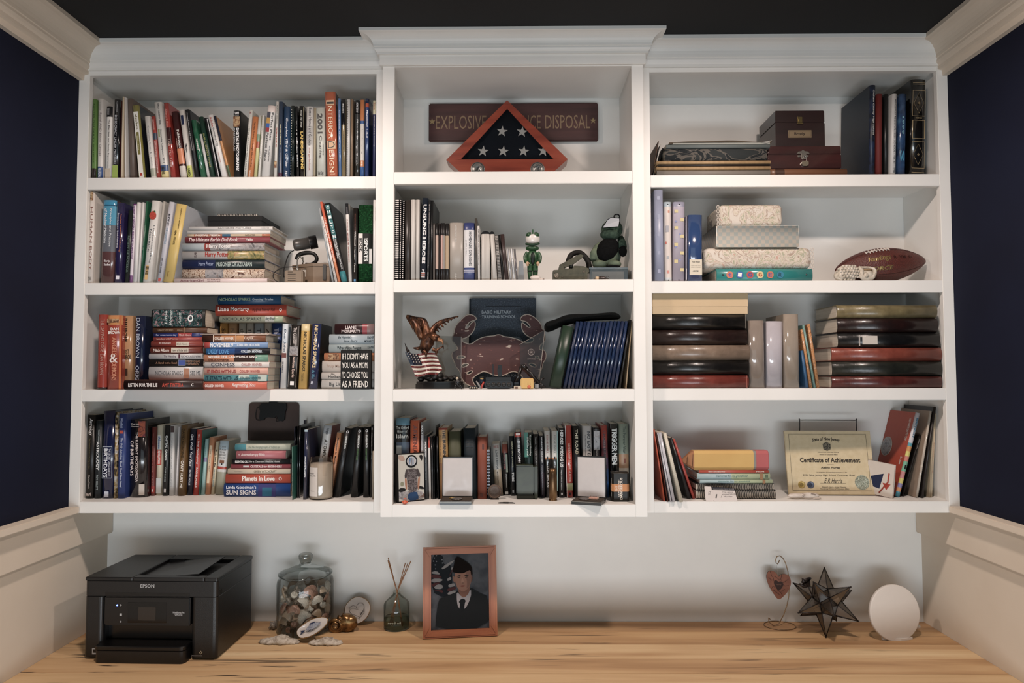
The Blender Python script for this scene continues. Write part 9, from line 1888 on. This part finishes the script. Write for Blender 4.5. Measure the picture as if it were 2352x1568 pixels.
for s, x0, y0, x1, y1 in (('Dad', 245, 425, 285, 455), ('Shannon', 315, 405, 385, 455), ('Trevor', 420, 490, 490, 440), ('Brenda', 300, 570, 375, 630), ('Lily', 400, 590, 450, 560), ('Family', 335, 510, 400, 510)):
    a2, b2 = f(x0, y0), f(x1, y1); d_ = Vector((b2[0]-a2[0], 0, b2[1]-a2[1])); n_ = Vector((-d_.z, 0, d_.x)).normalized()*.0036
    g = G(); put_text(g, s, (a2[0], -.0004 if s != 'Family' else -.0009, a2[1]), d_, n_); g.make('engraved_lettering', [mat('4a2618' if s != 'Family' else '8a5c48', var=0)], t)
G().tube([(f(366, 400)[0], .001, f(366, 400)[1]), (f(352, 280)[0], .005, f(352, 268)[1])], .0004, 4).make('hanging_thread', [mat('b0a8a0')], t)
p = dl(905, 1155, c); cc = dv(938, 773, p.y+.04, c); k1 = (p.y+.04)/FPX/5.345
t = dthing('moravian_star', 'smoky glass many pointed star lantern with dark seams leaning on its points', 'star decoration', cc)
SG_ = thin_glass('smoky_glass', 'b0a498', rough=.2, base=.16); LEAD = mat('2a211c', rough=.35, metal=.5)
phi = (1+5**.5)/2; ico = [Vector(v_).normalized() for v_ in ((0, 1, phi), (0, -1, phi), (0, 1, -phi), (0, -1, -phi), (1, phi, 0), (-1, phi, 0), (1, -phi, 0), (-1, -phi, 0), (phi, 0, 1), (-phi, 0, 1), (phi, 0, -1), (-phi, 0, -1))]
tips = [(965, 400), (1140, 515), (1320, 690), (1262, 962), (1165, 1080), (905, 1155), (735, 1020), (548, 835), (615, 590)]
dod = []
for i in range(12):
    for j in range(i+1, 12):
        for k_ in range(j+1, 12):
            if (ico[i]-ico[j]).length < 1.06 and (ico[j]-ico[k_]).length < 1.06 and (ico[i]-ico[k_]).length < 1.06: dod.append((ico[i]+ico[j]+ico[k_]).normalized())
Rr = Euler((.7646, 2.8364, -1.347)).to_matrix(); rb = .047; rt_s = .106
ico = [Rr @ v_ for v_ in ico]; dod = [Rr @ v_ for v_ in dod]
lowest = min(v_.z for v_ in ico)*rt_s; t.location.z = DZ+.001-lowest+.0015
for a_i, ax in enumerate(ico):
    ring5 = sorted(dod, key=lambda d_: -d_.dot(ax))[:5]; e1 = (ring5[0]-ax*ring5[0].dot(ax)).normalized(); e2 = ax.cross(e1); ring5.sort(key=lambda d_: math.atan2(d_.dot(e2), d_.dot(e1)))
    tip = ax*rt_s; base = [d_*rb for d_ in ring5]
    g = G(); g.add(base+[tip], [(i, (i+1) % 5, 5) for i in range(5)]); sp_ = g.make('glass_point', [SG_], t)
    g = G(); [g.tube([b_, tip], [.0016, .0014], 6) for b_ in base]; [g.tube([base[i], base[(i+1) % 5]], .0014, 6) for i in range(5)]; g.ball(tip, .0026, 1); g.make('lead_seam', [LEAD], sp_)
r0 = dv(715, 465, cc.y-.03, c); t = dthing('metal_rose', 'dark metal rose head resting on the upper left of the glass star', 'flower', r0); PET = mat('2c2421', rough=.4, metal=.4)
for i in range(9):
    a = i*2.4; s = .5+.5*i/9; g = G(); n = 6; vs = []
    for u in range(n+1):
        for v_ in range(n+1):
            aa = a+(u/n-.5)*1.9; rr_ = (.004+.012*s*(v_/n))*(1+.25*(v_/n)**3); vs.append((rr_*math.cos(aa), rr_*math.sin(aa)*.9, -.014+.026*(v_/n)-.006*s*(v_/n)**4))
    g.add(vs, [(u*(n+1)+v_, (u+1)*(n+1)+v_, (u+1)*(n+1)+v_+1, u*(n+1)+v_+1) for u in range(n) for v_ in range(n)], 0, True, Matrix.Rotation(-.55, 4, 'Y')); g.make('petal', [PET], t)
for dx, dz, a in ((-.020, -.006, 0), (-.014, .010, 1)): G().tube([(0, 0, -.012), (dx*.6, -.002, -.008+dz*.4), (dx, -.003, dz), (dx*1.2, 0, dz+.004)], [.004, .006, .004, .0006], 8).make('sepal', [PET], t)
G().tube([(.004, 0, -.012), (.012, .006, -.030), (.02, .01, -.045)], .0022, 6).make('stem', [PET], t)
p = dl(1840, 1185, c); k1 = p.y/FPX/5.345; cc = dv(1782, 838, p.y+.02, c)
t = dthing('wifi_hub', 'white round disc shaped wireless hub with green light at its foot', 'router', (cc.x, p.y+.02, DZ+.0003)); R_ = 331*k1; PW = mat('d9d0c6', rough=.4, var=.02)
T_ = Matrix.Translation((0, 0, cc.z-DZ)) @ Matrix.Rotation(.16, 4, 'Z') @ Matrix.Rotation(PI/2-.12, 4, 'X')
G().lathe([(.0001, .007), (R_*.96, .007), (R_*.99, .0062), (R_, .004), (R_, -.003), (R_*.97, -.006), (.0001, -.007)], 64, T=T_, cap=False).make('disc', [PW], t)
g = G(); P_ = [(-.045, -.012), (.01, -.020), (.052, -.008), (.050, .012), (.02, .040), (-.03, .030)]; n = 6
g.add([(x, y, 0) for x, y in P_]+[(x, y, .006) for x, y in P_], [tuple(range(5, -1, -1)), tuple(range(6, 12))]+[(i, (i+1) % 6, (i+1) % 6+6, i+6) for i in range(6)]); g.make('foot', [PW], t)
G().box(-.028, -.0175, .0058, -.006, -.0145, .0075, T=Matrix.Rotation(-.14, 4, 'Z')).make('status_light', [mat('3cffb0', var=0, emit=5)], t)
G().lathe([(.0001, 0), (.006, 0), (.006, .01), (.0001, .01)], 16, T=Matrix.Translation((R_*.93, .02, .03)) @ Matrix.Rotation(PI/2, 4, 'Y'), cap=False).make('cable_plug', [PW], t)
BAY = 'L4'; c = (500, 910, 6.03); p = atz(500+1415/6.03, 910+1425/6.03, ZT[3]); k1 = p.y/FPX/6.03; Rj = 163*k1; cx = at(500+1415/6.03, 1100, p.y).x; hj = at(700, 910+850/6.03, p.y).z-ZT[3]
t = thing('jar_candle', lab('cream candle in clear jar with paper label, before the leaning books'), 'candle', (cx, p.y+Rj*.4, ZT[3]+.0003))
G().lathe([(.0001, .001), (Rj*.85, 0), (Rj*.97, .004), (Rj, .010), (Rj, hj*.86), (Rj*.93, hj*.93), (Rj*.90, hj)], 40, cap=False).make('glass', [thin_glass('candle_glass', 'f0eeea', base=.06)], t)
G().lathe([(.0001, .004), (Rj*.93, .004), (Rj*.96, .010), (Rj*.96, hj*.855), (.0001, hj*.84)], 40, cap=False).make('wax', [mat('d8c8b4', rough=.45)], t)
g = G(); vs = []; n = 12
for i in range(n+1):
    a = -PI/2-1.0+(1.0+.05)*i/n*1.0; a = -PI/2-.95+.92*i/n; vs += [(Rj*1.004*math.cos(a), Rj*1.004*math.sin(a), hj*.09), (Rj*1.004*math.cos(a), Rj*1.004*math.sin(a), hj*.78)]
g.add(vs, [(2*i, 2*i+2, 2*i+3, 2*i+1) for i in range(n)]); g.make('paper_label', [mat('d8cec4', rough=.6)], t)
def lab_text(s, a0, a1, z0, z1, b=0):
    vs, fs = text_geo(s, b); g = G(); g.add([(Rj*1.009*math.cos(a0+(a1-a0)*u), Rj*1.009*math.sin(a0+(a1-a0)*u), hj*(z0+(z1-z0)*v)) for u, v in vs], fs); g.make('label_lettering', [mat('4a4440', var=0)], t)
lab_text('December', -PI/2-.92, -PI/2-.35, .62, .66); lab_text('Twenty Fifth', -PI/2-.92, -PI/2-.2, .55, .60); lab_text('Capricorn', -PI/2-.7, -PI/2-.3, .2, .23)
BAY = 'L2'; c = (520, 430, 6.272); z = ZT[1]; Yd_ = 2.255; q = lambda x, y, Y=Yd_: at(520+x/6.272, 430+y/6.272, Y)
TB = mat('86715c', rough=.5, var=.1); a = q(1255, 1350); o = Vector((q(1255, 1350).x, Yd_, z)); k1 = Yd_/FPX/6.272
t = thing('field_case', lab('tan metal field instrument case with chrome latch and hooped lid'), 'instrument case', (o.x, Yd_, z+.0003), (0, 0, .0)); hb = (1350-1085)*k1
X = lambda x: (x-1255)*k1
g = G(); P_ = [(X(890), .045), (X(1250), 0), (X(1480), .008), (X(1380), .12), (X(900), .12)]
def ext(P_, z0, z1, name, m_):
    n = len(P_); g = G(); g.add([(x, y, z0) for x, y in P_]+[(x, y, z1) for x, y in P_], [tuple(range(n-1, -1, -1)), tuple(range(n, 2*n))]+[(i, (i+1) % n, (i+1) % n+n, i+n) for i in range(n)]); return g.make(name, [m_], t)
ext(P_, 0, hb, 'case_body', TB); ext([(x*1.02-.001, y*1.02-.002) for x, y in P_], hb+.0003, hb+.010, 'case_lid', TB)
G().box(X(1385), .0, hb*.25, X(1435), .004, hb+.006, bev=.001).make('latch', [mat('8c8680', rough=.25, metal=.8)], t)
G().box(X(1050), .018, hb*.45, X(1130), .0195, hb*.85, T=Matrix.Translation((0, -.002, 0))).make('paper_tag', [mat('b4aca0')], t)
t2z = z; t = thing('control_box', lab('small beige slotted control box with metal cable gland'), 'instrument', (q(965, 1350, 2.215).x, 2.215, z+.0003)); k3 = 2.215/FPX/6.272; bw_ = 132*k3; bh_ = 185*k3
G().box(-bw_, 0, 0, bw_, .03, bh_, bev=.003).make('box', [mat('8c7a66', rough=.5)], t)
for i in range(5): G().box(-bw_*.62, -.0004, bh_*(.16+.17*i), bw_*(.25 if i < 4 else -.1), .001, bh_*(.20+.17*i)).make('slot', [mat('2c241e')], t)
g = G(); g.lathe([(.0045, bh_), (.0055, bh_+.004), (.004, bh_+.006), (.004, bh_+.012), (.0001, bh_+.013)], 16, T=Matrix.Translation((bw_*.28, .012, 0)), cap=False); g.make('cable_gland', [mat('a8a49c', rough=.25, metal=.8)], t)
G().tube([(bw_*.28, .012, bh_+.010), (bw_*.28, .012, bh_+.034), (bw_*.45, .015, bh_+.044), (bw_*.7, .02, bh_+.040), (bw_*.8, .03, bh_+.03)], .0018, 8).make('metal_hose', [mat('8c8880', rough=.3, metal=.7)], t)
G().tube([(-bw_*.2, .02, .004), (-bw_*1.6, .012, .002), (-bw_*2.3, .008, .016), (-bw_*2.2, .012, .036), (-bw_*1.4, .016, .050), (-bw_*.6, .018, .053), (bw_*.1, .018, .055)], .0014, 6).make('black_cable', [mat('141212')], t)
lz = z+hb+.0108; t = thing('lamp_head', lab('grey and black cylindrical lamp head on a hooped black bracket'), 'lamp', (q(1140, 1060, 2.30).x, 2.30, lz)); k4 = 2.30/FPX/6.272
ax = Matrix.Translation((0, 0, (1060-745)*k4)) @ Matrix.Rotation(.25, 4, 'Z') @ Matrix.Rotation(PI/2-.22, 4, 'Y')
G().lathe([(.012, -.040), (.018, -.036), (.019, -.030), (.019, .012)], 28, T=ax).make('barrel', [mat('4c4844', rough=.35)], t)
G().lathe([(.0215, .0122), (.0215, .036), (.018, .037), (.0001, .034)], 28, T=ax, cap=False).make('black_hood', [mat('100f10', rough=.4)], t)
G().tube([(-.030, 0, .018), (-.022, 0, .033), (0, 0, .040), (.024, 0, .038), (.036, 0, .026), (.034, 0, .012), (.018, 0, .003), (.0, .0, .0045)], [.006, .007, .007, .006, .006, .006, .005, .004], 10).make('bracket', [mat('14110f', rough=.45)], t)
G().tube([(-.006, -.01, .0), (-.006, -.01, .025)], .0022, 8).make('chrome_post', [mat('a49c94', rough=.25, metal=.8)], t)
G().tube([(-.038, 0, .048), (-.050, -.01, .036), (-.056, -.03, .0), (-.060, -.035, -.03), (-.058, -.035, -.045)], .0018, 6).make('cable', [mat('141212')], t)
flush()
flush()
